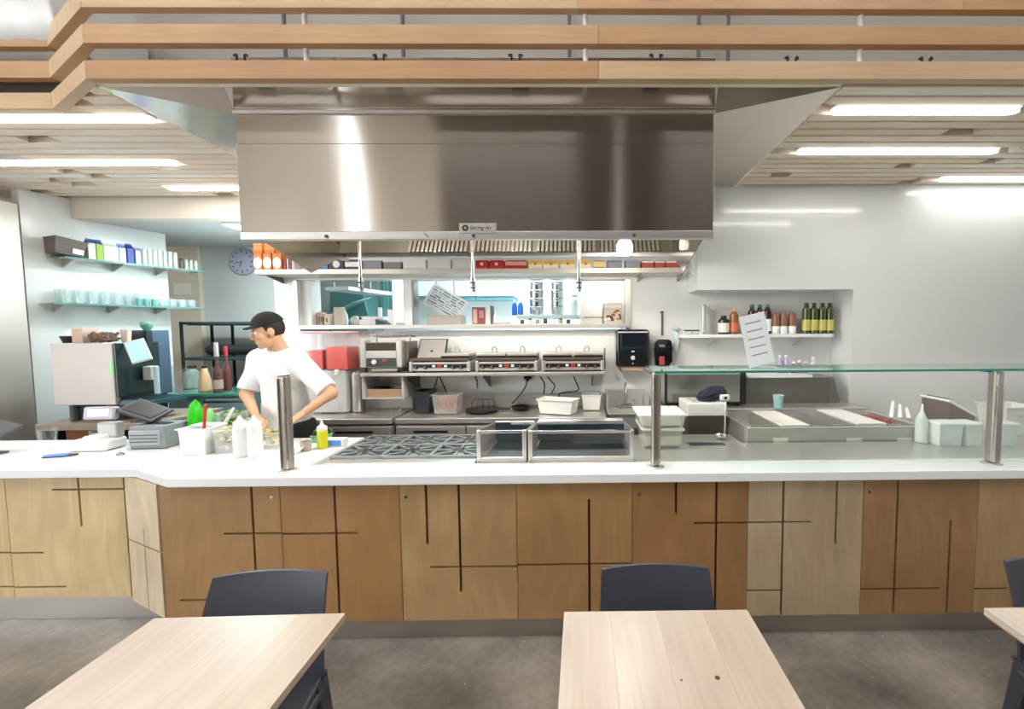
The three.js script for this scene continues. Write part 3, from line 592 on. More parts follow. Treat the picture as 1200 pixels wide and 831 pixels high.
// ================= BACK LINE =================
const KT = 0.9, KF = 3.6, KB = 4.085;
function fridge(x0, x1, ndoor, label) {
  const g = G('worktop_fridge', label, 'fridge');
  wb(g, 'cabinet', M.steel, [x0, x1], [0.1, KT - 0.06], [KF + 0.03, KB], 0.003);
  wb(g, 'worktop', M.steel, [x0, x1], [KT - 0.045, KT - 0.001], [KF, KB], 0.006);
  wb(g, 'splash_riser', M.steel, [x0, x1], [KT, KT + 0.125], [KB - 0.025, KB], 0.004);
  for (let i = 0; i < ndoor; i++) {
    const a = x0 + (x1 - x0) * i / ndoor + 0.006, b = x0 + (x1 - x0) * (i + 1) / ndoor - 0.006;
    const d = wb(g, 'door', M.steel, [a, b], [0.13, KT - 0.068], [KF + 0.005, KF + 0.029], 0.004);
    part(d, 'grip', box((b - a) * 0.5, 0.018, 0.004), M.black, 0, (KT - 0.198) / 2 - 0.04, 0.0125);
  }
  for (const x of [x0 + 0.05, x1 - 0.05]) for (const d of [KF + 0.08, KB - 0.06]) cyl(g, 'castor', M.black, x, 0, -d, 0.035, 0.035, 0.1, 12);
  settle(g);
}
const gapX = at(460.5, 487, KF).x, endX = at(711, 485, KF).x;
fridge(-2.9, gapX - 0.012, 2, 'stainless worktop fridge behind the cook, below the juice dispenser');
fridge(gapX + 0.012, endX, 3, 'long stainless worktop fridge below the sandwich presses');
{ // wall shelf for the presses
  const y = at(565, 436.5, 3.74).y, g = G('steel_shelf', 'long steel wall shelf carrying toaster and sandwich presses', 'shelf');
  const x0 = at(421, 436, 3.74).x, x1 = at(709, 436, 3.74).x; PSH = y;
  wb(g, 'board', M.steel, [x0, x1], [y - 0.03, y - 0.001], [3.74, KB], 0.004);
  for (const x of [x0 + 0.4, (x0 + x1) / 2, x1 - 0.1]) { const p = part(g, 'bracket', prism([[0, 0], [0, -0.14], [0.015, -0.14], [0.3, -0.01], [0.3, 0]], 0.012), M.steelDark, x, y - 0.031, -KB, 0, -Math.PI / 2, 0); }
  const pt = part(g, 'upright', box(0.012, 0.2, 0.03, 0.002), M.steelDark, at(709, 410, 3.9).x, y + 0.1, -3.95);
  settle(g);
}
{ // conveyor toaster
  const d = 3.76, b = B(421, 398, 471, 431, d), y0 = PSH, g = G('conveyor_toaster', 'stainless conveyor toaster with dark control panel', 'toaster');
  const yb = y0 + 0.045, W = b.x1 - b.x0;
  wb(g, 'body', M.steel, [b.x0 + 0.01, b.x1 - 0.01], [yb, b.y1 - 0.03], [d + 0.02, KB - 0.02], 0.006);
  for (const x of [b.x0, b.x1 - 0.055]) wb(g, 'side_column', M.steel, [x, x + 0.055], [yb, b.y1], [d, d + 0.1], 0.01);
  const mx0 = b.x0 + 0.055, mx1 = b.x1 - 0.055;
  wb(g, 'front_plate', M.steel, [mx0, mx1], [yb + 0.085, yb + 0.15], [d + 0.006, d + 0.02], 0.002);
  wb(g, 'slot', S('#4d4137', 0.5, 0.4), [mx0, mx1], [yb + 0.15, b.y1 - 0.03], [d + 0.012, d + 0.02], 0.001);
  const cp = wb(g, 'control_panel', M.greyDark, [mx0, mx1], [yb + 0.008, yb + 0.083], [d + 0.004, d + 0.02], 0.002);
  cyl(cp, 'knob', M.plastic, -0.06, 0.005, 0.008, 0.022, 0.019, 0.02, 18, Math.PI / 2);
  part(cp, 'badge', box(0.035, 0.014, 0.003), S('#c65a58', 0.4), 0.03, 0.02, 0.0095);
  for (const x of [b.x0 + 0.02, b.x1 - 0.03]) for (const z of [d + 0.04, KB - 0.06]) wb(g, 'leg', M.black, [x, x + 0.02], [y0, yb], [z, z + 0.02], 0.002);
  part(g, 'crumb_tray', box(W * 0.62, 0.03, 0.12, 0.006), M.steel, (b.x0 + b.x1) / 2 + 0.01, yb - 0.01, -d - 0.09, 0.2, 0, 0);
  for (let i = 0; i < 7; i++) rod(g, 'rack_bar', M.chrome, [b.x0 + 0.08, b.y1 + 0.04 - i * 0.004, -d - 0.05 - i * 0.03], [b.x1 + 0.04, b.y1 + 0.045 - i * 0.004, -d - 0.05 - i * 0.03], 0.005);
  for (const x of [b.x0 + 0.09, b.x1 + 0.02]) rod(g, 'rack_support', M.chrome, [x, b.y1 - 0.06, -d - 0.14], [x, b.y1 + 0.04, -d - 0.14], 0.006);
  wb(g, 'heat_shield', M.steelDark, [b.x1 - 0.008, b.x1 + 0.035], [yb + 0.05, b.y1 - 0.02], [d + 0.06, KB - 0.05], 0.004);
  settle(g);
}
function press(px0, px1, label, open) {
  const d = 3.76, b = B(px0, 420, px1, 434, d), y0 = PSH, W = b.x1 - b.x0, cx = (b.x0 + b.x1) / 2, g = G('sandwich_press', label, 'sandwich press', 'sandwich presses on the steel shelf');
  for (const x of [b.x0, b.x1 - 0.028]) wb(g, 'side_cheek', M.steel, [x, x + 0.028], [y0 + 0.008, y0 + 0.098], [d, d + 0.27], 0.006);
  wb(g, 'base', M.steel, [b.x0 + 0.028, b.x1 - 0.028], [y0 + 0.012, y0 + 0.09], [d + 0.012, d + 0.27], 0.003);
  const cp = wb(g, 'control_panel', M.black, [b.x0 + 0.035, b.x1 - 0.035], [y0 + 0.04, y0 + 0.072], [d + 0.004, d + 0.013], 0.002), w = W - 0.07;
  for (const f of [-0.44, -0.27, 0.25, 0.4]) { const k = cyl(cp, 'knob', M.black, f * w, -0.012, 0.004, 0.017, 0.015, 0.018, 14, Math.PI / 2); part(k, 'pointer', box(0.004, 0.002, 0.02), M.greyLight, 0, 0.018, 0); }
  for (const f of [-0.11, 0.11]) part(cp, 'switch', box(0.026, 0.02, 0.006, 0.002), M.plastic, f * w, 0, 0.006);
  part(cp, 'badge', box(0.04, 0.028, 0.004, 0.001), S('#b02a2c', 0.4), 0, 0, 0.006);
  wb(g, 'lower_plate', S('#6b5d50', 0.45, 0.6), [b.x0 + 0.005, b.x1 - 0.005], [y0 + 0.1, y0 + 0.125], [d + 0.01, d + 0.26], 0.004);
  for (const s of [-1, 1]) {
    const hw = W / 2 - 0.016;
    if (open && s < 0) {
      const l = part(g, 'lid', box(hw * 1.02, 0.02, 0.21, 0.005), M.black, cx - W / 4 + 0.02, y0 + 0.2, -d - 0.17, 1.02, 0, 0);
      part(l, 'lid_face', box(hw * 0.94, 0.004, 0.19, 0.001), M.steel, 0, 0.011, 0); part(l, 'latch', box(0.02, 0.01, 0.014), M.black, 0, 0.014, 0.03);
      for (const k of [-1, 1]) rod(l, 'handle', M.chrome, [k * 0.05 - 0.02, -0.005, 0.1], [k * 0.06 - 0.02, -0.05, 0.19], 0.006);
      continue;
    }
    const l = wb(g, 'lid', M.steel, [cx + (s < 0 ? -W / 2 + 0.005 : 0.006), cx + (s < 0 ? -0.006 : W / 2 - 0.005)], [y0 + 0.142, y0 + 0.168], [d + 0.005, d + 0.26], 0.006);
    part(l, 'hot_plate', box(hw, 0.016, 0.24, 0.003), M.black, 0, -0.021, 0);
    part(l, 'handle', tube([[-0.025, 0.01, -0.02], [-0.02, 0.05, 0.0], [0, 0.066, 0.01], [0.014, 0.05, 0.0], [0.014, 0.01, -0.02]], 0.006, 16, 8), M.chrome, s * -0.01, 0, 0);
  }
  for (const x of [b.x0 + 0.03, b.x1 - 0.03]) for (const z of [d + 0.03, d + 0.24]) cyl(g, 'foot', M.rubber, x, y0, -z, 0.012, 0.012, 0.012, 10);
  settle(g);
}
press(479, 551, 'double sandwich press with one lid standing open', true);
press(557, 630, 'double sandwich press with both lids closed, between two other presses');
press(635, 708, 'double sandwich press with both lids closed, next to the towel dispenser');

// pass-through: steel frame, sill, mullion, shelf above
{
  const g = G('pass_frame', 'stainless frame and sill lining the pass-through opening', 'frame'), w = 0.035, { x0, x1, y0, y1 } = po;
  wb(g, 'sill', M.steel, [x0 - 0.01, x1 + 0.03], [y0 - 0.04, y0 - 0.001], [WB - 0.12, WB + 0.3], 0.004);
  wb(g, 'head', M.steel, [x0 - 0.02, x1 + 0.035], [y1 - 0.016, y1 - 0.001], [WB + 0.001, WB + 0.15], 0.003);
  wb(g, 'jamb', M.steel, [x0 - 0.045, x0], [y0, y1 - 0.05], [WB - 0.015, WB - 0.001], 0.003); wb(g, 'jamb', M.steel, [x1, x1 + 0.05], [y0, y1 - 0.05], [WB - 0.02, WB - 0.001], 0.003);
  const m = at(478, 350, WB).x; wb(g, 'mullion', M.white, [m - 0.045, m + 0.03], [y0, y1], [WB + 0.02, WB + 0.14], 0.003); wb(g, 'mullion_edge', M.steelDark, [m + 0.03, m + 0.05], [y0, y1], [WB + 0.015, WB + 0.14], 0.003);
  wb(g, 'jamb_lining', S('#ececea', 0.4), [x0, x0 + 0.09], [y0, y1], [WB + 0.04, WB + 0.2], 0.002);
  wb(g, 'closing_panel', M.steel, [at(680, 350, WB + 0.16).x, x1], [y0, y1], [WB + 0.145, WB + 0.16], 0.002);
  wb(g, 'panel_rail', M.steelDark, [at(684, 372, WB + 0.1).x, at(708, 372, WB + 0.1).x], [y0 + 0.06, y0 + 0.068], [WB + 0.13, WB + 0.14], 0.002);
  settle(g);
}
const USH = at(560, 314.5, 3.82).y, UD = 3.82;
{
  const x0 = at(298, 318, UD).x, x1 = at(806, 312, UD).x, g = G('steel_shelf', 'high steel wall shelf of tea boxes above the pass-through', 'shelf');
  wb(g, 'board', S('#d8d2c9', 0.4, 0.5), [x0, x1], [USH - 0.045, USH - 0.001], [UD, WB - 0.008], 0.004);
  for (const x of [wallL + 0.1, po.x1 + 0.12, po.x1 + 0.5]) part(g, 'bracket', prism([[0, 0], [0, -0.05], [0.02, -0.05], [0.22, -0.005], [0.22, 0]], 0.01), M.steelDark, x, USH - 0.046, -WB + 0.006, 0, -Math.PI / 2, 0);
  settle(g);
}
// cartons and tubs on the high shelf
function carton(px0, px1, pyTop, d, base, color, label, group, o = {}) {
  const b = B(px0, pyTop, px1, 315, d), g = G(o.name ?? 'carton', label, o.cat ?? 'box', group), h = (o.h ?? b.y1 - base);
  const X = [b.x0 + 0.002, b.x1 - 0.002], w = X[1] - X[0];
  wb(g, 'body', S(color, 0.5), X, [base + 0.0005, base + h], [d, d + (o.depth ?? 0.12)], 0.003);
  if (o.band) wb(g, 'band', S(o.band, 0.5), [X[0] - 0.0006, X[1] + 0.0006], [base + h * (o.b0 ?? 0.6), base + h * (o.b1 ?? 0.98)], [d - 0.0012, d + 0.02], 0.0004);
  if (o.dot) { const q = part(g, 'emblem', new THREE.CylinderGeometry(h * o.dr, h * o.dr, 0.0016, 18), S(o.dot, 0.5), (X[0] + X[1]) / 2 + (o.dx ?? 0) * w, base + h * (o.dy ?? 0.55), -d + 0.0012, Math.PI / 2); if (o.sq) q.scale.set(o.sq, 1, 1); }
  if (o.lid) wb(g, 'lid', S(o.lid, 0.5), [X[0] - 0.003, X[1] + 0.003], [base + h, base + h + 0.012], [d - 0.003, d + (o.depth ?? 0.12)], 0.003);
  return settle(g);
}
{
  const d = UD + 0.02, u = USH;
  for (const [a, b] of [[297, 307], [308, 318], [319, 330]]) carton(a, b, 297, d, u, '#f08a3c', 'orange carton with a white oval at the end of the high shelf', 'orange cartons on the high shelf', { dot: '#fff3e6', dr: 0.36, sq: 0.75, dy: 0.42 });
  for (const [a, b] of [[297, 308], [310, 322]]) carton(a, b, 297, d, u + 0.142, '#f29a4a', 'plain orange carton lying on top of the oval marked cartons', 'orange cartons of the upper layer', { h: 0.085, band: '#d9742c', b0: 0.1, b1: 0.3 });
  for (const [a, b, c] of [[332, 335, '#a8474a'], [335.5, 338, '#d9d4cf'], [338.5, 341, '#b04f52'], [341.5, 345, '#e3ddd8']]) carton(a, b, 303, d, u, c, c === '#a8474a' || c === '#b04f52' ? 'thin red booklet standing on the high shelf beside orange cartons' : 'thin white booklet standing on the high shelf beside orange cartons', 'booklets on the high shelf', { name: 'booklet', cat: 'book' });
  carton(368, 384, 306, d, u, '#4d97d8', 'small bright blue box on the high shelf by the hood skirt');
  carton(385, 403, 304, d, u, '#3c3a44', 'dark box with a white round print beside the blue box', undefined, { dot: '#e9e6e2', dr: 0.36, dy: 0.5 });
  carton(404, 420, 304, d, u, '#47404a', 'dark box with a wide white print, second from the blue box', undefined, { band: '#eceae6', b0: 0.25, b1: 0.75 });
  carton(425, 447, 306, d, u, '#8d8c96', 'grey lidded plastic tub on the high shelf', undefined, { name: 'plastic_tub', cat: 'tub', lid: '#a3a2aa', h: 0.065 });
  carton(449, 470, 306, d, u, '#8a8078', 'grey brown box with a white lid on the high shelf', undefined, { lid: '#e6e2dc', h: 0.06 });
  for (const [a, b] of [[472, 499], [501, 528], [530, 551]]) carton(a, b, 306, d, u, '#ece9e2', 'plain white carton on the high shelf', 'white cartons on the high shelf', { h: 0.085 });
  for (const [a, b] of [[557, 572], [573.5, 590]]) carton(a, b, 305, d, u, '#c9282e', 'red tea box with a small white ring', 'red tea boxes on the high shelf', { dot: '#f0d9d6', dr: 0.2, band: '#e04a4c', b0: 0.05, b1: 0.16 });
  carton(592, 617, 305, d, u, '#bd1f27', 'wide red tea box with a pale printed window', undefined, { band: '#dfae98', b0: 0.4, b1: 0.85 });
  for (const [a, b] of [[619, 635.5], [637, 654.5], [656.5, 674], [680, 693]]) carton(a, b, 305, d, u, '#f0e4cf', 'yellow and white tea box with an orange heart emblem', 'yellow tea boxes on the high shelf', { band: '#f0c24c', b0: 0.5, b1: 0.98, dot: '#d97a3a', dr: 0.19, dy: 0.58 });
  carton(695, 709.5, 305, d, u, '#a9834e', 'brown tea box with a pale yellow face', undefined, { band: '#e9cf8e', b0: 0.15, b1: 0.9 });
  for (const [a, b] of [[712, 729], [733, 750]]) carton(a, b, 307, d, u, '#8b8a94', 'grey violet lidded tub beside the brown tea box', 'grey tubs on the high shelf', { name: 'plastic_tub', cat: 'tub', lid: '#b9b8c0', h: 0.06 });
  for (const [a, b] of [[752, 766], [767.5, 779], [780.5, 796], [797, 804]]) carton(a, b, 305, d, u, '#a8502f', 'copper coloured tea box with a white top label', 'copper tea boxes on the high shelf', { band: '#efe7df', b0: 0.68, b1: 0.92 });
}

// towel dispenser, soap dispenser
{
  const b = B(722, 386, 761.5, 430.5, 3.9), g = G('towel_dispenser', 'black paper towel dispenser on the white wall', 'dispenser'), cx = (b.x0 + b.x1) / 2, w = b.x1 - b.x0, h = b.y1 - b.y0;
  const D = WB - 0.004 - 3.9;
  part(g, 'body', box(w, h, D, 0.03), S('#15181c', 0.18, 0, { clearcoat: 0.6 }), cx, (b.y0 + b.y1) / 2, -(3.9 + D / 2));
  part(g, 'window', box(w * 0.72, h * 0.52, 0.01, 0.004), S('#121a26', 0.08, 0, { clearcoat: 1 }), cx, b.y1 - h * 0.36, -3.899);
  part(g, 'trim', box(w * 0.9, h * 0.035, 0.012, 0.004), M.greyLight, cx, b.y1 - h * 0.075, -3.9);
  part(g, 'emblem', lathe([[0, 0.003], [0.018, 0.002], [0.02, 0]], 18), M.greyLight, cx, b.y0 + h * 0.25, -3.9, Math.PI / 2);
  part(g, 'emblem', box(0.025, 0.01, 0.004, 0.003), M.plastic, cx, b.y0 + h * 0.42, -3.894);
  part(g, 'indicator', box(0.008, 0.012, 0.004, 0.001), M.plastic, cx, b.y0 + h * 0.1, -3.9);
  part(g, 'paper', box(w * 0.62, 0.035, 0.004), S('#c4a587', 0.85), cx, b.y0 - 0.015, -3.93); settle(g);
  const s = B(768.5, 399, 787.5, 430, 3.96), k = G('soap_dispenser', 'black soap dispenser with a red drop beside the towel dispenser', 'dispenser'), sw = s.x1 - s.x0, sh = s.y1 - s.y0, sx = (s.x0 + s.x1) / 2;
  const bodyPts = [[-0.42, 0], [0.3, 0], [0.34, 0.1], [0.48, 0.2], [0.5, 0.7], [0.42, 0.95], [0.3, 1], [-0.3, 1], [-0.44, 0.93], [-0.5, 0.6]].map(([a, c]) => [a * sw, c * sh]);
  part(k, 'body', prism(bodyPts, WB - 3.98, 0.008), S('#101114', 0.15, 0, { clearcoat: 0.8 }), sx, s.y0, -WB + 0.012);
  part(k, 'drop', box(sw * 0.32, sh * 0.32, 0.006, 0.003), S('#b5494a', 0.3), sx - sw * 0.12, s.y0 + sh * 0.24, -3.96);
  part(k, 'window', box(sw * 0.36, sh * 0.1, 0.006, 0.003), M.chrome, sx - sw * 0.1, s.y0 + sh * 0.8, -3.96); settle(k);
}
{ // hand sink with gooseneck tap
  const x0 = at(713, 470, 3.7).x, x1 = at(760, 470, 3.7).x, g = G('hand_sink', 'small stainless hand sink with gooseneck tap', 'sink'), ys = at(736, 483, 3.7).y;
  part(g, 'basin', tubGeo(x1 - x0 - 0.02, 0.13, 0.3, 0.82, 0.003, 0.012), M.sink, (x0 + x1) / 2, ys - 0.13, -3.86);
  wb(g, 'splash_back', M.sink, [x0, x1], [ys, at(736, 455, 4.05).y], [4.03, 4.045], 0.004);
  for (const X of [x0 - 0.006, x1 + 0.004]) wb(g, 'side_splash', M.sink, [X, X + 0.003], [ys, ys + 0.17], [3.72, 4.03], 0.001);
  const cx = (x0 + x1) / 2, ty = at(736, 473, 4.0).y;
  part(g, 'tap_body', box(0.13, 0.03, 0.035, 0.008), M.chrome, cx, ty, -4.0);
  part(g, 'spout', tube([[cx, ty, -4.0], [cx, ty + 0.16, -3.995], [cx, ty + 0.2, -3.96], [cx, ty + 0.19, -3.9], [cx, ty + 0.13, -3.885]], 0.009, 24, 10), M.chrome);
  for (const s of [-1, 1]) { const h = cyl(g, 'tap_handle', M.chrome, cx + s * 0.055, ty + 0.012, -3.995, 0.014, 0.01, 0.03, 12); part(h, 'lever', box(0.045, 0.008, 0.012, 0.003), M.chrome, s * 0.016, 0.032, 0.01); }
  wb(g, 'apron', M.steel, [x0, x1], [0.55, ys - 0.14], [3.96, 4.04], 0.003); cyl(g, 'waste_pipe', M.chrome, cx, 0.0, -3.9, 0.02, 0.02, ys - 0.135, 12); settle(g);
}

// things on the worktops
function tub(px0, px1, pyTop, d, base, m, label, cat = 'tub', o = {}) {
  const b = B(px0, pyTop, px1, pyTop + 10, d), w = b.x1 - b.x0, h = o.h ?? b.y1 - base, dep = o.depth ?? w, g = G(o.name ?? 'food_tub', label, cat, o.group);
  part(g, 'tub', tubGeo(w, h, dep, o.k ?? 0.86, 0.003, o.rim ?? 0.008), m, 0, 0, 0);
  if (o.fill) part(g, 'contents', o.fill(w * (o.k ?? 0.86), h, dep * (o.k ?? 0.86)), S(o.fillColor, 0.8));
  if (o.lid) { const l = part(g, 'lid', box(w + 0.02, 0.012, dep + 0.02, 0.004), o.lid, 0, h + 0.006, 0); part(l, 'knob', box(0.04, 0.01, 0.015, 0.003), o.lid, 0, 0.01, 0); }
  g.position.set((b.x0 + b.x1) / 2, base, -d - dep / 2); g.rotation.y = o.turn ?? 0; return g;
}
function chunks(w, h, d, n, r, fillTo = 0.7) {
  const gs = []; for (let i = 0; i < n; i++) { const s = new THREE.IcosahedronGeometry(r * rr(0.7, 1.3), 0); s.scale(rr(0.8, 1.5), rr(0.6, 1), rr(0.8, 1.4)); s.rotateY(rr(0, 6)); s.rotateX(rr(0, 6)); s.translate(rr(-0.42, 0.42) * w, r + rr(0, 1) * (h * fillTo - r), rr(-0.42, 0.42) * d); gs.push(s); }
  return mergeGeometries(gs);
}
tub(506, 536, 463, 3.72, KT + 0.001, M.clear, 'clear square container of brown cooked bits on the worktop', 'container', { name: 'food_container', depth: 0.19, fill: (w, h, d) => chunks(w * 0.9, h, d * 0.9, 150, 0.016, 0.72).translate(0, 0.012, 0), fillColor: '#a9714b', lid: null, rim: 0.02 });
tub(485, 503, 459, 3.78, KT, S('#2c3338', 0.45), 'dark slate plastic bin on the worktop under the presses', 'bin', { name: 'plastic_bin', depth: 0.2 });
tub(631, 676, 466, 3.68, KT, M.plastic, 'long white food tub standing askew on the worktop', 'tub', { depth: 0.17, turn: -0.35, h: 0.125 });
tub(682, 704, 463, 3.86, KT, M.plastic, 'short white food tub behind the long askew tub', 'tub', { depth: 0.16 });
{ const p = on(574, 474, KT); const g = G('wire_trivet', 'black wire rack with a flat griddle pan on the worktop', 'rack'); part(g, 'pan', lathe([[0, 0], [0.14, 0], [0.15, 0.012], [0.145, 0.02], [0, 0.02]], 28), M.black, p.x, KT, -3.87);
  for (let i = 0; i < 3; i++) part(g, 'wire', tube([[p.x - 0.09 + i * 0.05, KT + 0.02, -3.85], [p.x - 0.08 + i * 0.05, KT + 0.1, -3.87], [p.x + 0.0 + i * 0.05, KT + 0.1, -3.87], [p.x + 0.02 + i * 0.05, KT + 0.02, -3.85]], 0.003, 16, 6), M.black);
  part(g, 'handle', box(0.12, 0.014, 0.03, 0.005), M.black, p.x + 0.2, KT + 0.014, -3.87); settle(g); }
{ const p = on(618, 474, KT); const g = G('frying_pan', 'small black frying pan lying behind the white tubs', 'pan'); part(g, 'bowl', lathe([[0, 0], [0.07, 0], [0.09, 0.03], [0.086, 0.03], [0.068, 0.005], [0, 0.005]], 24), M.black, p.x - 0.03, KT, -3.93); part(g, 'handle', box(0.1, 0.012, 0.02, 0.004), M.black, p.x + 0.1, KT + 0.03, -3.93); settle(g); }
// power cables hanging below the press shelf
const cord = (pts, label) => solo('power_cord', tube(pts.map(([px, py]) => { const q = at(px, py, 4.02); return [q.x, q.y, q.z]; }), 0.006, 30, 6), M.blackMatt, [0, 0, 0], label, 'cord', 'cords under the press shelf');
cord([[513, 441], [510, 452], [505, 461], [503, 470]], 'black power cord hanging below the press shelf'); cord([[515, 441], [519, 450], [524, 461]], 'black power cord hanging below the press shelf');
cord([[557, 441], [559, 447], [559, 455]], 'black power cord hanging below the press shelf'); cord([[617, 443], [617, 450], [610, 462], [600, 473]], 'black power cord hanging below the press shelf');
cord([[633, 441], [638, 450], [637, 462]], 'black power cord hanging below the press shelf'); cord([[641, 441], [646, 447], [650, 452], [646, 462]], 'black power cord hanging below the press shelf');
cord([[672, 441], [676, 450], [678, 457], [662, 460], [655, 462], [655, 466]], 'black power cord hanging below the press shelf');
{ const p = at(618, 443, 4.05), g = G('wall_socket', 'small dark plug in the wall under the press shelf', 'plug'); part(g, 'plate', box(0.07, 0.03, 0.03, 0.004), M.blackMatt, p.x, p.y, -WB + 0.017); part(g, 'pin_cap', box(0.03, 0.025, 0.015, 0.004), M.black, p.x, p.y - 0.02, -WB + 0.03); settle(g); }
{ // steel rack with a tan box under the toaster
  const d = 3.78, b = B(424, 441, 473, 468, d), g = G('steel_rack', 'white steel rack frame hanging under the toaster', 'rack');
  wb(g, 'shelf', M.greyLight, [b.x0, b.x1], [b.y0, b.y0 + 0.015], [d, KB], 0.002); wb(g, 'side', M.greyLight, [b.x0, b.x0 + 0.02], [b.y0 + 0.015, PSH - 0.031], [d, KB], 0.002); wb(g, 'side', M.greyLight, [b.x1 - 0.02, b.x1], [b.y0 + 0.015, PSH - 0.031], [d, KB], 0.002); settle(g);
  const t = G('cardboard_box', 'tan open cardboard box in the rack under the toaster', 'box'); part(t, 'box', tubGeo(b.x1 - b.x0 - 0.06, 0.07, 0.2, 1, 0.004, 0), S('#b99a7c', 0.85), (b.x0 + b.x1) / 2, b.y0 + 0.0165, -d - 0.13);
  settle(t); const p = solo('black_pouch', box(0.14, 0.07, 0.12, 0.025), S('#2e2c2d', 0.6), [(b.x0 + b.x1) / 2 - 0.075, b.y0 + 0.06, -d - 0.13], 'black soft pouch lying in the tan cardboard box', 'pouch');
  const q = solo('packet', box(0.1, 0.09, 0.03, 0.01), S('#b4b2ae', 0.5), [(b.x0 + b.x1) / 2 + 0.07, b.y0 + 0.068, -d - 0.13], 'grey printed packet standing in the tan cardboard box', 'packet'); part(q, 'print', box(0.09, 0.022, 0.002), M.greyDark, 0, 0.02, 0.0155); part(q, 'print', box(0.07, 0.012, 0.003), M.plastic, 0.01, 0.02, 0.0155);
}
// glasses stacked at the left of the worktop
function glassGeo(r0, r1, h, t = 0.002) { return lathe([[0, 0], [r0 - 0.003, 0], [r0, 0.003], [r1, h], [r1 - t, h], [r0 - t, 0.008], [0, 0.008]], 14); }
const gg1 = glassGeo(0.03, 0.037, 0.13), gg2 = glassGeo(0.032, 0.035, 0.085);
for (let i = 0; i < 5; i++) { const p = on([344, 408, 424, 440, 456][i], [484, 484, 483, 484, 483][i], KT); solo('drinking_glass', gg1, M.tumbler, [p.x, KT, -3.68 - (i % 2) * 0.05], 'clear drinking glass on the worktop behind the cook', 'glass', 'glasses on the worktop'); }
for (let i = 0; i < 4; i++) { const p = on([360, 372, 384, 474][i], [485, 485, 485, 484][i], KT); solo('drinking_glass', gg2, M.tumbler, [p.x, KT, -3.65], 'short clear glass near the front edge of the worktop', 'glass', 'short glasses on the worktop'); }
{ // steel canister below the juice
  const b = B(409, 437, 421, 463, 3.85), g = G('steel_canister', 'upright steel canister beside the toaster rack', 'canister'); const cx = (b.x0 + b.x1) / 2, r = (b.x1 - b.x0) / 2; part(g, 'body', lathe([[0, 0], [r, 0], [r, 0.34], [r * 0.9, 0.36], [0, 0.36]], 24), M.steel, cx, KT, -3.9); part(g, 'lid', lathe([[r * 0.94, 0], [r * 0.94, 0.02], [0.01, 0.03], [0, 0.03]], 24), M.chrome, cx, KT + 0.345, -3.9); settle(g);
}
{ // two tank juice dispenser
  const d = 3.8, g = G('juice_dispenser', 'two tank juice dispenser filled with red drink', 'dispenser');
  const y0 = at(380, 434, d).y; wb(g, 'base', M.greyLight, [at(352, 440, d).x, at(402, 440, d).x], [KT, y0 - 0.001], [d + 0.04, d + 0.24], 0.01);
  for (const [a, b, lev, col] of [[353, 376, 411, '#e03a2c'], [379, 405.5, 407, '#e8351c']]) {
    const q = B(a, 391, b, 434, d), lv = at(a, lev, d).y;
    const tk = part(g, 'tank', tubGeo(q.x1 - q.x0, q.y1 - y0, 0.22, 0.97, 0.003, 0.003), S('#ffffff', 0.05, 0, { transmission: 0.97, thickness: 0 }), (q.x0 + q.x1) / 2, y0, -d - 0.13);
    part(tk, 'juice', box(q.x1 - q.x0 - 0.016, lv - y0 - 0.006, 0.2, 0.004), S(col, 0.25), 0, (lv - y0) / 2 + 0.002, 0);
    part(tk, 'lid', box(q.x1 - q.x0 + 0.01, 0.02, 0.23, 0.008), S('#e7b9bd', 0.3), 0, q.y1 - y0 + 0.01, 0); part(g, 'tap', box(0.025, 0.05, 0.04, 0.006), M.plastic, (q.x0 + q.x1) / 2, y0 - 0.02, -d - 0.018);
  } settle(g);
}

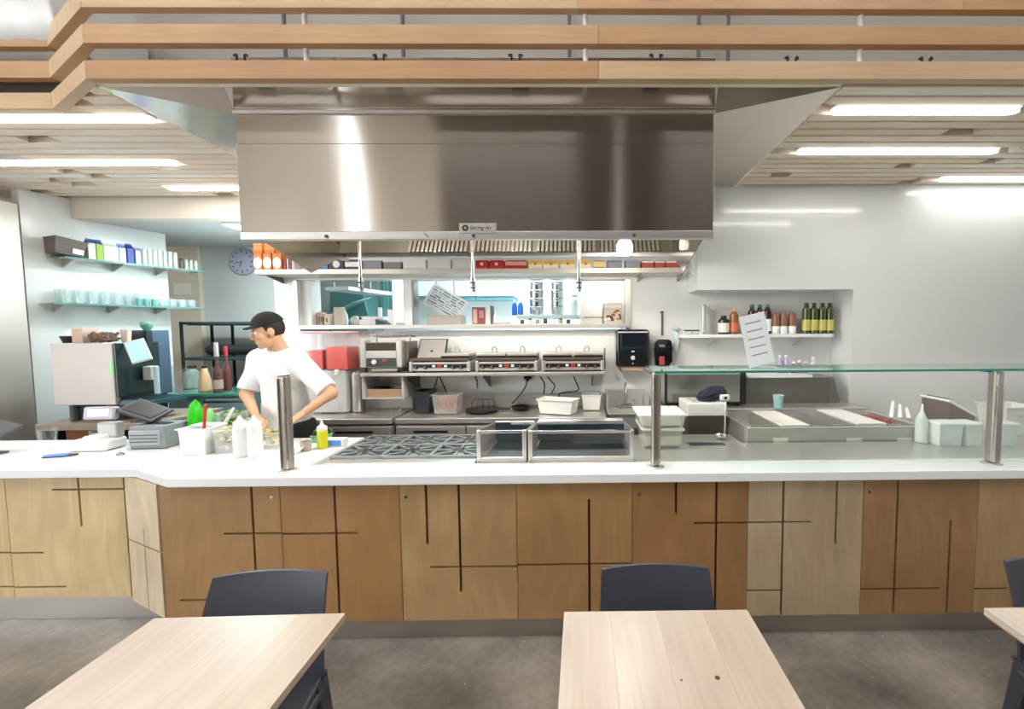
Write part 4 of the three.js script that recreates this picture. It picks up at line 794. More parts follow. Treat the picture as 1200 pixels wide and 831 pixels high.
// ================= DISH ROOM SEEN THROUGH THE PASS =================
{
  const SY = po.y0;                       // sill height
  // steel bench below the far wall
  const bench = G('dish_bench', 'white bench with upstand in the dish room', 'bench'); wb(bench, 'top', S('#e2e2e0', 0.3), [-2.3, RR - 0.02], [1.44, 1.48], [5.7, RB - 0.001], 0.004); for (const x of [-2.2, -0.6, RR - 0.1]) wb(bench, 'leg', M.steel, [x, x + 0.05], [0, 1.44], [5.75, 5.8], 0.002); settle(bench);
  // wall cupboards
  let n = 0; for (const [a, b, c] of [[485, 510, '#f4f4f2'], [511, 531, '#d3d8d6'], [532, 556, '#cdd3d2'], [557, 602, '#f4f4f2']]) {
    const q = B(a, 318, b, 347, 6.2), g = G('wall_cupboard', ['white wall cupboard beside the mullion in the dish room', 'narrow pale grey cupboard next to the white cupboard by the mullion', 'pale grey wall cupboard beside the wide white one', 'wide white wall cupboard in the dish room'][n++], 'cupboard');
    wb(g, 'body', S('#e6e6e4', 0.4), [q.x0, q.x1 - 0.002], [q.y0, 2.75], [6.22, RB - 0.002], 0.002); wb(g, 'door', S(c, 0.3), [q.x0 + 0.004, q.x1 - 0.006], [q.y0 + 0.004, 2.745], [6.2, 6.219], 0.003); wb(g, 'underside_rail', S('#6f9ea3', 0.5), [q.x0, q.x1 - 0.002], [q.y0 - 0.05, q.y0 - 0.001], [6.24, RB - 0.002], 0.002); settle(g);
  }
  // shelf of stacked pots
  const sd = 5.2, sh = at(643, 369, sd).y, sx0 = at(605, 370, sd).x, sx1 = at(681, 370, sd).x;
  const ps = G('pot_shelf', 'white shelf of stacked steel pots in the dish room', 'shelf'); wb(ps, 'board', M.white, [sx0, sx1 + 0.6], [sh - 0.04, sh], [sd, sd + 0.5], 0.004); for (const x of [sx0 + 0.02, sx1 + 0.5]) wb(ps, 'post', M.white, [x, x + 0.03], [0, sh - 0.04], [sd + 0.2, sd + 0.23], 0.002); settle(ps);
  const pot = (px, r, k, label, grp) => { const p = at(px, 350, sd + 0.12); for (let i = 0; i < k; i++) { const g = G('steel_pot', label, 'pot', grp), R = r * (1 - 0.03 * i), H = 0.1; part(g, 'pan', lathe([[0, 0], [R * 0.92, 0], [R * 0.95, 0.008], [R, H - 0.012], [R * 1.06, H - 0.01], [R * 1.06, H], [R * 0.96, H], [R * 0.9, 0.012], [0, 0.012]], 24), M.chrome); for (const s of [-1, 1]) part(g, 'handle', tube([[s * R, H * 0.6, 0.03], [s * (R + 0.035), H * 0.62, 0.02], [s * (R + 0.035), H * 0.62, -0.02], [s * R, H * 0.6, -0.03]], 0.005, 12, 6), M.chrome); g.position.set(p.x, sh + i * (H + 0.002) + 0.001, p.z); g.rotation.y = Math.PI / 2; } };
  pot(629, 0.095, 4, 'steel pot in the tall stack beside the blue bottles', 'pots stacked beside the blue bottles'); pot(653, 0.085, 4, 'steel pot in the stack between the tall stack and the closing panel', 'pots stacked beside the closing panel');
  for (const px of [603, 610]) { const p = at(px, 360, sd + 0.08), g = G('detergent_bottle', 'blue detergent bottle with a pale cap in the dish room', 'bottle', 'blue bottles in the dish room'); part(g, 'body', lathe([[0, 0], [0.032, 0], [0.034, 0.01], [0.034, 0.1], [0.026, 0.14], [0.012, 0.16], [0, 0.16]], 18), S('#2a6fd0', 0.25)); cyl(g, 'cap', M.plastic, 0, 0.158, 0, 0.014, 0.012, 0.03, 12); g.position.set(p.x, sh, p.z); }
  { const p = at(673, 355, sd + 0.1), g = G('spray_bottle', 'white bottle between the pots and the steel panel', 'bottle'); part(g, 'body', lathe([[0, 0], [0.045, 0], [0.046, 0.16], [0.02, 0.21], [0, 0.21]], 18), M.plastic); part(g, 'trigger', box(0.07, 0.03, 0.02, 0.006), S('#b9d7d4', 0.4), 0.01, 0.235, 0); cyl(g, 'collar', M.greyLight, 0, 0.205, 0, 0.014, 0.014, 0.02, 10); g.position.set(p.x, sh, p.z); }
  // left part: sloping shelf, dish machine hood, curtain, bright far window
  const slope = G('tilted_shelf', 'white shelf running back at the side wall of the dish room', 'shelf');
  const a = at(386, 334, 4.75), b = at(441, 342, 5.5);
  const L = Math.hypot(b.x - a.x, b.z - a.z), ang = Math.atan2(-(b.z - a.z), b.x - a.x);
  part(slope, 'board', box(L, 0.045, 0.3, 0.004), M.white, 0, 0, 0); for (const s of [-1, 1]) part(slope, 'hanger', new THREE.CylinderGeometry(0.008, 0.008, 2.8 - (a.y + b.y) / 2 - 0.02, 8), M.steel, s * L * 0.4, (2.8 - (a.y + b.y) / 2) / 2 + 0.01, -0.1);
  slope.position.set((a.x + b.x) / 2, (a.y + b.y) / 2 - 0.02, (a.z + b.z) / 2 - 0.14); slope.rotation.y = ang;
  const dm = G('dish_machine', 'teal steel dish machine with an open sloping hood', 'dishwasher'), q = B(384, 344, 430, 376, 6.0);
  wb(dm, 'cabinet', S('#7aa9a8', 0.35, 0.2), [q.x0, q.x1], [0, q.y0 + 0.02], [6.0, 6.5], 0.01); part(dm, 'hood', prism([[0, 0], [q.x1 - q.x0, 0], [q.x1 - q.x0 - 0.08, (q.y1 - q.y0) * 0.95], [0.02, (q.y1 - q.y0) * 0.98]], 0.45, 0.006), S('#5f9491', 0.35, 0.2), q.x0, q.y0 + 0.03, -6.5); part(dm, 'door', box(0.62, 0.02, 0.5, 0.004), S('#9ac3c1', 0.3, 0.2), q.x0 + 0.3, q.y0 + 0.16, -5.85, 0.2, 0, 0.42); settle(dm);
  for (let i = 0; i < 3; i++) { const p = B(446 + i * 5, 320, 450 + i * 5, 372, 6.4); const c = solo('strip_curtain', box(p.x1 - p.x0, 2.798 - p.y0, 0.012, 0.004), S(['#5fa19d', '#7db7b3', '#6aaaa6'][i], 0.4), [(p.x0 + p.x1) / 2, (p.y0 + 2.798) / 2, -6.4], 'hanging teal curtain strip in the dish room', 'curtain', 'curtain strips in the dish room'); }
  const fl = G('wall_light', 'bright white light panel on the dish room wall beside the curtain', 'light panel'), w0 = at(459, 345, RB - 0.03), w1 = at(473, 345, RB - 0.03); wb(fl, 'frame', M.white, [w0.x - 0.03, w1.x + 0.03], [1.72, 2.45], [RB - 0.05, RB - 0.001], 0.004); wb(fl, 'screen', S('#ffffff', 0.4, 0, { emissive: '#f2fdff', emissiveIntensity: 1.3 }), [w0.x, w1.x], [1.76, 2.41], [RB - 0.054, RB - 0.05], 0); settle(fl);
  // things on the sill
  const on_s = (px0, px1, py, d, m, name, label, cat, dep = 0.1, extra) => { const p = B(px0, py, px1, 380, d), g = G(name, label, cat); wb(g, 'body', m, [p.x0, p.x1], [SY + 0.001, p.y1], [d, d + dep], 0.004); if (extra) extra(g, p); return settle(g); };
  on_s(371.5, 377.5, 366, WB + 0.1, S('#cbb8a6', 0.6), 'paper_bag', 'patterned tan paper bag at the sill corner', 'bag', 0.08, (g, p) => { for (let i = 0; i < 3; i++) wb(g, 'print', S('#6b4f42', 0.6), [p.x0 + 0.015 + i * 0.022, p.x0 + 0.026 + i * 0.022], [SY + 0.02 + i * 0.01, SY + 0.08], [WB + 0.0985, WB + 0.1005], 0); });
  on_s(379.5, 386, 368, WB + 0.1, S('#d8c8ba', 0.6), 'paper_bag', 'pale tan paper bag beside the patterned bag', 'bag', 0.08, (g, p) => { wb(g, 'print', S('#5d4a44', 0.6), [p.x0 + 0.02, p.x1 - 0.02], [SY + 0.03, SY + 0.07], [WB + 0.0985, WB + 0.1005], 0); });
  on_s(391, 401, 361, WB + 0.08, S('#c3b5a4', 0.6), 'small_carton', 'small tan carton standing in front of white bags', 'box', 0.06, (g, p) => wb(g, 'flap', S('#d6cbbd', 0.6), [p.x0, p.x1], [p.y1, p.y1 + 0.008], [WB + 0.08, WB + 0.14], 0.002));
  for (const [px, r, s] of [[387, 0.05, 1.1], [402, 0.05, 2.2], [417, 0.055, 1.1]]) { const p = at(px, 372, WB + 0.23), ge = new THREE.IcosahedronGeometry(r, 3), pa = ge.attributes.position; for (let i = 0; i < pa.count; i++) { const x = pa.getX(i), y = pa.getY(i), z = pa.getZ(i), k = 1 + 0.25 * (vn(x * 30 + 9, y * 30 + z * 22 + 9, 64, 64) - 0.5); pa.setXYZ(i, x * k, Math.max(-r * 0.5, y * k) * s, z * 0.7 * k); } ge.computeVertexNormals(); solo('plastic_bag', ge, S(px === 387 ? '#c3cde0' : '#eef4f6', 0.35), [p.x, SY + 0.004 + r * 0.5 * s, p.z], px === 387 ? 'crumpled pale blue bag on the pass sill' : px === 402 ? 'tall crumpled white bag on the pass sill' : 'low crumpled white bag beside the tall one on the sill', 'bag'); }
  on_s(421, 449, 371, WB + 0.14, S('#eeeeec', 0.35), 'label_printer', 'white label printer with dark buttons on the pass sill', 'printer', 0.12, (g, p) => { wb(g, 'slot', M.black, [p.x0 + 0.0, p.x0 + 0.03], [p.y1 - 0.03, p.y1 - 0.005], [WB + 0.138, WB + 0.142], 0); wb(g, 'arm', M.white, [p.x1 - 0.06, p.x1 - 0.03], [p.y1, p.y1 + 0.09], [WB + 0.16, WB + 0.2], 0.004); });
  for (const px of [427, 436]) { const p = at(px, 375, WB + 0.02); solo('drinking_glass', glassGeo(0.022, 0.03, 0.085), M.tumbler, [p.x, SY, p.z], 'small clear glass standing on the pass sill', 'glass', 'glasses on the pass sill'); }
  on_s(454, 461, 363, WB + 0.1, S('#f4f4f2', 0.4), 'paper_roll_box', 'narrow white box on the pass sill by the mullion', 'box', 0.06, (g, p) => wb(g, 'cap', M.greyLight, [p.x0, p.x1], [p.y1, p.y1 + 0.006], [WB + 0.1, WB + 0.16], 0.002));
  { const p0 = at(439, 380, WB - 0.02), p1 = at(451, 380, WB - 0.02); solo('baking_tray', prism([[0, 0], [p1.x - p0.x, 0], [p1.x - p0.x, 0.012], [0, 0.05]], 0.2, 0.002), S('#31464a', 0.4, 0.5), [p0.x, SY + 0.002, -WB - 0.2], 'thin dark tray lying on the pass sill', 'tray'); }
  on_s(501, 541, 370, WB - 0.02, S('#a9a29a', 0.45), 'grey_tray', 'grey shallow box on the pass sill below the sheet', 'tray', 0.16, (g, p) => wb(g, 'rim', S('#b9b2aa', 0.45), [p.x0 - 0.003, p.x1 + 0.003], [p.y1, p.y1 + 0.006], [WB - 0.022, WB + 0.14], 0.002));
  { // tilted order sheet
    const t = canvasTex(256, 160, (c, W, H) => { c.fillStyle = '#f4f9fa'; c.fillRect(0, 0, W, H); c.fillStyle = '#4d6f86'; let s = 7; const R = () => (s = (s * 16807) % 2147483647) / 2147483647; for (let y = 14; y < H - 10; y += 17) { let x = 12 + R() * 8; while (x < W - 24) { const w = 8 + R() * 60; c.fillRect(x, y, Math.min(w, W - 14 - x), R() > 0.5 ? 8 : 4); x += w + 6 + R() * 10; } } });
    const p = at(522, 360, WB + 0.2), g = G('order_sheet', 'white printed sheet leaning at a slant behind the grey box', 'sheet'); part(g, 'backing', box(0.4, 0.24, 0.004, 0.001), M.white, 0, 0, 0); part(g, 'print', new THREE.PlaneGeometry(0.39, 0.23), S('#ffffff', 0.5, 0, { map: t }), 0, 0, 0.0026); g.position.copy(p); g.position.y = SY + 0.218; g.rotation.set(-0.15, 0, -0.52); }
  on_s(553, 568, 360, WB + 0.03, S('#8a4a44', 0.45), 'recipe_book', 'upright book with a brown and pink cover', 'book', 0.03, (g, p) => { wb(g, 'cover_picture', S('#d9b3a4', 0.45), [p.x0 + 0.012, p.x0 + 0.05], [SY + 0.01, p.y1 - 0.02], [WB + 0.0285, WB + 0.0305], 0); wb(g, 'cover_picture', S('#c98a9a', 0.45), [p.x0 + 0.07, p.x1 - 0.01], [SY + 0.06, p.y1 - 0.03], [WB + 0.0285, WB + 0.0305], 0); });
  on_s(569, 574.5, 358, WB + 0.05, S('#eeeeec', 0.5), 'folder', 'white upright folder beside the brown book', 'folder', 0.16, (g, p) => wb(g, 'spine_edge', M.greyDark, [p.x1, p.x1 + 0.006], [SY, p.y1], [WB + 0.05, WB + 0.21], 0));
  { const p = at(581, 370, WB + 0.04), g = G('squeeze_bottle', 'white pointed squeeze bottle on the pass sill', 'bottle'); part(g, 'body', lathe([[0, 0], [0.022, 0], [0.024, 0.01], [0.022, 0.08], [0.012, 0.1], [0, 0.1]], 16), M.plastic); part(g, 'nozzle', lathe([[0.012, 0], [0.004, 0.04], [0, 0.041]], 12), M.plastic, 0, 0.098, 0); g.position.set(p.x, SY, p.z); }
  { const p = at(588, 378, WB + 0.02), g = G('soap_tray', 'white oval tray on the pass sill beside the pointed bottle', 'tray'); const l = part(g, 'dish', lathe([[0, 0], [0.07, 0], [0.085, 0.018], [0.08, 0.018], [0.068, 0.004], [0, 0.004]], 24), M.plastic); part(g, 'soap', box(0.06, 0.014, 0.03, 0.006), S('#d7e6e4', 0.4), 0, 0.011, 0); g.position.set(p.x, SY, p.z); }
  { const q2 = B(708, 355, 728.5, 380, WB - 0.03), g = G('cereal_carton', 'printed brown and white carton leaning on the closing panel', 'box'); wb(g, 'body', S('#c7b5a6', 0.5), [q2.x0, q2.x1], [SY, q2.y1], [WB - 0.03, WB + 0.06], 0.003); let s2 = 3; for (let i = 0; i < 14; i++) { const w = rr(0.02, 0.045), h = rr(0.012, 0.03), x = rr(q2.x0, q2.x1 - w), y = rr(SY + 0.02, q2.y1 - 0.07); wb(g, 'print', S(['#54393a', '#8c5a3c', '#efe6dc', '#2e2a2c'][i % 4], 0.5), [x, x + w], [y, y + h], [WB - 0.0312 - i * 0.00004, WB - 0.03], 0); } wb(g, 'title_band', S('#e6e0da', 0.5), [q2.x0 + 0.004, q2.x1 - 0.004], [q2.y1 - 0.045, q2.y1 - 0.01], [WB - 0.0314, WB - 0.03], 0); settle(g); }
  for (let i = 0; i < 7; i++) { const p = at(612 + i * 9, 377, WB + 0.06); const g = G('spice_jar', 'small jar in the row on the sill below the pots', 'jar', 'small jars on the pass sill'); part(g, 'jar', lathe([[0, 0], [0.02, 0], [0.021, 0.035], [0.017, 0.04], [0, 0.04]], 14), S(['#3a474c', '#dfe8e8', '#8fa889'][i % 3], 0.3)); cyl(g, 'lid', i % 2 ? M.greyDark : M.plastic, 0, 0.04, 0, 0.019, 0.019, 0.012, 14); g.position.set(p.x, SY, p.z); }
  // cool light of the dish room
  const dl = G('ceiling_panel', 'square cool ceiling light of the dish room', 'ceiling light'); part(dl, 'frame', box(1.66, 0.03, 0.86, 0.005), M.white, -0.9, 2.785, -5.5); part(dl, 'diffuser', box(1.6, 0.006, 0.8), S('#ffffff', 0.4, 0, { emissive: '#e9fbff', emissiveIntensity: 1.5 }), -0.9, 2.767, -5.5);
  const l = new THREE.RectAreaLight(COOL, 8, 1.6, 0.8); l.position.set(-0.9, 2.755, -5.5); l.rotation.x = -Math.PI / 2; dl.add(l); settle(dl);
}

// ================= SERVICE HALL =================
{
  const p = at(283, 306.5, HB - 0.03), g = G('wall_clock', 'round pale wall clock with dark hour marks', 'clock'), R = 0.17;
  part(g, 'case', lathe([[0, 0], [R, 0], [R, 0.02], [R - 0.012, 0.028], [R - 0.02, 0.022], [0, 0.022]], 40), S('#b4b4cb', 0.4), 0, 0, 0, Math.PI / 2);
  part(g, 'dial', lathe([[0, 0.001], [R - 0.02, 0.001], [R - 0.02, 0]], 40), S('#c2c2d6', 0.5), 0, 0, 0.022, Math.PI / 2);
  for (let i = 0; i < 12; i++) { const a = i * Math.PI / 6; part(g, 'hour_mark', box(0.014, i % 3 ? 0.02 : 0.03, 0.002), M.greyDark, Math.sin(a) * 0.125, Math.cos(a) * 0.125, 0.025, 0, 0, -a); }
  for (const [a, L, w] of [[-1.78, 0.1, 0.007], [-2.75, 0.07, 0.01]]) part(g, 'hand', box(w, L, 0.002), M.greyDark, Math.sin(a) * L / 2, Math.cos(a) * L / 2, 0.028, 0, 0, -a);
  g.position.set(p.x, p.y, -HB + 0.001);
  const n0 = B(203, 332, 223, 345, HB - 0.07), s = G('wall_notice', 'cream paper notice taped to the cream wall', 'notice'); wb(s, 'sheet', S('#fbeedd', 0.7), [n0.x0, n0.x1], [n0.y0, n0.y1], [HB - 0.064, HB - 0.061], 0); for (const x of [n0.x0, n0.x1 - 0.02]) wb(s, 'tape', M.plastic, [x, x + 0.02], [n0.y1 - 0.015, n0.y1 + 0.008], [HB - 0.0655, HB - 0.064], 0); settle(s);
  // black shelving rack
  const d = 4.9, r = G('wire_shelving', 'black metal shelving rack in the service hall', 'shelving'), X0 = at(214, 410, d).x, X1 = at(318, 410, d).x, yt = at(260, 377, d).y, ym = at(260, 417, d).y, ylow = 1.02;
  for (const x of [X0, at(240, 410, d).x, X1]) for (const z of x === X0 || x === X1 ? [d, d + 0.4] : [d + 0.4]) rod(r, 'post', M.blackMatt, [x, 0, -z], [x, yt, -z], 0.016, 10);
  for (const y of [yt, ym, ylow, 0.4]) { const sh = wb(r, 'shelf', S('#274244', 0.5), [X0, X1], [y - 0.03, y - 0.001], [d, d + 0.4], 0.004); for (let i = 0; i < 3; i++) part(sh, 'rib', box(X1 - X0, 0.008, 0.012), M.blackMatt, 0, -0.019, -0.12 + i * 0.12); }
  settle(r);
  const mat = G('rolled_mat', 'black rolled ribbed mat on the hall shelving', 'mat'), m0 = at(230, 408, d), m1 = at(312, 404, d), Lm = m1.x - m0.x, Rm = 0.06;
  part(mat, 'roll', lathe(Array.from({ length: 41 }, (_, i) => [i === 0 || i === 40 ? Rm * 0.7 : Rm - (i % 2) * 0.003, i * Lm / 40]), 20), M.rubber, 0, 0, 0, 0, 0, -Math.PI / 2); part(mat, 'core_end', lathe([[0, 0.002], [Rm * 0.7, 0]], 18), M.black, 0.001, 0, 0, 0, 0, Math.PI / 2); mat.position.set(m0.x, ym + Rm + 0.001, -d - 0.15);
  for (const px of [276, 286, 297]) { const q = at(px, 455, d); const w = G('white_jug', 'white plastic jug on the lower hall shelf', 'jug', 'jugs on the hall shelving'); part(w, 'body', lathe([[0, 0], [0.04, 0], [0.042, 0.01], [0.042, 0.2], [0.025, 0.25], [0, 0.25]], 16), M.greyLight); cyl(w, 'cap', M.greyDark, 0, 0.248, 0, 0.022, 0.022, 0.03, 12); w.position.set(q.x, ylow, -d - 0.2); }
  const hl = G('hall_light', 'slim light panel on the low hall ceiling', 'ceiling light'); part(hl, 'frame', box(0.33, 0.025, 0.2, 0.004), M.white, -3.3, HH - 0.013, -4.34); part(hl, 'diffuser', box(0.3, 0.006, 0.17), S('#ffffff', 0.4, 0, { emissive: '#eaf7ff', emissiveIntensity: 1.4 }), -3.3, HH - 0.028, -4.34);
  const l = new THREE.RectAreaLight(COOL, 130, 0.3, 0.17); l.position.set(-3.3, HH - 0.04, -4.34); l.rotation.x = -Math.PI / 2; hl.add(l); settle(hl);
}

// ================= COFFEE SIDE =================
const proj = v => { const q = v.clone().project(camera); return [(q.x + 1) * 600, (1 - q.y) * 415.5]; };
const lwN = new THREE.Vector3(Math.sin(lwAng), 0, Math.cos(lwAng));
const LP = (t, o, y) => lw1.clone().addScaledVector(lwDir, t).addScaledVector(lwN, o).setY(y);
function tOf(px, o, y) { let a = -1.6, b = 0.5; for (let i = 0; i < 40; i++) { const m = (a + b) / 2; if (proj(LP(m, o, y))[0] < px) a = m; else b = m; } return (a + b) / 2; }
function place(g, px, o, y) { g.position.copy(LP(tOf(px, o, y), o, y)); g.rotation.y = lwAng; return g; }
const GS = [2.31, 1.9];
GS.forEach((y, i) => {
  const t0 = tOf(i ? 62 : 76, 0.25, y), t1 = 0.2, L = t1 - t0, c = LP((t0 + t1) / 2, 0, y);
  const g = G('glass_shelf', i ? 'lower glass wall shelf full of drinking glasses' : 'upper glass wall shelf with cartons and bottles', 'shelf');
  part(g, 'pane', box(L, 0.013, 0.25, 0.003), S('#e6f2f0', 0.08, 0, { transmission: 0.6, thickness: 0 }), 0, -0.007, 0.127);
  part(g, 'front_edge', box(L, 0.015, 0.004), S('#5f8f8a', 0.2), 0, -0.0075, 0.254); part(g, 'end_edge', box(0.004, 0.015, 0.25), S('#3f6f6c', 0.2), L / 2 + 0.002, -0.0075, 0.127);
  for (const s of [-0.42, -0.1, 0.22]) part(g, 'bracket', prism([[0, 0], [0.2, 0], [0.2, -0.008], [0.012, -0.06], [0, -0.06]], 0.012), M.steel, s * L, -0.0145, 0.001, 0, -Math.PI / 2, 0);
  g.position.copy(c); g.rotation.y = lwAng;
});
// glasses on the lower shelf: two rows
{
  const tall = glassGeo(0.03, 0.037, 0.125), low = glassGeo(0.03, 0.034, 0.085);
  for (let r = 0; r < 2; r++) { const o = 0.16 - r * 0.09; for (let i = 0; i < 13; i++) { const t = tOf(70, 0.19, GS[1]) + 0.05 + i * 0.086; if (t > 0.16) break; const big = i < 8, g = solo('drinking_glass', big ? tall : low, M.shelfGlass, [0, 0, 0], big ? 'tall clear glass on the lower glass shelf' : 'low clear glass at the far end of the lower glass shelf', 'glass', big ? 'tall glasses on the lower shelf' : 'low glasses on the lower shelf'); g.position.copy(LP(t, o, GS[1])); } }
  for (let i = 0; i < 3; i++) { const t = tOf(162 + i * 9, 0.225, GS[1]); const g = G('teal_tin', 'small teal cup in front of the glasses on the lower shelf', 'cup', 'teal cups on the lower shelf'); part(g, 'cup', glassGeo(0.018, 0.02, 0.07), S('#5fa8a0', 0.35)); part(g, 'rim', new THREE.TorusGeometry(0.0195, 0.0015, 6, 18), M.plastic, 0, 0.07, 0, Math.PI / 2); g.position.copy(LP(t, 0.232, GS[1])); }
  // upper shelf
  const y = GS[0], o = 0.14;
  const tray = G('framed_tray', 'dark framed wire basket tilted at the shelf end', 'basket'); part(tray, 'basket', tubGeo(0.2, 0.14, 0.2, 0.82, 0.004, 0.006), S('#6d625a', 0.6), 0, 0, 0); part(tray, 'tag', box(0.07, 0.045, 0.003), M.plastic, 0.05, 0.04, 0.095); for (let i = 0; i < 4; i++) part(tray, 'wire', box(0.2, 0.003, 0.003), M.greyDark, 0, 0.02 + i * 0.03, 0.088 + i * 0.003); place(tray, 75, 0.14, y); tray.position.y += 0.02; tray.rotation.z = -0.16; tray.scale.setScalar(1.0);
  const milk = (px, w0, h, c, top, label, grp) => { const w = 0.05; const g = G('drink_carton', label, 'carton', grp); part(g, 'body', box(w, h * 0.78, 0.075, 0.003), S(c, 0.45), 0, h * 0.39, 0); part(g, 'gable', prism([[-0.036, 0], [0.036, 0], [0.004, h * 0.16], [-0.004, h * 0.16]], w, 0), S(top, 0.45), -w / 2, h * 0.78, 0, 0, Math.PI / 2, 0); part(g, 'crimp', box(w, h * 0.06, 0.005), S(top, 0.45), 0, h * 0.97, 0); place(g, px, o, y); return g; };
  milk(106, 0.075, 0.2, '#dfe3c8', '#4a5a8a', 'white carton with a blue crimped top beside the tray');
  milk(115.5, 0.075, 0.2, '#8fb21e', '#3d55a0', 'lime green drink carton on the upper shelf');
  for (const px of [124.5, 133]) milk(px, 0.075, 0.19, '#e9f0e4', '#e3ede2', 'white drink carton on the upper glass shelf', 'white cartons on the upper shelf');
  milk(142, 0.07, 0.19, '#c6cbe8', '#7f8fd0', 'pale violet drink carton beside the blue carton'); milk(151.5, 0.08, 0.2, '#25459c', '#1f3a88', 'deep blue drink carton on the upper glass shelf'); milk(161, 0.07, 0.18, '#cfcfe9', '#b9b6dc', 'lilac drink carton between blue carton and glasses');
  for (let i = 0; i < 7; i++) { const g = solo('water_glass', glassGeo(0.017, 0.018, 0.17), M.frosted, [0, 0, 0], 'tall straight glass in the row on the upper shelf', 'glass', 'straight glasses on the upper shelf'); place(g, 170 + i * 6, 0.19, y); }
  for (let i = 0; i < 4; i++) { const g = G('spice_jar', i ? 'small pale jar at the far end of the upper shelf' : 'brown jar at the far end of the upper shelf', 'jar', i ? 'pale jars on the upper shelf' : undefined); part(g, 'jar', lathe([[0, 0], [0.016, 0], [0.017, 0.005], [0.017, 0.09], [0.014, 0.1], [0, 0.1]], 16), S(i ? '#c9cfc4' : '#6d5c46', 0.4)); cyl(g, 'lid', i ? M.greyLight : M.greyDark, 0, 0.1, 0, 0.016, 0.016, 0.018, 14); place(g, 213 + i * 5.6, 0.15, y); }
}
{ // tall stainless fridge at the far left
  const d = 3.3, X1 = at(33, 380, 3.72).x, g = G('upright_fridge', 'tall stainless upright refrigerator beside the glass shelves', 'fridge'), m = S('#d3c9be', 0.42, 0.55, { bumpMap: steelRough, bumpScale: 0.00005 });
  wb(g, 'cabinet', m, [X1 - 0.8, X1], [0.12, 2.72], [d + 0.05, d + 0.42], 0.006); wb(g, 'door', m, [X1 - 0.8, X1], [0.15, 2.7], [d, d + 0.048], 0.01); wb(g, 'handle', M.chrome, [X1 - 0.76, X1 - 0.73], [1.0, 1.6], [d - 0.04, d - 0.015], 0.008); wb(g, 'plinth', M.black, [X1 - 0.78, X1 - 0.02], [0, 0.12], [d + 0.08, d + 0.4], 0.003); settle(g);
}
const CH = 0.9, CFd = 3.45;
{ // coffee counter
  const X0 = at(40, 492, CFd).x, X1 = at(178, 492, CFd).x, g = G('coffee_counter', 'coffee counter with a wood front edge and open shelf', 'counter');
  wb(g, 'top', S('#9b8a79', 0.4), [X0, X1], [CH - 0.05, CH - 0.001], [CFd, 4.14], 0.004); wb(g, 'side', M.greyDark, [X0, X0 + 0.03], [0, CH - 0.05], [CFd + 0.04, 4.12], 0.002); wb(g, 'side', M.greyDark, [X1 - 0.03, X1], [0, CH - 0.05], [CFd + 0.04, 4.12], 0.002); wb(g, 'shelf', M.greyDark, [X0 + 0.03, X1 - 0.03], [CH - 0.27, CH - 0.24], [CFd + 0.05, 4.1], 0.002); wb(g, 'back', M.blackMatt, [X0 + 0.03, X1 - 0.03], [0, CH - 0.05], [4.1, 4.12], 0); settle(g);
  const q = B(77, 498, 131, 520, CFd + 0.08), cb = G('cardboard_box', 'brown cardboard box with a white label under the coffee counter', 'box'); wb(cb, 'box', S('#b4774f', 0.8), [q.x0, q.x1], [CH - 0.239, Math.min(q.y1, CH - 0.06)], [CFd + 0.08, CFd + 0.4], 0.003); const lb = B(104, 503, 122, 513, CFd + 0.08); wb(cb, 'label', M.plastic, [lb.x0, lb.x1], [lb.y0, lb.y1], [CFd + 0.0785, CFd + 0.081], 0); wb(cb, 'print', M.greyDark, [lb.x0 + 0.025, lb.x1 - 0.025], [(lb.y0 + lb.y1) / 2 + 0.008, (lb.y0 + lb.y1) / 2 + 0.016], [CFd + 0.078, CFd + 0.0786], 0); settle(cb);
  // dark bin behind the machine feet
  // fully automatic coffee machine seen from its side
  const d = 3.52, b = B(61, 402.5, 133, 475, d), cm = G('coffee_machine', 'large grey coffee machine turned sideways with a black front', 'coffee machine');
  wb(cm, 'side_panel', S('#c9c0b7', 0.45, 0.1), [b.x0, b.x1], [b.y0, b.y1], [d, d + 0.04], 0.006); wb(cm, 'cabinet', M.greyDark, [b.x0 + 0.01, b.x1], [b.y0 + 0.01, b.y1 - 0.01], [d + 0.04, d + 0.38], 0.004);
  wb(cm, 'front_panel', S('#12292c', 0.2), [b.x1, b.x1 + 0.02], [b.y0 + 0.06, b.y1], [d + 0.01, d + 0.37], 0.004); wb(cm, 'glow_strip', S('#38ff6a', 0.4, 0, { emissive: '#28e85a', emissiveIntensity: 0.9 }), [b.x1 - 0.012, b.x1 - 0.002], [b.y0 + 0.25, b.y0 + 0.37], [d - 0.003, d + 0.001], 0.001);
  const sc = part(cm, 'screen', box(0.13, 0.2, 0.016, 0.006), M.greyLight, b.x1 + 0.11, b.y1 - 0.07, -d - 0.1, -0.35, 0.5, 0.5); part(sc, 'display', box(0.11, 0.17, 0.003), S('#8fb6c8', 0.1, 0, { emissive: '#9cc6dc', emissiveIntensity: 0.5 }), 0, 0, 0.0095);
  wb(cm, 'spout', M.greyLight, [b.x1 + 0.03, b.x1 + 0.1], [b.y0 + 0.18, b.y0 + 0.3], [d + 0.2, d + 0.28], 0.008); wb(cm, 'spout_post', S('#a9c4c2', 0.4), [b.x1 + 0.14, b.x1 + 0.17], [b.y0 + 0.06, b.y0 + 0.3], [d + 0.18, d + 0.21], 0.004); wb(cm, 'drip_tray', S('#22565b', 0.35), [b.x1, b.x1 + 0.26], [b.y0 - 0.01, b.y0 + 0.03], [d + 0.02, d + 0.36], 0.006); wb(cm, 'drip_cover', S('#123238', 0.3), [b.x1 + 0.005, b.x1 + 0.25], [b.y0 + 0.03, b.y0 + 0.036], [d + 0.03, d + 0.35], 0.001);
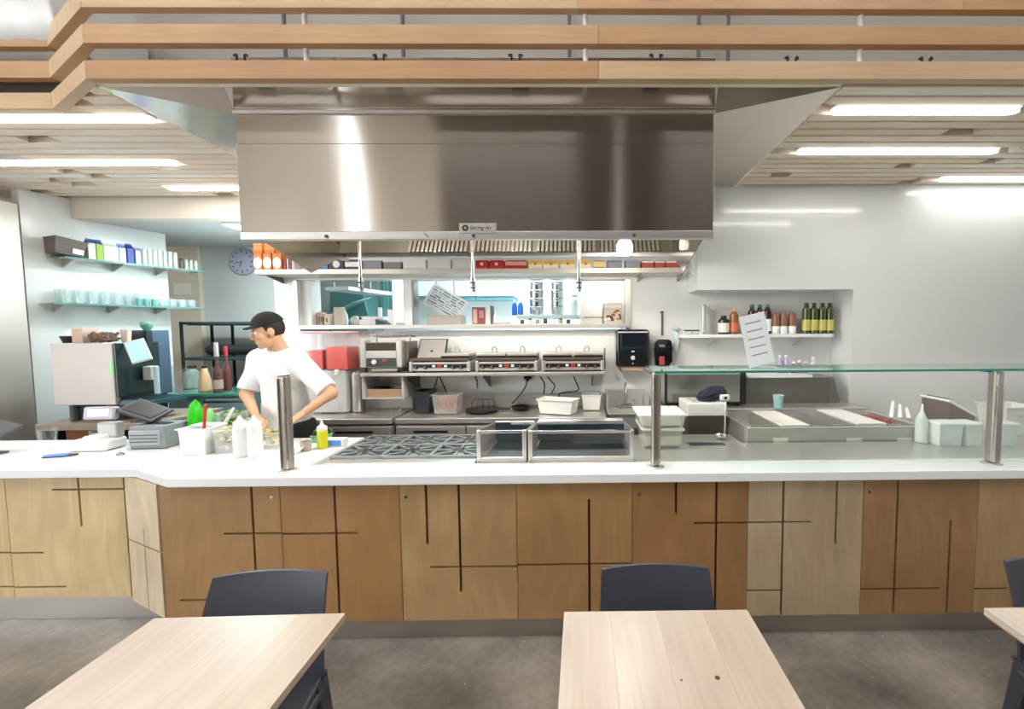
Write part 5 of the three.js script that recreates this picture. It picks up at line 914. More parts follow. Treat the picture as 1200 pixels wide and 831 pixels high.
  for (const x of [b.x0 + 0.09, b.x1 - 0.1]) for (const z of [d + 0.06, d + 0.32]) cyl(cm, 'foot', M.greyDark, x, CH, -z, 0.03, 0.03, b.y0 - CH, 14);
  wb(cm, 'water_tank', M.blackMatt, [b.x0, b.x1 + 0.05], [CH, b.y0 - 0.005], [d + 0.16, d + 0.26], 0.004); settle(cm);
  // on top of it
  const top = b.y1; let p = at(84, 396, d + 0.15), k = G('bean_bowl', 'dark bowl with a white domed lid on the coffee machine', 'bowl'); part(k, 'bowl', lathe([[0, 0], [0.05, 0], [0.07, 0.06], [0.066, 0.06], [0.048, 0.006], [0, 0.006]], 20), S('#3b3a34', 0.5)); part(k, 'lid', lathe([[0.066, 0], [0.05, 0.035], [0, 0.055]], 20), M.frosted, 0, 0.055, 0); k.position.set(p.x, top, p.z);
  p = at(100, 394, d + 0.12); k = G('filter_box', 'small beige box on the coffee machine', 'box'); part(k, 'box', box(0.09, 0.12, 0.12, 0.004), S('#c9ab97', 0.6), 0, 0.06, 0); part(k, 'flap', box(0.088, 0.004, 0.05), S('#d6bba8', 0.6), 0, 0.122, 0.03); k.position.set(p.x, top, p.z);
  p = at(122, 394, d + 0.12); k = G('bean_hopper', 'clear hopper of brown coffee beans on the coffee machine', 'hopper'); part(k, 'hopper', tubGeo(0.2, 0.11, 0.16, 0.9, 0.003, 0.005), M.tumbler); const bn = part(k, 'beans', chunks(0.18, 0.1, 0.14, 160, 0.013, 0.85), S('#6b4330', 0.6)); k.position.set(p.x, top, p.z);
  p = at(148, 398, d + 0.3); k = G('paper_cups', 'stack of beige paper cups behind the coffee machine screen', 'cup'); for (let i = 0; i < 3; i++) part(k, 'cup', glassGeo(0.028, 0.036, 0.09), S('#dcc7b4', 0.6), 0, 0.0 + i * 0.012, 0); k.position.set(p.x, top - 0.002, p.z); k.position.x = Math.min(k.position.x, b.x1 - 0.04);
  // second, dark machine further along
  const q2 = B(163, 387, 187, 458, 4.0), s2 = G('espresso_grinder', 'dark tall grinder with a steel face beside the coffee machine', 'grinder'); wb(s2, 'body', S('#142022', 0.3), [q2.x0, q2.x1 - 0.06], [CH, q2.y1], [3.94, 4.12], 0.008); wb(s2, 'face', S('#5a6f86', 0.3, 0.5), [q2.x1 - 0.06, q2.x1], [CH + 0.16, q2.y1], [3.95, 4.11], 0.006); for (const y of [0.36, 0.26]) cyl(s2, 'dial', M.chrome, q2.x1 - 0.075, CH + y, -3.938, 0.016, 0.014, 0.012, 14, Math.PI / 2); for (const x of [0.16, 0.1]) cyl(s2, 'cup_holder', S('#b9a58c', 0.5), q2.x1 - x, CH, -3.935, 0.028, 0.034, 0.09, 14); part(s2, 'hopper', lathe([[0.025, 0], [0.045, 0.04], [0.045, 0.07], [0.03, 0.08], [0, 0.08]], 18), S('#7fb59d', 0.2, 0, { transmission: 0.4, thickness: 0 }), q2.x0 + 0.06, q2.y1, -4.03); settle(s2);
}
const BBH = at(245, 461, 4.2).y;
{ // back bar with bottles
  const X0 = at(190, 470, 4.2).x, X1 = at(286, 470, 4.2).x, g = G('back_bar', 'grey bar cabinet with a green glass top', 'counter');
  wb(g, 'top', S('#4f8f7d', 0.12, 0, { clearcoat: 0.5 }), [X0, X1], [BBH - 0.03, BBH - 0.001], [4.2, 4.7], 0.004); wb(g, 'body', S('#6f8c96', 0.45), [X0 + 0.02, X1 - 0.01], [0.08, BBH - 0.03], [4.24, 4.7], 0.004); wb(g, 'door', S('#7e9ba5', 0.4), [X0 + 0.4, X1 - 0.02], [0.1, BBH - 0.05], [4.22, 4.24], 0.004); wb(g, 'seal', M.black, [X0 + 0.38, X1 - 0.015], [BBH - 0.09, BBH - 0.075], [4.216, 4.222], 0); wb(g, 'plinth', M.black, [X0 + 0.03, X1 - 0.02], [0, 0.08], [4.3, 4.68], 0); settle(g);
  const bottle = (px, d, pts, m, label, cap, capR, capH, extra) => { const p = at(px, 440, d), b = G('bottle', label, 'bottle'); part(b, 'body', lathe(pts, 20), m); const H = pts[pts.length - 2][1]; if (cap) cyl(b, 'cap', cap, 0, H - 0.004, 0, capR, capR * 0.9, capH, 14); if (extra) extra(b); b.position.set(p.x, BBH, p.z); };
  const liquor = (r, h) => [[0, 0], [r, 0], [r * 1.02, 0.01], [r, h * 0.55], [r * 0.9, h * 0.62], [0.014, h * 0.72], [0.013, h], [0, h]];
  bottle(196, 4.3, liquor(0.05, 0.42), S('#dcecee', 0.05, 0, { transmission: 0.8, thickness: 0 }), 'clear pointed bottle with a red stopper on the bar', S('#c2283a', 0.4), 0.02, 0.07);
  bottle(255, 4.25, liquor(0.04, 0.36), S('#5d3b38', 0.1, 0, { clearcoat: 0.6 }), 'tall dark spirit bottle with a silver neck foil', M.greyLight, 0.02, 0.14, b => part(b, 'label', lathe([[0.0415, 0], [0.0415, 0.09]], 20), S('#b9a59a', 0.5), 0, 0.04, 0));
  bottle(266, 4.4, liquor(0.036, 0.36), S('#6b3a38', 0.12, 0, { clearcoat: 0.6 }), 'dark bottle with a red neck band beside the spirit bottle', S('#c53a48', 0.4), 0.018, 0.1);
  bottle(240, 4.32, [[0, 0], [0.055, 0], [0.055, 0.02], [0.05, 0.12], [0.025, 0.22], [0.022, 0.24], [0, 0.24]], S('#d9b48e', 0.35), 'tan sloping bottle with a black cap on the bar', M.black, 0.024, 0.025);
  bottle(225, 4.6, [[0, 0], [0.07, 0], [0.072, 0.01], [0.07, 0.17], [0.04, 0.2], [0.035, 0.22], [0, 0.22]], S('#cfe0d8', 0.08, 0, { transmission: 0.7, thickness: 0 }), 'wide clear jar with a black lid on the bar', M.black, 0.042, 0.025);
  { const p = at(220, 440, 4.36), t = G('glass_dome', 'clear glass dome standing on the bar', 'dome'); part(t, 'dome', lathe([[0.085, 0], [0.086, 0.14], [0.07, 0.2], [0.03, 0.225], [0, 0.23]], 24), M.tumbler); part(t, 'knob', lathe([[0, 0.03], [0.012, 0.024], [0.008, 0], [0, 0]], 12), M.tumbler, 0, 0.228, 0); t.position.set(p.x, BBH, p.z); }
  for (const px of [247, 252]) { const p = at(px, 440, 4.45); solo('tube_glass', glassGeo(0.018, 0.02, 0.24), M.tumbler, [p.x, BBH, p.z], 'slim tall glass standing between the bottles on the bar', 'glass', 'slim glasses on the bar'); }
}

// ================= ON THE WHITE COUNTER, LEFT =================
const C = (px, py) => on(px, py, CT);
{
  let p = C(57, 527), g = solo('drinking_glass', glassGeo(0.034, 0.05, 0.14, 0.003), M.tumbler, [p.x, CT, p.z], 'empty clear tumbler alone on the white counter', 'glass');
  p = C(67, 535); g = G('card_holder', 'blue pen tray with a clear clip lying on the counter', 'tray'); part(g, 'tray', box(0.11, 0.016, 0.05, 0.007), S('#6d8fd0', 0.3), 0, 0.008, 0); part(g, 'dark_edge', box(0.11, 0.006, 0.054, 0.003), S('#2c3350', 0.4), -0.004, 0.0032, 0); part(g, 'clip', new THREE.TorusGeometry(0.022, 0.004, 8, 20), M.greyDark, 0.075, 0.005, 0, Math.PI / 2); g.position.set(p.x, CT, p.z); g.rotation.y = 0.25;
  p = C(141, 533); g = G('counter_bell', 'tiny dark bell on the white counter', 'bell'); part(g, 'dome', lathe([[0.02, 0], [0.019, 0.006], [0.008, 0.014], [0, 0.016]], 16), M.steelDark); cyl(g, 'button', M.chrome, 0, 0.015, 0, 0.004, 0.004, 0.008, 8); g.position.set(p.x, CT, p.z);
  // customer display on a white stand
  p = C(133, 526); g = G('customer_display', 'white payment stand with a glowing customer display', 'display'); part(g, 'base', box(0.24, 0.07, 0.16, 0.022), M.plastic, 0, 0.035, 0); part(g, 'paper_slot', box(0.09, 0.075, 0.1, 0.012), M.white, 0.02, 0.06, 0.02); part(g, 'neck', box(0.12, 0.1, 0.06, 0.012), M.greyLight, 0.05, 0.12, -0.04);
  const sc = part(g, 'head', box(0.19, 0.085, 0.045, 0.012), S('#aeaab4', 0.4), 0.03, 0.235, -0.01, -0.18, 0, 0); part(sc, 'display', box(0.125, 0.045, 0.003, 0.001), S('#ffffff', 0.3, 0, { emissive: '#c3cdff', emissiveIntensity: 0.55 }), 0, 0.002, 0.0225); for (const s of [-1, 1]) part(g, 'foot', box(0.05, 0.006, 0.1), M.black, s * 0.08, 0.002, 0); g.position.set(p.x - 0.105, CT, -2.8); g.rotation.y = 0.06;
  // till printer and touch screen
  p = C(181, 523); g = G('receipt_printer', 'grey receipt printer with ribbed front', 'printer'); part(g, 'body', box(0.22, 0.15, 0.2, 0.01), S('#83888d', 0.45), 0, 0.076, 0); part(g, 'front_cover', box(0.19, 0.1, 0.02, 0.006), S('#9da2a6', 0.45), -0.01, 0.075, 0.1); for (let i = 0; i < 3; i++) part(g, 'rib', box(0.17, 0.006, 0.008), M.greyDark, -0.01, 0.05 + i * 0.022, 0.109); part(g, 'paper_slot', box(0.13, 0.008, 0.05, 0.002), M.black, 0.02, 0.152, 0.02); g.position.set(p.x + 0.02, CT, -2.88); g.rotation.y = 0.05;
  p = C(187, 515); g = G('touch_screen', 'tilted black touch screen standing on the receipt printer', 'screen'); part(g, 'panel', box(0.22, 0.02, 0.17, 0.006), S('#3c3d42', 0.4), 0, 0.075, 0, 0.3, 0, -0.42); part(g, 'bezel', box(0.18, 0.004, 0.13, 0.001), M.black, 0.0045, 0.086, 0.003, 0.3, 0, -0.42); part(g, 'stem', box(0.05, 0.06, 0.05, 0.008), M.greyDark, 0, 0.035, -0.01); part(g, 'foot', box(0.12, 0.012, 0.1, 0.004), M.greyDark, 0, 0.006, 0); g.position.set(p.x + 0.05, CT + 0.158, -2.9);
  // dark monitor cut by the frame
  p = at(-2, 492, 2.7); g = G('till_monitor', 'dark tilted till screen at the far end of the counter', 'screen'); part(g, 'panel', box(0.2, 0.02, 0.16, 0.004), M.greyDark, 0, 0.17, 0, 0.35, 0, -0.35); part(g, 'stem', box(0.04, 0.17, 0.04, 0.006), M.greyDark, -0.04, 0.085, 0); part(g, 'foot', box(0.14, 0.012, 0.12, 0.004), M.greyDark, -0.04, 0.006, 0); g.position.set(p.x - 0.03, CT, -2.68);
}
// salad bins, green bag, utensils
function bag(seedv, sx, sy, sz, m, label, pos, name = 'plastic_bag') {
  const ge = new THREE.IcosahedronGeometry(1, 5), pa = ge.attributes.position;
  for (let i = 0; i < pa.count; i++) { const x = pa.getX(i), y = pa.getY(i), z = pa.getZ(i), k = 1 + 0.3 * (vn(x * 4 + seedv, y * 4 + z * 3 + 20, 64, 64) - 0.5) + 0.12 * (vn(x * 11 + seedv, y * 11 + z * 9 + 40, 64, 64) - 0.5); pa.setXYZ(i, x * k * sx, Math.max(-0.85, y * k) * sy, z * k * sz); }
  const mg = mergeVertices(new THREE.BufferGeometry().setAttribute('position', pa.clone()), 1e-5); mg.computeVertexNormals(); mg.computeBoundingBox();
  return solo(name, mg, m, [pos[0], pos[1] - mg.boundingBox.min.y, pos[2]], label, 'bag');
}
{
  const leaf = (n, w, d, h, cols, k) => { const gs = []; for (let i = 0; i < n; i++) { const s = new THREE.CircleGeometry(rr(0.014, 0.028), 7), pa = s.attributes.position; for (let j = 0; j < pa.count; j++) pa.setZ(j, 0.35 * pa.getX(j) * pa.getX(j) * 40 + rr(-0.004, 0.004)); s.scale(1, rr(1, 1.7), 1); s.rotateX(rr(0, 6)); s.rotateY(rr(0, 6)); s.translate(rr(-0.45, 0.45) * w, rr(0.055, Math.max(h, 0.06)), rr(-0.45, 0.45) * d); s.computeVertexNormals(); gs.push(s); } return mergeGeometries(gs); };
  const bin = (px0, px1, pyT, pyB, dep, m, label, fillC, n, lid, o) => { const a = C(px0, pyB), b = C(px1, pyB), w = b.x - a.x, d = -a.z, h = at((px0 + px1) / 2, pyT, d).y - CT, g = G('salad_bin', label, 'container'); part(g, 'bin', tubGeo(w, h, dep, 0.9, 0.003, 0.01), m); if (n) { const c = part(g, 'contents', leaf(n, w * 0.85, dep * 0.85, h * 0.95), S(fillC, 0.7, 0, { side: THREE.DoubleSide })); } else part(g, 'contents', box(w * 0.82, h * 0.55, dep * 0.8, 0.02), S(fillC, 0.6), 0, h * 0.32, 0); if (lid) part(g, 'rim_lid', box(w * 0.9, 0.008, dep * 0.5, 0.003), M.frosted, 0, h + 0.005, -dep * 0.24); g.position.set((a.x + b.x) / 2, CT, -d - dep / 2 - (o ?? 0)); return g; };
  bin(210, 240, 503, 534, 0.16, M.frosted, 'frosted white container with a red spoon handle standing in it', '#eef1ec', 0, true);
  bin(250, 277, 504, 532, 0.14, M.clear, 'clear container of pale chopped salad on the counter', '#d9d7b0', 260);
  bin(294, 326, 507, 527, 0.09, M.clear, 'clear container of yellowish salad against the sneeze guard post', '#dcd096', 140);
  bin(255, 280, 484, 519, 0.09, M.clear, 'tall clear bin of green leaves behind the other containers', '#7fae52', 330);
  const p1 = C(196, 518); bag(3, 0.04, 0.15, 0.05, S('#35d61e', 0.35, 0, { transmission: 0.15, thickness: 0 }), 'bright green plastic bag between printer and salad containers', [at(230, 490, 2.985).x, CT, -2.985]);
  bag(9, 0.04, 0.12, 0.04, S('#a6f09a', 0.3, 0, { transmission: 0.35, thickness: 0, side: THREE.DoubleSide }), 'pale green translucent bag sagging beside the bright green bag', [at(245, 490, 2.985).x, CT, -2.985]);
  const rs = B(225, 472, 233, 510, 2.62), u = G('serving_spoon', 'red handled spoon standing in the frosted container', 'utensil'); rod(u, 'handle', S('#c2342c', 0.35), [0, 0.01, 0], [0.012, 0.2, -0.01], 0.009, 10); part(u, 'grip_end', new THREE.SphereGeometry(0.0095, 12, 8), S('#d0473f', 0.35), 0.012, 0.2, -0.01); u.position.set((rs.x0 + rs.x1) / 2, CT + 0.1, -2.67);
  const u2 = G('tongs', 'white plastic tongs leaning in the leafy bin', 'tongs'), q = B(257, 478, 276, 506, 2.9); for (const s of [0, 1]) rod(u2, 'arm', M.plastic, [q.x0 + 0.01, q.y0, -2.875 - s * 0.02], [q.x1, q.y1, -2.89], 0.008, 8); settle(u2);
  for (const [px, dy] of [[288, 0], [304, 1]]) { const a = C(px, 533), d = -a.z, h = at(px, 486, d).y - CT, g = G('squeeze_bottle', 'white translucent squeeze bottle standing by the salad containers', 'bottle', 'white squeeze bottles by the salad'); const r = 0.038; part(g, 'body', lathe([[0, 0], [r, 0], [r + 0.002, 0.01], [r, h * 0.7], [r * 0.86, h * 0.78], [0, h * 0.78]], 20), M.frosted); const c = part(g, 'cap', lathe([[r * 0.9, 0], [r * 0.9, 0.02], [r * 0.4, 0.035], [0.005, h * 0.24], [0, h * 0.24]], 18), M.plastic, 0, h * 0.77, 0); g.position.set(a.x, CT, -2.6); }
  { const a = C(380.5, 525), h = at(380, 492, -a.z).y - CT, g = G('oil_bottle', 'squeeze bottle of yellow oil beside the burners', 'bottle'), r = 0.031; part(g, 'body', lathe([[0, 0], [r, 0], [r + 0.001, 0.008], [r, h * 0.62], [0, h * 0.62]], 20), S('#c9c41a', 0.2)); part(g, 'clear_top', lathe([[r, 0], [r, h * 0.14], [r * 0.7, h * 0.17], [0, h * 0.17]], 20), M.frosted, 0, h * 0.62, 0); part(g, 'nozzle', lathe([[r * 0.6, 0], [r * 0.3, 0.012], [0.004, h * 0.2], [0, h * 0.2]], 14), M.plastic, 0, h * 0.79, 0); g.position.set(a.x - 0.012, CT, a.z); }
  { const p0 = at(388, 510, 2.84), p1b = at(443, 510, 2.84); const g = G('wrap_box', 'blue and white cling film box on the counter by the range', 'box'); part(g, 'box', box(0.13, 0.05, 0.06, 0.003), S('#f0f5fb', 0.4), 0, 0.026, 0); part(g, 'print', box(0.1, 0.036, 0.002), S('#4d8fe0', 0.4), 0, 0.026, 0.0305); g.position.set(-1.63, CT, -2.82); }
  { const a = C(336, 534), g = G('small_bowl', 'white bowl at the foot of the lone sneeze guard post', 'bowl'); part(g, 'bowl', lathe([[0, 0], [0.03, 0], [0.06, 0.04], [0.056, 0.04], [0.028, 0.005], [0, 0.005]], 24), M.plastic); part(g, 'foot_ring', new THREE.TorusGeometry(0.03, 0.003, 6, 20), M.plastic, 0, 0.003, 0, Math.PI / 2); g.position.set(a.x + 0.01, CT, a.z - 0.05); }
  { const a = C(355, 528); const g = G('ramekin', 'tan ramekin beside the white bowl', 'bowl'); part(g, 'cup', glassGeo(0.03, 0.033, 0.06, 0.004), S('#a89e8e', 0.5)); part(g, 'sauce', lathe([[0, 0.042], [0.027, 0.042], [0.027, 0.04]], 16), S('#c9b28a', 0.5)); g.position.set(a.x + 0.02, CT, a.z); }
  { const a = C(363, 522); const g = G('herb_tray', 'small green tub behind the ramekin', 'tub'); part(g, 'tub', tubGeo(0.1, 0.05, 0.08, 0.9, 0.003, 0.004), S('#8fbf95', 0.4)); part(g, 'herbs', leaf(60, 0.08, 0.07, 0.06), S('#4f8a44', 0.7, 0, { side: THREE.DoubleSide })); g.position.set(a.x + 0.02, CT, a.z - 0.1); }
}
// lone sneeze guard post
function guardPost(g, x, d, y1, px) {
  part(g, 'post', box(0.05, y1 - CT - 0.008, 0.05, 0.012), M.post, x, (y1 + CT + 0.008) / 2, -d);
  part(g, 'flange', lathe([[0, 0.008], [0.035, 0.008], [0.048, 0.003], [0.048, 0], [0, 0]], 24), M.steel, x, CT, -d);
  for (const s of [-1, 1]) part(g, 'glazing_bead', box(0.006, y1 - CT - 0.03, 0.014, 0.002), M.chrome, x + s * 0.016, (y1 + CT) / 2, -d + 0.028);
}
{ const g = G('guard_post', 'lone brushed steel sneeze guard post before the cook', 'post'); guardPost(g, at(335.5, 500, 2.33).x, 2.33, at(335, 440, 2.33).y); part(g, 'cap', box(0.052, 0.006, 0.052, 0.002), M.steel, at(335.5, 500, 2.33).x, at(335, 440, 2.33).y + 0.003, -2.33); settle(g); }
let NLEDGE = 1.25;

// ================= RIGHT: GLASS GUARD, PREP LINE, NICHE =================
const PH = 0.862;
{
  const d = 2.33, y1 = at(768, 437, d).y, g = G('sneeze_guard', 'glass sneeze guard with steel posts over the prep line', 'sneeze guard'), xa = at(768.5, 490, d).x, xb = at(1164.5, 490, d).x;
  for (const x of [xa, xb]) { guardPost(g, x, d, y1); part(g, 'bracket', box(0.03, 0.012, 0.3, 0.003), M.greyDark, x - 0.01, y1 - 0.006, -d - 0.15); }
  wb(g, 'front_pane', M.glass, [xa + 0.02, 4.6], [CT + 0.012, y1 - 0.014], [d + 0.008, d + 0.014], 0);
  const ts = wb(g, 'glass_shelf', S('#d7f2ea', 0.03, 0, { transmission: 0.9, thickness: 0 }), [xa - 0.012, 4.6], [y1, y1 + 0.012], [d - 0.03, d + 0.3], 0); part(ts, 'front_edge', box(4.6 - xa + 0.012, 0.012, 0.003), S('#2fa08a', 0.15, 0, { transmission: 0.25, thickness: 0 }), 0, 0, 0.1665); part(ts, 'back_edge', box(4.6 - xa + 0.012, 0.012, 0.003), S('#bfe6dc', 0.15, 0, { transmission: 0.4, thickness: 0 }), 0, 0, -0.1665);
  settle(g);
  const t = canvasTex(128, 256, (c, W, H) => { c.fillStyle = '#f3f3f7'; c.fillRect(0, 0, W, H); c.fillStyle = '#8c8c92'; for (let i = 0; i < 5; i++) { for (let j = 0; j < 9; j++) c.fillRect(22 + j * 9, 34 + i * 41, 7, 7); } });
  const m = G('menu_card', 'white printed menu card leaning on the glass shelf', 'menu card'), q0 = at(894, 434, 2.44), W = 0.15, H = 0.3; const cd = part(m, 'card', box(W, H, 0.004, 0.001), M.white, 0, H / 2, 0); part(cd, 'print', new THREE.PlaneGeometry(W * 0.97, H * 0.97), S('#ffffff', 0.4, 0, { map: t }), 0, 0, 0.0026); part(m, 'foot', box(W, 0.006, 0.05, 0.002), M.clear, 0, 0.004, -0.02); m.position.set(q0.x, y1 + 0.013, -2.44); cd.rotation.z = 0.23; cd.position.set(-0.038, H / 2 * 0.98 + 0.015, 0);
}
{ // steel counter behind the white ledge
  const x0 = at(745, 530, 2.45).x, g = G('prep_counter', 'stainless prep counter behind the white ledge under the sneeze guard', 'counter');
  wb(g, 'top', M.steel, [x0, 5.2], [PH - 0.04, PH - 0.001], [2.435, 2.86], 0.004); wb(g, 'body', M.steelDark, [x0 + 0.02, 5.18], [0.1, PH - 0.04], [2.44, 2.84], 0.002); wb(g, 'plinth', M.black, [x0 + 0.05, 5.15], [0, 0.1], [2.5, 2.8], 0); wb(g, 'rear_top', M.steel, [x0, at(855, 500, 3.1).x], [PH - 0.04, PH - 0.001], [2.861, 3.1], 0.004); wb(g, 'rear_leg', M.steel, [x0 + 0.1, x0 + 0.14], [0, PH - 0.04], [3.0, 3.04], 0.002);
  const s0 = on(808, 521, PH), s1 = on(850, 521, PH); wb(g, 'slot', M.black, [s0.x, s1.x], [PH, PH + 0.002], [-s0.z - 0.02, -s0.z + 0.03], 0); wb(g, 'slot_rim', M.chrome, [s0.x - 0.02, s1.x + 0.02], [PH, PH + 0.006], [-s0.z + 0.031, -s0.z + 0.05], 0.002);
  settle(g);
  const bx = (px0, px1, pyT, pyB, base, d, label, m) => { const q = B(px0, pyT, px1, pyB, d), h = q.y1 - base, k = G('food_box', label, 'container'); part(k, 'box', tubGeo(q.x1 - q.x0 - 0.02, h - 0.014, 0.28, 0.93, 0.003, 0.008), m, 0, 0, 0); part(k, 'lid', box(q.x1 - q.x0, 0.013, 0.32, 0.005), M.frosted, 0, h - 0.007, 0); part(k, 'contents', box((q.x1 - q.x0) * 0.8, h * 0.55, 0.25, 0.01), S('#e9e2c4', 0.7), 0, h * 0.32, 0); for (const s of [-1, 1]) part(k, 'lid_grip', box(0.03, 0.008, 0.014, 0.002), M.plastic, s * 0.03, h + 0.004, 0.05); k.position.set((q.x0 + q.x1) / 2, base, -d - 0.16); return base + h; };
  const h1 = bx(752, 803, 503, 515, PH + 0.001, 2.72, 'lower of two stacked clear boxes of pale food by the post', M.clear); bx(748, 806, 486, 500, h1 + 0.009, 2.72, 'upper lidded clear box of pale food by the guard post', M.clear);
}
{ // refrigerated prep table with pans
  const X0 = 1.14, X1 = 2.38, D0 = 2.88, D1 = 3.5, H = at(985, 500, D0).y, g = G('prep_table', 'stainless refrigerated prep table with a rail of food pans', 'prep table');
  wb(g, 'body', M.steel, [X0, X1], [0.12, H - 0.13], [D0 + 0.02, D1], 0.004); wb(g, 'rail_front', M.steel, [X0, X1], [H - 0.13, H], [D0, D0 + 0.03], 0.006); wb(g, 'rail_back', M.steel, [X0, X1], [H - 0.13, H + 0.02], [D1 - 0.05, D1], 0.006); for (const x of [X0, X1 - 0.04]) wb(g, 'rail_side', M.steel, [x, x + 0.04], [H - 0.13, H], [D0 + 0.03, D1 - 0.05], 0.004);
  for (const x of [X0 + 0.08, X1 - 0.08]) for (const d of [D0 + 0.1, D1 - 0.08]) cyl(g, 'castor', M.black, x, 0, -d, 0.04, 0.04, 0.12, 12);
  for (const px of [914, 1000, 1060]) { const q = B(px - 5, 512, px + 6, 522, D0); wb(g, 'label_card', M.plastic, [q.x0 - 0.02, q.x1 + 0.02], [q.y0, q.y1], [D0 - 0.004, D0 - 0.001], 0.0005); }
  settle(g);
  const pans = [['steel', 0.04, 0.24], ['white', 0.25, 0.46], ['steel', 0.47, 0.6], ['steel', 0.61, 0.78], ['lid', 0.79, 1.0], ['steel', 1.01, 1.19]];
  pans.forEach(([k, a, b], i) => { const w = b - a - 0.016, dep = D1 - D0 - 0.1, n = G('food_pan', ['empty steel food pan at the near end of the prep rail', 'white food pan with a pale sauce in the prep rail', 'narrow empty steel pan beside the white sauce pan', 'dark empty steel pan beside the covered white pan', 'white pan covered by a flat white lid', 'steel pan of red food holding three tongs'][i], 'food pan'); part(n, 'pan', tubGeo(w, 0.12, dep - 0.016, 0.9, 0.003, 0.007), k === 'steel' ? M.steel : M.plastic); if (k === 'white') part(n, 'sauce', box(w * 0.84, 0.02, dep * 0.84, 0.004), S('#efe6cf', 0.5), 0, 0.035, 0); if (k === 'lid') part(n, 'lid', box(w + 0.012, 0.008, dep, 0.003), M.plastic, 0, 0.125, 0); if (i === 5) part(n, 'contents', chunks(w * 0.9, 0.1, dep * 0.85, 120, 0.022, 0.95), S('#9a4a45', 0.6)); n.position.set(X0 + (a + b) / 2, H - 0.125 + 0.008, -(D0 + D1) / 2 + 0.01); });
  for (let i = 0; i < 3; i++) { const q = B(1044 + i * 8, 472 + i * 4, 1052 + i * 8, 494, 3.15), u = G('serving_tongs', 'white handled tongs leaning in the pan of red food', 'tongs', 'tongs in the red pan'); for (const s of [0, 1]) rod(u, 'arm', M.plastic, [q.x0 - 0.01, H + 0.005, -3.14 + i * 0.02 + s * 0.015], [q.x1, q.y1, -3.2], 0.011, 8); settle(u); }
  { const q = at(912, 466, D1 - 0.025), k = G('paper_cup', 'small pale teal paper cup on the prep table ledge', 'cup'); part(k, 'cup', glassGeo(0.032, 0.042, 0.105, 0.003), S('#a3d6d8', 0.5)); part(k, 'rim', new THREE.TorusGeometry(0.041, 0.003, 6, 20), S('#cdeaea', 0.5), 0, 0.105, 0, Math.PI / 2); k.position.set(q.x, H + 0.02, -D1 + 0.026); }
}
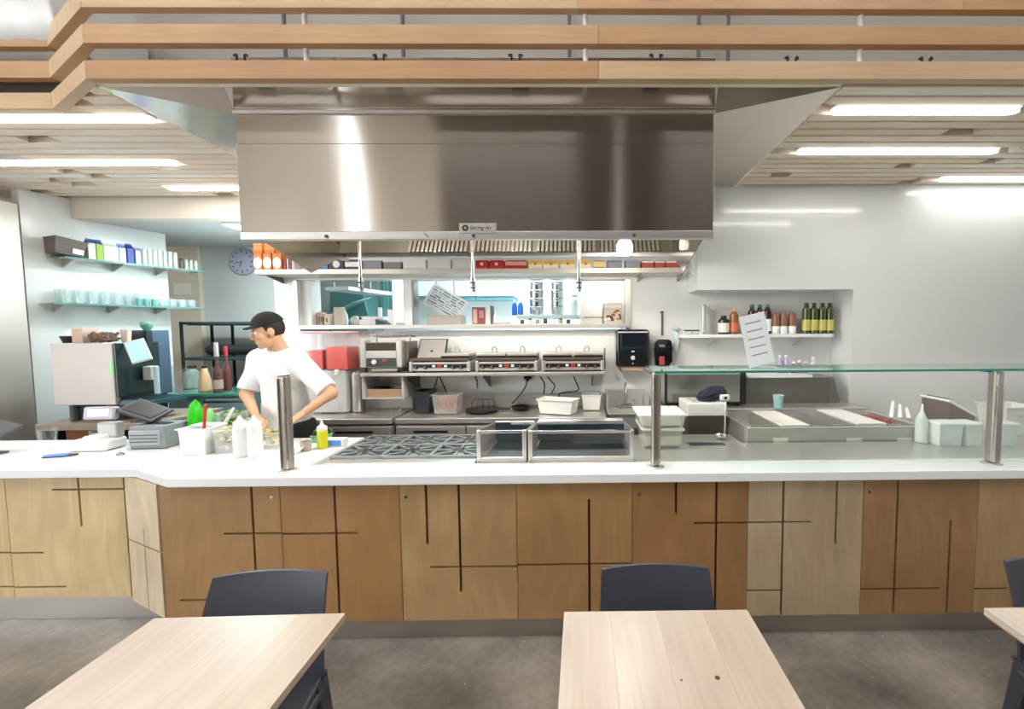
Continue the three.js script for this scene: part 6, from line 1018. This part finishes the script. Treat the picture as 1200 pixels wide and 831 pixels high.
{ // small wares on the steel counter
  { const a = on(1096, 508, PH), q = at(1079, 473, 2.835), g = G('squeeze_bottle', 'white round squeeze bottle beside the two white tubs', 'bottle'); const h = q.y - PH; part(g, 'body', lathe([[0, 0], [0.035, 0], [0.037, 0.01], [0.036, h * 0.6], [0.02, h * 0.72], [0, h * 0.72]], 20), M.frosted); part(g, 'nozzle', lathe([[0.02, 0], [0.01, h * 0.1], [0.004, h * 0.28], [0, h * 0.28]], 14), M.plastic, 0, h * 0.72, 0); g.position.set(q.x, PH, -2.82); }
  const wt = (px0, px1, label) => { const q = B(px0, 497, px1, 520, 2.71), w = q.x1 - q.x0, h = q.y1 - PH, g = G('lidded_tub', label, 'tub'); part(g, 'tub', tubGeo(w - 0.01, h - 0.015, 0.12, 0.92, 0.003, 0.003), S('#e2e4e1', 0.4)); part(g, 'lid', box(w + 0.004, 0.018, 0.135, 0.006), M.plastic, 0, h - 0.006, 0); g.position.set((q.x0 + q.x1) / 2, PH, -2.78); };
  wt(1102, 1131, 'wide grey tub with a thick white lid'); wt(1134, 1154, 'narrow grey tub with a white lid next to the post'); wt(1176, 1196, 'grey lidded tub beyond the right hand guard post');
  { const q = B(1126, 471, 1158, 495, 3.0), g = G('open_bin', 'steel bin with a slanting white lid behind the tubs', 'bin'), w = q.x1 - q.x0; part(g, 'bin', prism([[0, 0], [w, 0], [w, 0.17], [0, 0.28]], 0.25, 0.003), S('#8b7f76', 0.4, 0.4)); const l = part(g, 'lid', box(Math.hypot(w, 0.11) + 0.02, 0.02, 0.27, 0.006), M.plastic, w / 2, 0.24, 0.125, 0, 0, -Math.atan2(0.11, w)); part(l, 'hinge', box(0.02, 0.02, 0.2), M.greyDark, -w / 2, 0.012, 0); g.position.set(q.x0, q.y0 - 0.158, -3.35); const y = q.y0 - 0.16; const st = G('side_cart', 'steel cart carrying the open bin beside the white wall', 'cart'); wb(st, 'top', M.steel, [q.x0 - 0.03, 4.0], [y - 0.03, y - 0.001], [3.05, 3.75], 0.003); for (const x of [q.x0, 3.9]) for (const dd of [3.1, 3.68]) wb(st, 'leg', M.steel, [x, x + 0.03], [0, y - 0.03], [dd, dd + 0.03], 0.002); settle(st);
    const b2 = B(1182, 468, 1200, 484, 3.2), bl = G('white_bin', 'white plastic bin on the steel cart by the wall', 'bin'); part(bl, 'bin', tubGeo(0.3, 0.22, 0.25, 0.85, 0.004, 0.01), M.plastic); part(bl, 'handle', box(0.1, 0.02, 0.015, 0.004), M.greyLight, 0, 0.15, 0.125); bl.position.set(b2.x0 + 0.16, y + 0.001, -3.35); }
  { const q = at(847, 500, 2.98), g = G('ladle', 'steel ladle hanging over the prep counter with bowl down', 'ladle'); rod(g, 'handle', M.chrome, [0.03, 0.03, -0.02], [0.045, 0.26, -0.05], 0.006, 8); part(g, 'bowl', lathe([[0, 0], [0.03, 0.008], [0.045, 0.03], [0.042, 0.03], [0.028, 0.012], [0, 0.004]], 20), M.chrome); part(g, 'grip', box(0.07, 0.045, 0.03, 0.012), M.plastic, 0.04, 0.285, -0.055); part(g, 'hub', box(0.018, 0.018, 0.034), M.black, 0.04, 0.285, -0.052); g.position.set(q.x - 0.02, PH, -2.95); }
  { const q = B(806, 473, 852, 482, 3.2), g = G('cutting_board', 'thick white cutting board on a steel stand', 'cutting board'); wb(g, 'board', M.plastic, [q.x0, q.x1], [q.y0 - 0.03, q.y1], [3.2, 3.5], 0.006); wb(g, 'recess', M.greyLight, [q.x0 + 0.05, q.x1 - 0.05], [q.y1, q.y1 + 0.002], [3.24, 3.46], 0); wb(g, 'stand', S('#57524b', 0.5, 0.5), [q.x0 + 0.01, q.x1 - 0.01], [0, q.y0 - 0.031], [3.22, 3.48], 0.004); settle(g);
    const top = q.y1 + 0.002, c = B(822, 457, 850, 475, 3.25), ge = new THREE.IcosahedronGeometry(0.1, 4), pa = ge.attributes.position; for (let i = 0; i < pa.count; i++) { const x = pa.getX(i), y = pa.getY(i), z = pa.getZ(i), k = 1 + 0.5 * (vn(x * 40 + 30, y * 40 + z * 30 + 30, 64, 64) - 0.5); pa.setXYZ(i, x * k * 1.1, Math.max(-0.045, y * k * 0.6 + x * 0.35), z * k * 0.8); } ge.computeVertexNormals(); solo('oven_cloth', ge, S('#22263c', 0.8), [(c.x0 + c.x1) / 2, top + 0.045, -3.33], 'crumpled dark blue cloth on the cutting board', 'cloth'); }
  { const d = 3.62, q = B(779, 437, 874, 474, d), g = G('steel_oven', 'stainless countertop oven with a dark edged front', 'oven'); wb(g, 'case', M.steel, [q.x0, q.x1], [q.y0, q.y1], [d + 0.015, 4.05], 0.006); wb(g, 'door', S('#a8a8a2', 0.25, 0.8), [q.x0 + 0.02, q.x1 - 0.05], [q.y0 + 0.02, q.y1 - 0.012], [d, d + 0.015], 0.003); wb(g, 'edge', M.black, [q.x0, q.x0 + 0.018], [q.y0, q.y1], [d - 0.003, d + 0.015], 0.002); wb(g, 'edge', M.black, [q.x1 - 0.045, q.x1], [q.y0, q.y1], [d - 0.003, d + 0.015], 0.002); wb(g, 'edge', M.black, [q.x0 + 0.018, q.x1 - 0.045], [q.y0, q.y0 + 0.018], [d - 0.002, d + 0.015], 0.001); for (const x of [q.x0 + 0.05, q.x1 - 0.05]) for (const z of [d + 0.06, 4.0]) cyl(g, 'foot', M.black, x, q.y0 - 0.02, -z, 0.02, 0.02, 0.02, 10); settle(g);
    const b = G('steel_table', 'steel table under the countertop oven', 'table'); wb(b, 'top', M.steel, [q.x0 - 0.05, niche.x1 - 0.03], [q.y0 - 0.06, q.y0 - 0.02], [3.55, 4.08], 0.004); for (const x of [q.x0, niche.x1 - 0.1]) for (const z of [3.6, 4.0]) wb(b, 'leg', M.steel, [x, x + 0.04], [0, q.y0 - 0.06], [z, z + 0.04], 0.002); settle(b);
    const p = B(874, 443, 976, 474, 3.75), s = G('warming_cabinet', 'stainless cabinet with a white top ledge in the niche', 'cabinet'); part(s, 'case', prism([[0, 0], [p.x1 - p.x0 + 0.06, 0], [p.x1 - p.x0, p.y1 - q.y0 + 0.02], [0, p.y1 - q.y0 + 0.02]], 0.26, 0.003), S('#8f8c88', 0.3, 0.9), p.x0 + 0.01, q.y0 - 0.017, -4.02); wb(s, 'ledge', M.white, [p.x0, p.x1 - 0.2], [p.y1 + 0.005, p.y1 + 0.03], [3.72, 4.05], 0.004); settle(s); NLEDGE = p.y1 + 0.03; }
}
{ // niche shelf with bottles
  const d = 3.86, ys = at(888, 391.5, d).y, g = G('niche_shelf', 'white shelf of sauce and oil bottles in the wall niche', 'shelf'), x0 = at(801, 393, d).x, x1 = at(977, 392, d).x;
  wb(g, 'board', M.white, [x0, x1], [ys - 0.032, ys - 0.001], [d, WB - 0.005], 0.003); for (const x of [x0 + 0.3, x1 - 0.25]) part(g, 'bracket', prism([[0, 0], [0, -0.08], [0.012, -0.08], [0.18, -0.008], [0.18, 0]], 0.014), M.greyLight, x, ys - 0.0325, -WB + 0.006, 0, -Math.PI / 2, 0); settle(g);
  const bot = (px, pyT, r, m, label, grp, o = {}) => { const p = at(px, 380, d + 0.08), h = at(px, pyT, d + 0.08).y - ys, b = G('bottle', label, 'bottle', grp); part(b, 'body', lathe([[0, 0], [r, 0], [r * 1.02, 0.006], [r, h * (o.s ?? 0.74)], [r * 0.62, h * 0.84], [r * 0.5, h * 0.9], [0, h * 0.9]], 18), m); cyl(b, 'cap', o.cap ?? M.black, 0, h * 0.86, 0, r * 0.5, r * 0.48, h * 0.14, 14); if (o.label) part(b, 'label', lathe([[r * 1.035, h * 0.1], [r * 1.035, h * (o.l1 ?? 0.45)]], 18), S(o.label, 0.6)); b.position.set(p.x, ys, p.z + (o.dz ?? 0)); };
  bot(848, 370, 0.05, S('#23221f', 0.3), 'squat jar with black lid and white label', undefined, { label: '#e3e0da', l1: 0.6, s: 0.75 });
  bot(860, 362, 0.04, S('#8a5a32', 0.3), 'amber bottle with a tan cork cap and orange label', undefined, { cap: S('#d3a35c', 0.5), label: '#d0764e' });
  for (const px of [881, 890]) bot(px, 357, 0.036, S('#3a1c14', 0.25), 'dark brown bottle with a green cap behind the menu card', 'green capped bottles in the niche', { cap: S('#1f6a55', 0.4), label: '#cfc3b9' });
  bot(899, 357, 0.036, S('#2a1a18', 0.25), 'dark bottle with green cap and white label beside the cups', undefined, { cap: S('#2b7a62', 0.4), label: '#eceae6', l1: 0.5 });
  for (const px of [909, 918, 928]) { const p = at(px, 380, d + 0.07), k = G('spice_shaker', 'brown topped white shaker on the niche shelf', 'shaker', 'shakers on the niche shelf'); part(k, 'body', lathe([[0, 0], [0.034, 0], [0.036, 0.07], [0, 0.07]], 18), M.plastic); part(k, 'top', lathe([[0.036, 0], [0.033, 0.1], [0.02, 0.125], [0, 0.125]], 18), S('#8a5f48', 0.45), 0, 0.07, 0); k.position.set(p.x, ys, p.z); }
  for (const px of [944.5, 953.5, 963, 972]) bot(px, 355, 0.036, S('#3f4716', 0.15, 0, { clearcoat: 0.5 }), 'green olive oil bottle with a yellow label', 'olive oil bottles in the niche', { cap: S('#2a3320', 0.4), label: '#c9c06e', s: 0.8 });
  { const p = B(819, 357, 836, 391, d + 0.04), k = G('leaning_folder', 'grey folder leaning at the end of the niche shelf', 'folder'); part(k, 'cover', box(0.19, 0.27, 0.012, 0.002), S('#a9a5b5', 0.5), 0, 0.138, 0, 0, 1.15, 0); part(k, 'page_edge', box(0.18, 0.25, 0.008), M.white, 0.002, 0.137, 0.009, 0, 1.15, 0); k.position.set((p.x0 + p.x1) / 2, ys, -d - 0.11); }
  for (const px of [806, 815]) { const p = at(px, 388, d + 0.06), k = G('flat_tin', 'small flat tin with a dark lid on the shelf end', 'tin', 'flat tins on the niche shelf'); part(k, 'tin', box(0.06, 0.03, 0.05, 0.006), M.greyLight, 0, 0.015, 0); part(k, 'lid', box(0.064, 0.012, 0.054, 0.004), M.greyDark, 0, 0.036, 0); k.position.set(p.x, ys, p.z); }
  for (const [px, c, h] of [[914, '#b7a6cc', 0.15], [921, '#c2b4d6', 0.15], [930, '#8e6f9a', 0.09], [937, '#a988b4', 0.1], [944, '#b49cc0', 0.09], [953, '#dcdce4', 0.13]]) { const p = at(px, 430, 3.88), k = G('cordial_bottle', c === '#dcdce4' ? 'pale clear bottle at the end of the violet bottles' : h > 0.12 ? 'tall lilac bottle on the white ledge in the niche' : 'short violet bottle on the white ledge in the niche', 'bottle', c === '#dcdce4' ? undefined : h > 0.12 ? 'tall lilac bottles' : 'short violet bottles'); part(k, 'body', lathe([[0, 0], [0.026, 0], [0.027, h * 0.7], [0.014, h * 0.85], [0.013, h], [0, h]], 16), S(c, 0.2)); cyl(k, 'cap', M.plastic, 0, h - 0.004, 0, 0.015, 0.014, 0.02, 12); k.position.set(p.x, NLEDGE, -3.88); if (px > 931) k.position.x = Math.min(k.position.x, 2.2); }
  { const p = at(776, 380, WB - 0.02), k = G('knife_rod', 'thin grey rod hanging on the wall above the soap dispenser', 'rod'); rod(k, 'rod', M.greyDark, [p.x, at(776, 366, WB).y, -WB + 0.015], [p.x, at(776, 393, WB).y, -WB + 0.015], 0.008); part(k, 'hook', box(0.03, 0.02, 0.014, 0.004), M.greyDark, p.x, at(776, 366, WB).y, -WB + 0.008); settle(k); }
  { const p = B(789, 385, 797, 412, WB - 0.06), k = G('glove_dispenser', 'pale blue gloves trailing from a wall holder', 'gloves'); part(k, 'holder', box(0.06, 0.03, 0.05, 0.006), M.greyLight, p.x0 + 0.02, p.y1, -WB + 0.026); part(k, 'glove', prism([[0, 0], [0.03, -0.03], [0.05, -0.12], [0.04, -0.2], [0.02, -0.21], [0.0, -0.17], [0.02, -0.1], [-0.01, -0.03]], 0.02, 0.004), S('#cfe3ea', 0.5), p.x0 + 0.01, p.y1 - 0.012, -WB + 0.02); settle(k); }
}

// ================= THE COOK =================
// smooth-union signed distance body, meshed with surface nets
function surf(f, lo, hi, c) {
  const n = [0, 1, 2].map(i => Math.ceil((hi[i] - lo[i]) / c) + 1), [nx, ny, nz] = n, v = new Float32Array(nx * ny * nz);
  for (let k = 0, q = 0; k < nz; k++) for (let j = 0; j < ny; j++) for (let i = 0; i < nx; i++, q++) v[q] = f(lo[0] + i * c, lo[1] + j * c, lo[2] + k * c);
  const id = new Int32Array(v.length).fill(-1), P = [], I = [], at3 = (i, j, k) => i + nx * (j + ny * k);
  for (let k = 0; k < nz - 1; k++) for (let j = 0; j < ny - 1; j++) for (let i = 0; i < nx - 1; i++) {
    let s = 0, X = 0, Y = 0, Z = 0;
    const V = (a, b, d) => v[at3(i + a, j + b, k + d)];
    const edge = (a, b) => { const A = V(...a), Bv = V(...b); if ((A < 0) === (Bv < 0)) return; const t = A / (A - Bv); X += a[0] + (b[0] - a[0]) * t; Y += a[1] + (b[1] - a[1]) * t; Z += a[2] + (b[2] - a[2]) * t; s++; };
    const s0 = V(0, 0, 0) < 0; if ([V(1, 0, 0), V(0, 1, 0), V(1, 1, 0), V(0, 0, 1), V(1, 0, 1), V(0, 1, 1), V(1, 1, 1)].every(q => (q < 0) === s0)) continue;
    for (let a = 0; a < 2; a++) for (let b = 0; b < 2; b++) { edge([0, a, b], [1, a, b]); edge([a, 0, b], [a, 1, b]); edge([a, b, 0], [a, b, 1]); }
    id[at3(i, j, k)] = P.length / 3; P.push(lo[0] + (i + X / s) * c, lo[1] + (j + Y / s) * c, lo[2] + (k + Z / s) * c);
  }
  const quad = (a, b, d, e, flip) => { if (a < 0 || b < 0 || d < 0 || e < 0) return; flip ? I.push(a, e, d, a, d, b) : I.push(a, b, d, a, d, e); };
  for (let k = 1; k < nz - 1; k++) for (let j = 1; j < ny - 1; j++) for (let i = 1; i < nx - 1; i++) {
    const A = v[at3(i, j, k)] < 0;
    if (A !== v[at3(i + 1, j, k)] < 0) quad(id[at3(i, j - 1, k - 1)], id[at3(i, j, k - 1)], id[at3(i, j, k)], id[at3(i, j - 1, k)], !A);
    if (A !== v[at3(i, j + 1, k)] < 0) quad(id[at3(i - 1, j, k - 1)], id[at3(i - 1, j, k)], id[at3(i, j, k)], id[at3(i, j, k - 1)], !A);
    if (A !== v[at3(i, j, k + 1)] < 0) quad(id[at3(i - 1, j - 1, k)], id[at3(i, j - 1, k)], id[at3(i, j, k)], id[at3(i - 1, j, k)], !A);
  }
  const g = new THREE.BufferGeometry(); g.setAttribute('position', new THREE.Float32BufferAttribute(P, 3)); g.setIndex(I); g.computeVertexNormals(); return g;
}
const capsule = (a, b, ra, rb) => { const d = [b[0] - a[0], b[1] - a[1], b[2] - a[2]], L2 = d[0] ** 2 + d[1] ** 2 + d[2] ** 2; return (x, y, z) => { const px = x - a[0], py = y - a[1], pz = z - a[2]; const t = Math.max(0, Math.min(1, (px * d[0] + py * d[1] + pz * d[2]) / L2)); return Math.hypot(px - d[0] * t, py - d[1] * t, pz - d[2] * t) - (ra + (rb - ra) * t); }; };
const ellip = (c, r) => (x, y, z) => { const k = Math.hypot((x - c[0]) / r[0], (y - c[1]) / r[1], (z - c[2]) / r[2]); return (k - 1) * Math.min(...r); };
const smin = (a, b, k) => { const h = Math.max(0, Math.min(1, 0.5 + 0.5 * (b - a) / k)); return b + (a - b) * h - k * h * (1 - h); };
const blend = (fs, k) => (x, y, z) => { let s = fs[0](x, y, z); for (let i = 1; i < fs.length; i++) s = smin(s, fs[i](x, y, z), k); return s; };
{
  const g = G('person', 'cook in a white T-shirt and black cap working behind the counter', 'person');
  const pd = 3.32, o = at(330, 440, pd), X = o.x;
  const J = (px, py, d) => { const q = at(px, py, d); return [q.x - X, q.y, q.z + pd]; };
  const neck = J(324, 411, 3.32), chest = [0.015, 1.3, 0], waist = [0.03, 1.06, 0.0], hips = [0.03, 0.93, 0];
  const sR = [neck[0] - 0.165, 1.425, -0.06], sL = [neck[0] + 0.185, 1.425, 0.07];
  const eR = J(289, 462, 3.28), eL = J(388, 461, 3.2), wR = J(300, 490, 3.07), wL = J(356, 484, 3.07);
  const skin = S('#d9a988', 0.55), hairM = S('#2a221e', 0.7);
  const body = [capsule(neck, [neck[0] - 0.01, neck[1] + 0.1, neck[2] + 0.02], 0.058, 0.055), capsule([chest[0] - 0.08, 1.33, -0.03], [chest[0] + 0.08, 1.33, 0.03], 0.11, 0.11), capsule(chest, waist, 0.13, 0.12), capsule(waist, hips, 0.13, 0.14),
    capsule([neck[0], 1.43, 0], sR, 0.06, 0.055), capsule([neck[0], 1.43, 0], sL, 0.06, 0.055), capsule(sR, eR, 0.05, 0.04), capsule(sL, eL, 0.05, 0.04), capsule(eR, wR, 0.042, 0.027), capsule(eL, wL, 0.042, 0.027)];
  for (const s of [-1, 1]) { const h = [0.03 + s * 0.09, 0.88, 0], k = [0.03 + s * 0.1, 0.45, 0.02], a = [0.03 + s * 0.1, 0.09 + FLOOR, -0.02]; body.push(capsule(h, k, 0.09, 0.06), capsule(k, a, 0.058, 0.04), capsule([a[0], 0.045 + FLOOR, a[2]], [a[0] - 0.05, 0.04 + FLOOR, a[2] + 0.16], 0.04, 0.03)); }
  const geos = [surf(blend(body, 0.03), [-0.55, FLOOR - 0.02, -0.35], [0.6, 1.62, 0.5], 0.013)];
  // head, turned to the picture's left and bent down
  const hc = J(314, 389, 3.24);
  const H = blend([ellip([0, 0.03, -0.012], [0.076, 0.098, 0.096]), ellip([0, -0.05, 0.03], [0.055, 0.065, 0.062]), capsule([0, 0.0, 0.082], [0, -0.026, 0.106], 0.011, 0.014), capsule([-0.03, 0.02, 0.078], [0.03, 0.02, 0.078], 0.012, 0.012), capsule([-0.018, -0.058, 0.082], [0.018, -0.058, 0.082], 0.009, 0.009), capsule([-0.016, -0.068, 0.08], [0.016, -0.068, 0.08], 0.009, 0.009), ellip([0, -0.1, 0.068], [0.024, 0.018, 0.02]), ellip([-0.078, -0.005, -0.01], [0.012, 0.032, 0.02]), ellip([0.078, -0.005, -0.01], [0.012, 0.032, 0.02]), ellip([-0.04, -0.02, 0.06], [0.025, 0.025, 0.025]), ellip([0.04, -0.02, 0.06], [0.025, 0.025, 0.025]), capsule([0, -0.07, -0.03], [0, -0.15, -0.045], 0.05, 0.05)], 0.014);
  const head = (x, y, z) => Math.max(H(x, y, z), -Math.min(ellip([-0.031, 0.006, 0.092], [0.016, 0.009, 0.012])(x, y, z), ellip([0.031, 0.006, 0.092], [0.016, 0.009, 0.012])(x, y, z)));
  const hg = surf(head, [-0.11, -0.21, -0.13], [0.11, 0.15, 0.14], 0.004);
  const turn = new THREE.Matrix4().makeTranslation(...hc).multiply(new THREE.Matrix4().makeRotationFromEuler(new THREE.Euler(0.22, -0.85, 0, 'YXZ'))); hg.applyMatrix4(turn); geos.push(hg);
  // hands: palm, four bent fingers, thumb at the side of the palm
  const hand = (w, dir, side) => {
    const fs = [capsule([-0.024, 0, 0.02], [-0.026, 0, 0.085], 0.014, 0.013), capsule([0, 0.002, 0.015], [0, 0.002, 0.09], 0.016, 0.014), capsule([0.024, 0, 0.02], [0.024, 0, 0.082], 0.014, 0.012), capsule([0, 0, -0.03], [0, 0, 0.03], 0.024, 0.024)];
    const palm = blend(fs, 0.014), fing = [[-0.031, 0.036, 0.028], [-0.011, 0.041, 0.031], [0.01, 0.038, 0.029], [0.03, 0.029, 0.023]].map(([x, l1, l2]) => { const a = [x, 0, 0.088], b = [x * 1.05, -0.012, 0.088 + l1], c = [x * 1.05, -0.034, 0.088 + l1 + l2 * 0.7], e = [x * 1.02, -0.055, 0.088 + l1 + l2 * 0.9]; return blend([capsule(a, b, 0.0098, 0.0092), capsule(b, c, 0.0092, 0.0085), capsule(c, e, 0.0085, 0.0075)], 0.004); });
    const t = side, th = blend([capsule([t * 0.024, -0.006, 0.015], [t * 0.05, -0.014, 0.045], 0.015, 0.0115), capsule([t * 0.05, -0.014, 0.045], [t * 0.052, -0.026, 0.078], 0.0115, 0.009)], 0.006);
    const f = (x, y, z) => { let s = smin(palm(x, y, z), th(x, y, z), 0.01); for (const q of fing) s = smin(s, q(x, y, z), 0.005); return s; };
    const hgm = surf(f, [-0.075, -0.08, -0.07], [0.075, 0.04, 0.18], 0.0035);
    const z = new THREE.Vector3(...dir).normalize(), y = new THREE.Vector3(0, 1, 0).addScaledVector(z, -z.y).normalize(), x = new THREE.Vector3().crossVectors(y, z);
    hgm.applyMatrix4(new THREE.Matrix4().makeBasis(x, y, z).setPosition(...w)); return hgm;
  };
  const dr = (a, b) => [b[0] - a[0], b[1] - a[1], b[2] - a[2]];
  geos.push(hand(wR, [...dr(eR, wR)].map((q, i) => q * 1 + [0.05, -0.02, 0.05][i]), 1)); geos.push(hand(wL, [...dr(eL, wL)].map((q, i) => q + [-0.02, -0.02, 0.08][i]), -1));
  part(g, 'body', mergeGeometries(geos.map(q => { const c = q.clone(); c.deleteAttribute('uv'); return c; })), skin);
  // T-shirt
  const shirtF = blend([capsule([chest[0] - 0.09, 1.34, -0.035], [chest[0] + 0.09, 1.34, 0.035], 0.128, 0.128), capsule(chest, waist, 0.15, 0.15), capsule(waist, [0.03, 0.9, 0], 0.155, 0.165), capsule([neck[0] - 0.03, 1.43, -0.01], sR, 0.075, 0.078), capsule([neck[0] + 0.03, 1.43, 0.01], sL, 0.075, 0.078),
    capsule(sR, [sR[0] * 0.12 + eR[0] * 0.88, sR[1] * 0.12 + eR[1] * 0.88, sR[2] * 0.12 + eR[2] * 0.88], 0.072, 0.07), capsule(sL, [sL[0] * 0.12 + eL[0] * 0.88, sL[1] * 0.12 + eL[1] * 0.88, sL[2] * 0.12 + eL[2] * 0.88], 0.075, 0.078)], 0.045);
  const cut = (w, e, t) => { const n = dr(w, e), L = Math.hypot(...n), c = [w[0] + n[0] * t, w[1] + n[1] * t, w[2] + n[2] * t]; return (x, y, z) => ((x - c[0]) * n[0] + (y - c[1]) * n[1] + (z - c[2]) * n[2]) / L; };
  const cR = cut(sR, eR, 0.9), cL = cut(sL, eL, 0.9);
  const shirt = (x, y, z) => { let s = shirtF(x, y, z) + 0.007 * Math.sin(x * 46 + y * 21 + z * 18) * Math.sin(y * 17 - x * 9) ; if (x < sR[0] - 0.03 || x < eR[0] + 0.1) s = Math.max(s, cR(x, y, z)); if (x > sL[0] + 0.03) s = Math.max(s, cL(x, y, z)); s = Math.max(s, 0.86 - y); return Math.max(s, 0.062 - Math.hypot(x - neck[0], (y - neck[1] - 0.055) * 1.2, z - neck[2] - 0.01)); };
  part(g, 'shirt', surf(shirt, [-0.55, 0.82, -0.35], [0.6, 1.58, 0.42], 0.012), S('#f1f2f2', 0.85));
  const tf = []; for (const s of [-1, 1]) { const h = [0.03 + s * 0.085, 0.86, 0], k = [0.03 + s * 0.1, 0.45, 0.02], a = [0.03 + s * 0.1, 0.1 + FLOOR, -0.02]; tf.push(capsule(h, k, 0.115, 0.085), capsule(k, a, 0.085, 0.072)); }
  const tr = blend([capsule([-0.04, 0.9, 0], [0.1, 0.9, 0], 0.13, 0.13), ...tf], 0.03); part(g, 'trousers', surf((x, y, z) => Math.max(tr(x, y, z), 0.07 + FLOOR - y, y - 0.95), [-0.35, 0.04 + FLOOR, -0.25], [0.4, 1.0, 0.25], 0.014), S('#2b2c30', 0.85));
  for (const s of [-1, 1]) { const ax = 0.03 + s * 0.1; part(g, 'shoe', surf((x, y, z) => Math.max(blend([capsule([ax, 0.05 + FLOOR, -0.03], [ax - 0.055, 0.04 + FLOOR, 0.15], 0.055, 0.045), capsule([ax, 0.07 + FLOOR, -0.02], [ax, 0.1 + FLOOR, -0.02], 0.055, 0.05)], 0.02)(x, y, z), 0.001 + FLOOR - y), [ax - 0.16, FLOOR - 0.02, -0.15], [ax + 0.1, 0.2 + FLOOR, 0.26], 0.01), S('#17181a', 0.5)); }
  const inHead = (name, f, lo, hi, c, m) => { const q = surf(f, lo, hi, c); q.applyMatrix4(turn); return part(g, name, q, m); };
  const skull = ellip([0, 0.032, -0.014], [0.082, 0.104, 0.102]);
  inHead('hair', (x, y, z) => Math.max(skull(x, y, z), -(ellip([0, 0.0, 0.06], [0.09, 0.09, 0.075])(x, y, z)), -0.035 - y + 0.0), [-0.1, -0.06, -0.14], [0.1, 0.15, 0.12], 0.005, hairM);
  const capS = ellip([0, 0.04, -0.014], [0.09, 0.112, 0.11]); inHead('cap', (x, y, z) => Math.min(Math.max(capS(x, y, z), 0.052 - 0.12 * z - y), Math.max(ellip([0, 0.052, 0.088], [0.072, 0.012, 0.055])(x, y, z), 0.05 - z)), [-0.12, 0.0, -0.15], [0.12, 0.18, 0.2], 0.005, S('#1d1c1d', 0.8));
  const eye = (s) => { const e = new THREE.SphereGeometry(0.011, 14, 10); const q = e.applyMatrix4(turn.clone().multiply(new THREE.Matrix4().makeTranslation(s * 0.031, 0.006, 0.078))); return q; };
  for (const s of [-1, 1]) { part(g, 'eye', eye(s), S('#f4f1ec', 0.25)); const ir = new THREE.SphereGeometry(0.0055, 10, 8).applyMatrix4(turn.clone().multiply(new THREE.Matrix4().makeTranslation(s * 0.031, 0.004, 0.0855))); part(g, 'iris', ir, S('#2b1c14', 0.25)); const br = new THREE.CapsuleGeometry(0.0035, 0.026, 4, 8).applyMatrix4(turn.clone().multiply(new THREE.Matrix4().makeTranslation(s * 0.031, 0.026, 0.089)).multiply(new THREE.Matrix4().makeRotationZ(Math.PI / 2 + s * 0.12))); part(g, 'eyebrow', br, hairM); }
  const lip = new THREE.CapsuleGeometry(0.0048, 0.028, 4, 8).applyMatrix4(turn.clone().multiply(new THREE.Matrix4().makeTranslation(0, -0.0635, 0.0905)).multiply(new THREE.Matrix4().makeRotationZ(Math.PI / 2))); part(g, 'mouth', lip, S('#b5705f', 0.5));
  g.position.set(X, 0, -pd);
}

// ---------- everything that stands on the floor reaches down to it ----------
scene.updateMatrixWorld(true);
for (const o of scene.children) {
  if (o.isCamera || o.name === 'floor' || /^(dining_|person)/.test(o.name)) continue;
  const b = new THREE.Box3().setFromObject(o); if (b.isEmpty() || b.min.y > 0.03) continue;
  const f = (b.max.y - FLOOR) / (b.max.y - b.min.y);
  o.position.y = b.max.y + (o.position.y - b.max.y) * f; o.scale.y *= f;
}
scene.traverse(o => { if (o.isMesh) { o.castShadow = true; o.receiveShadow = true; } else if (o.isPointLight || o.isSpotLight) o.castShadow = true; });
renderer.render(scene, camera);
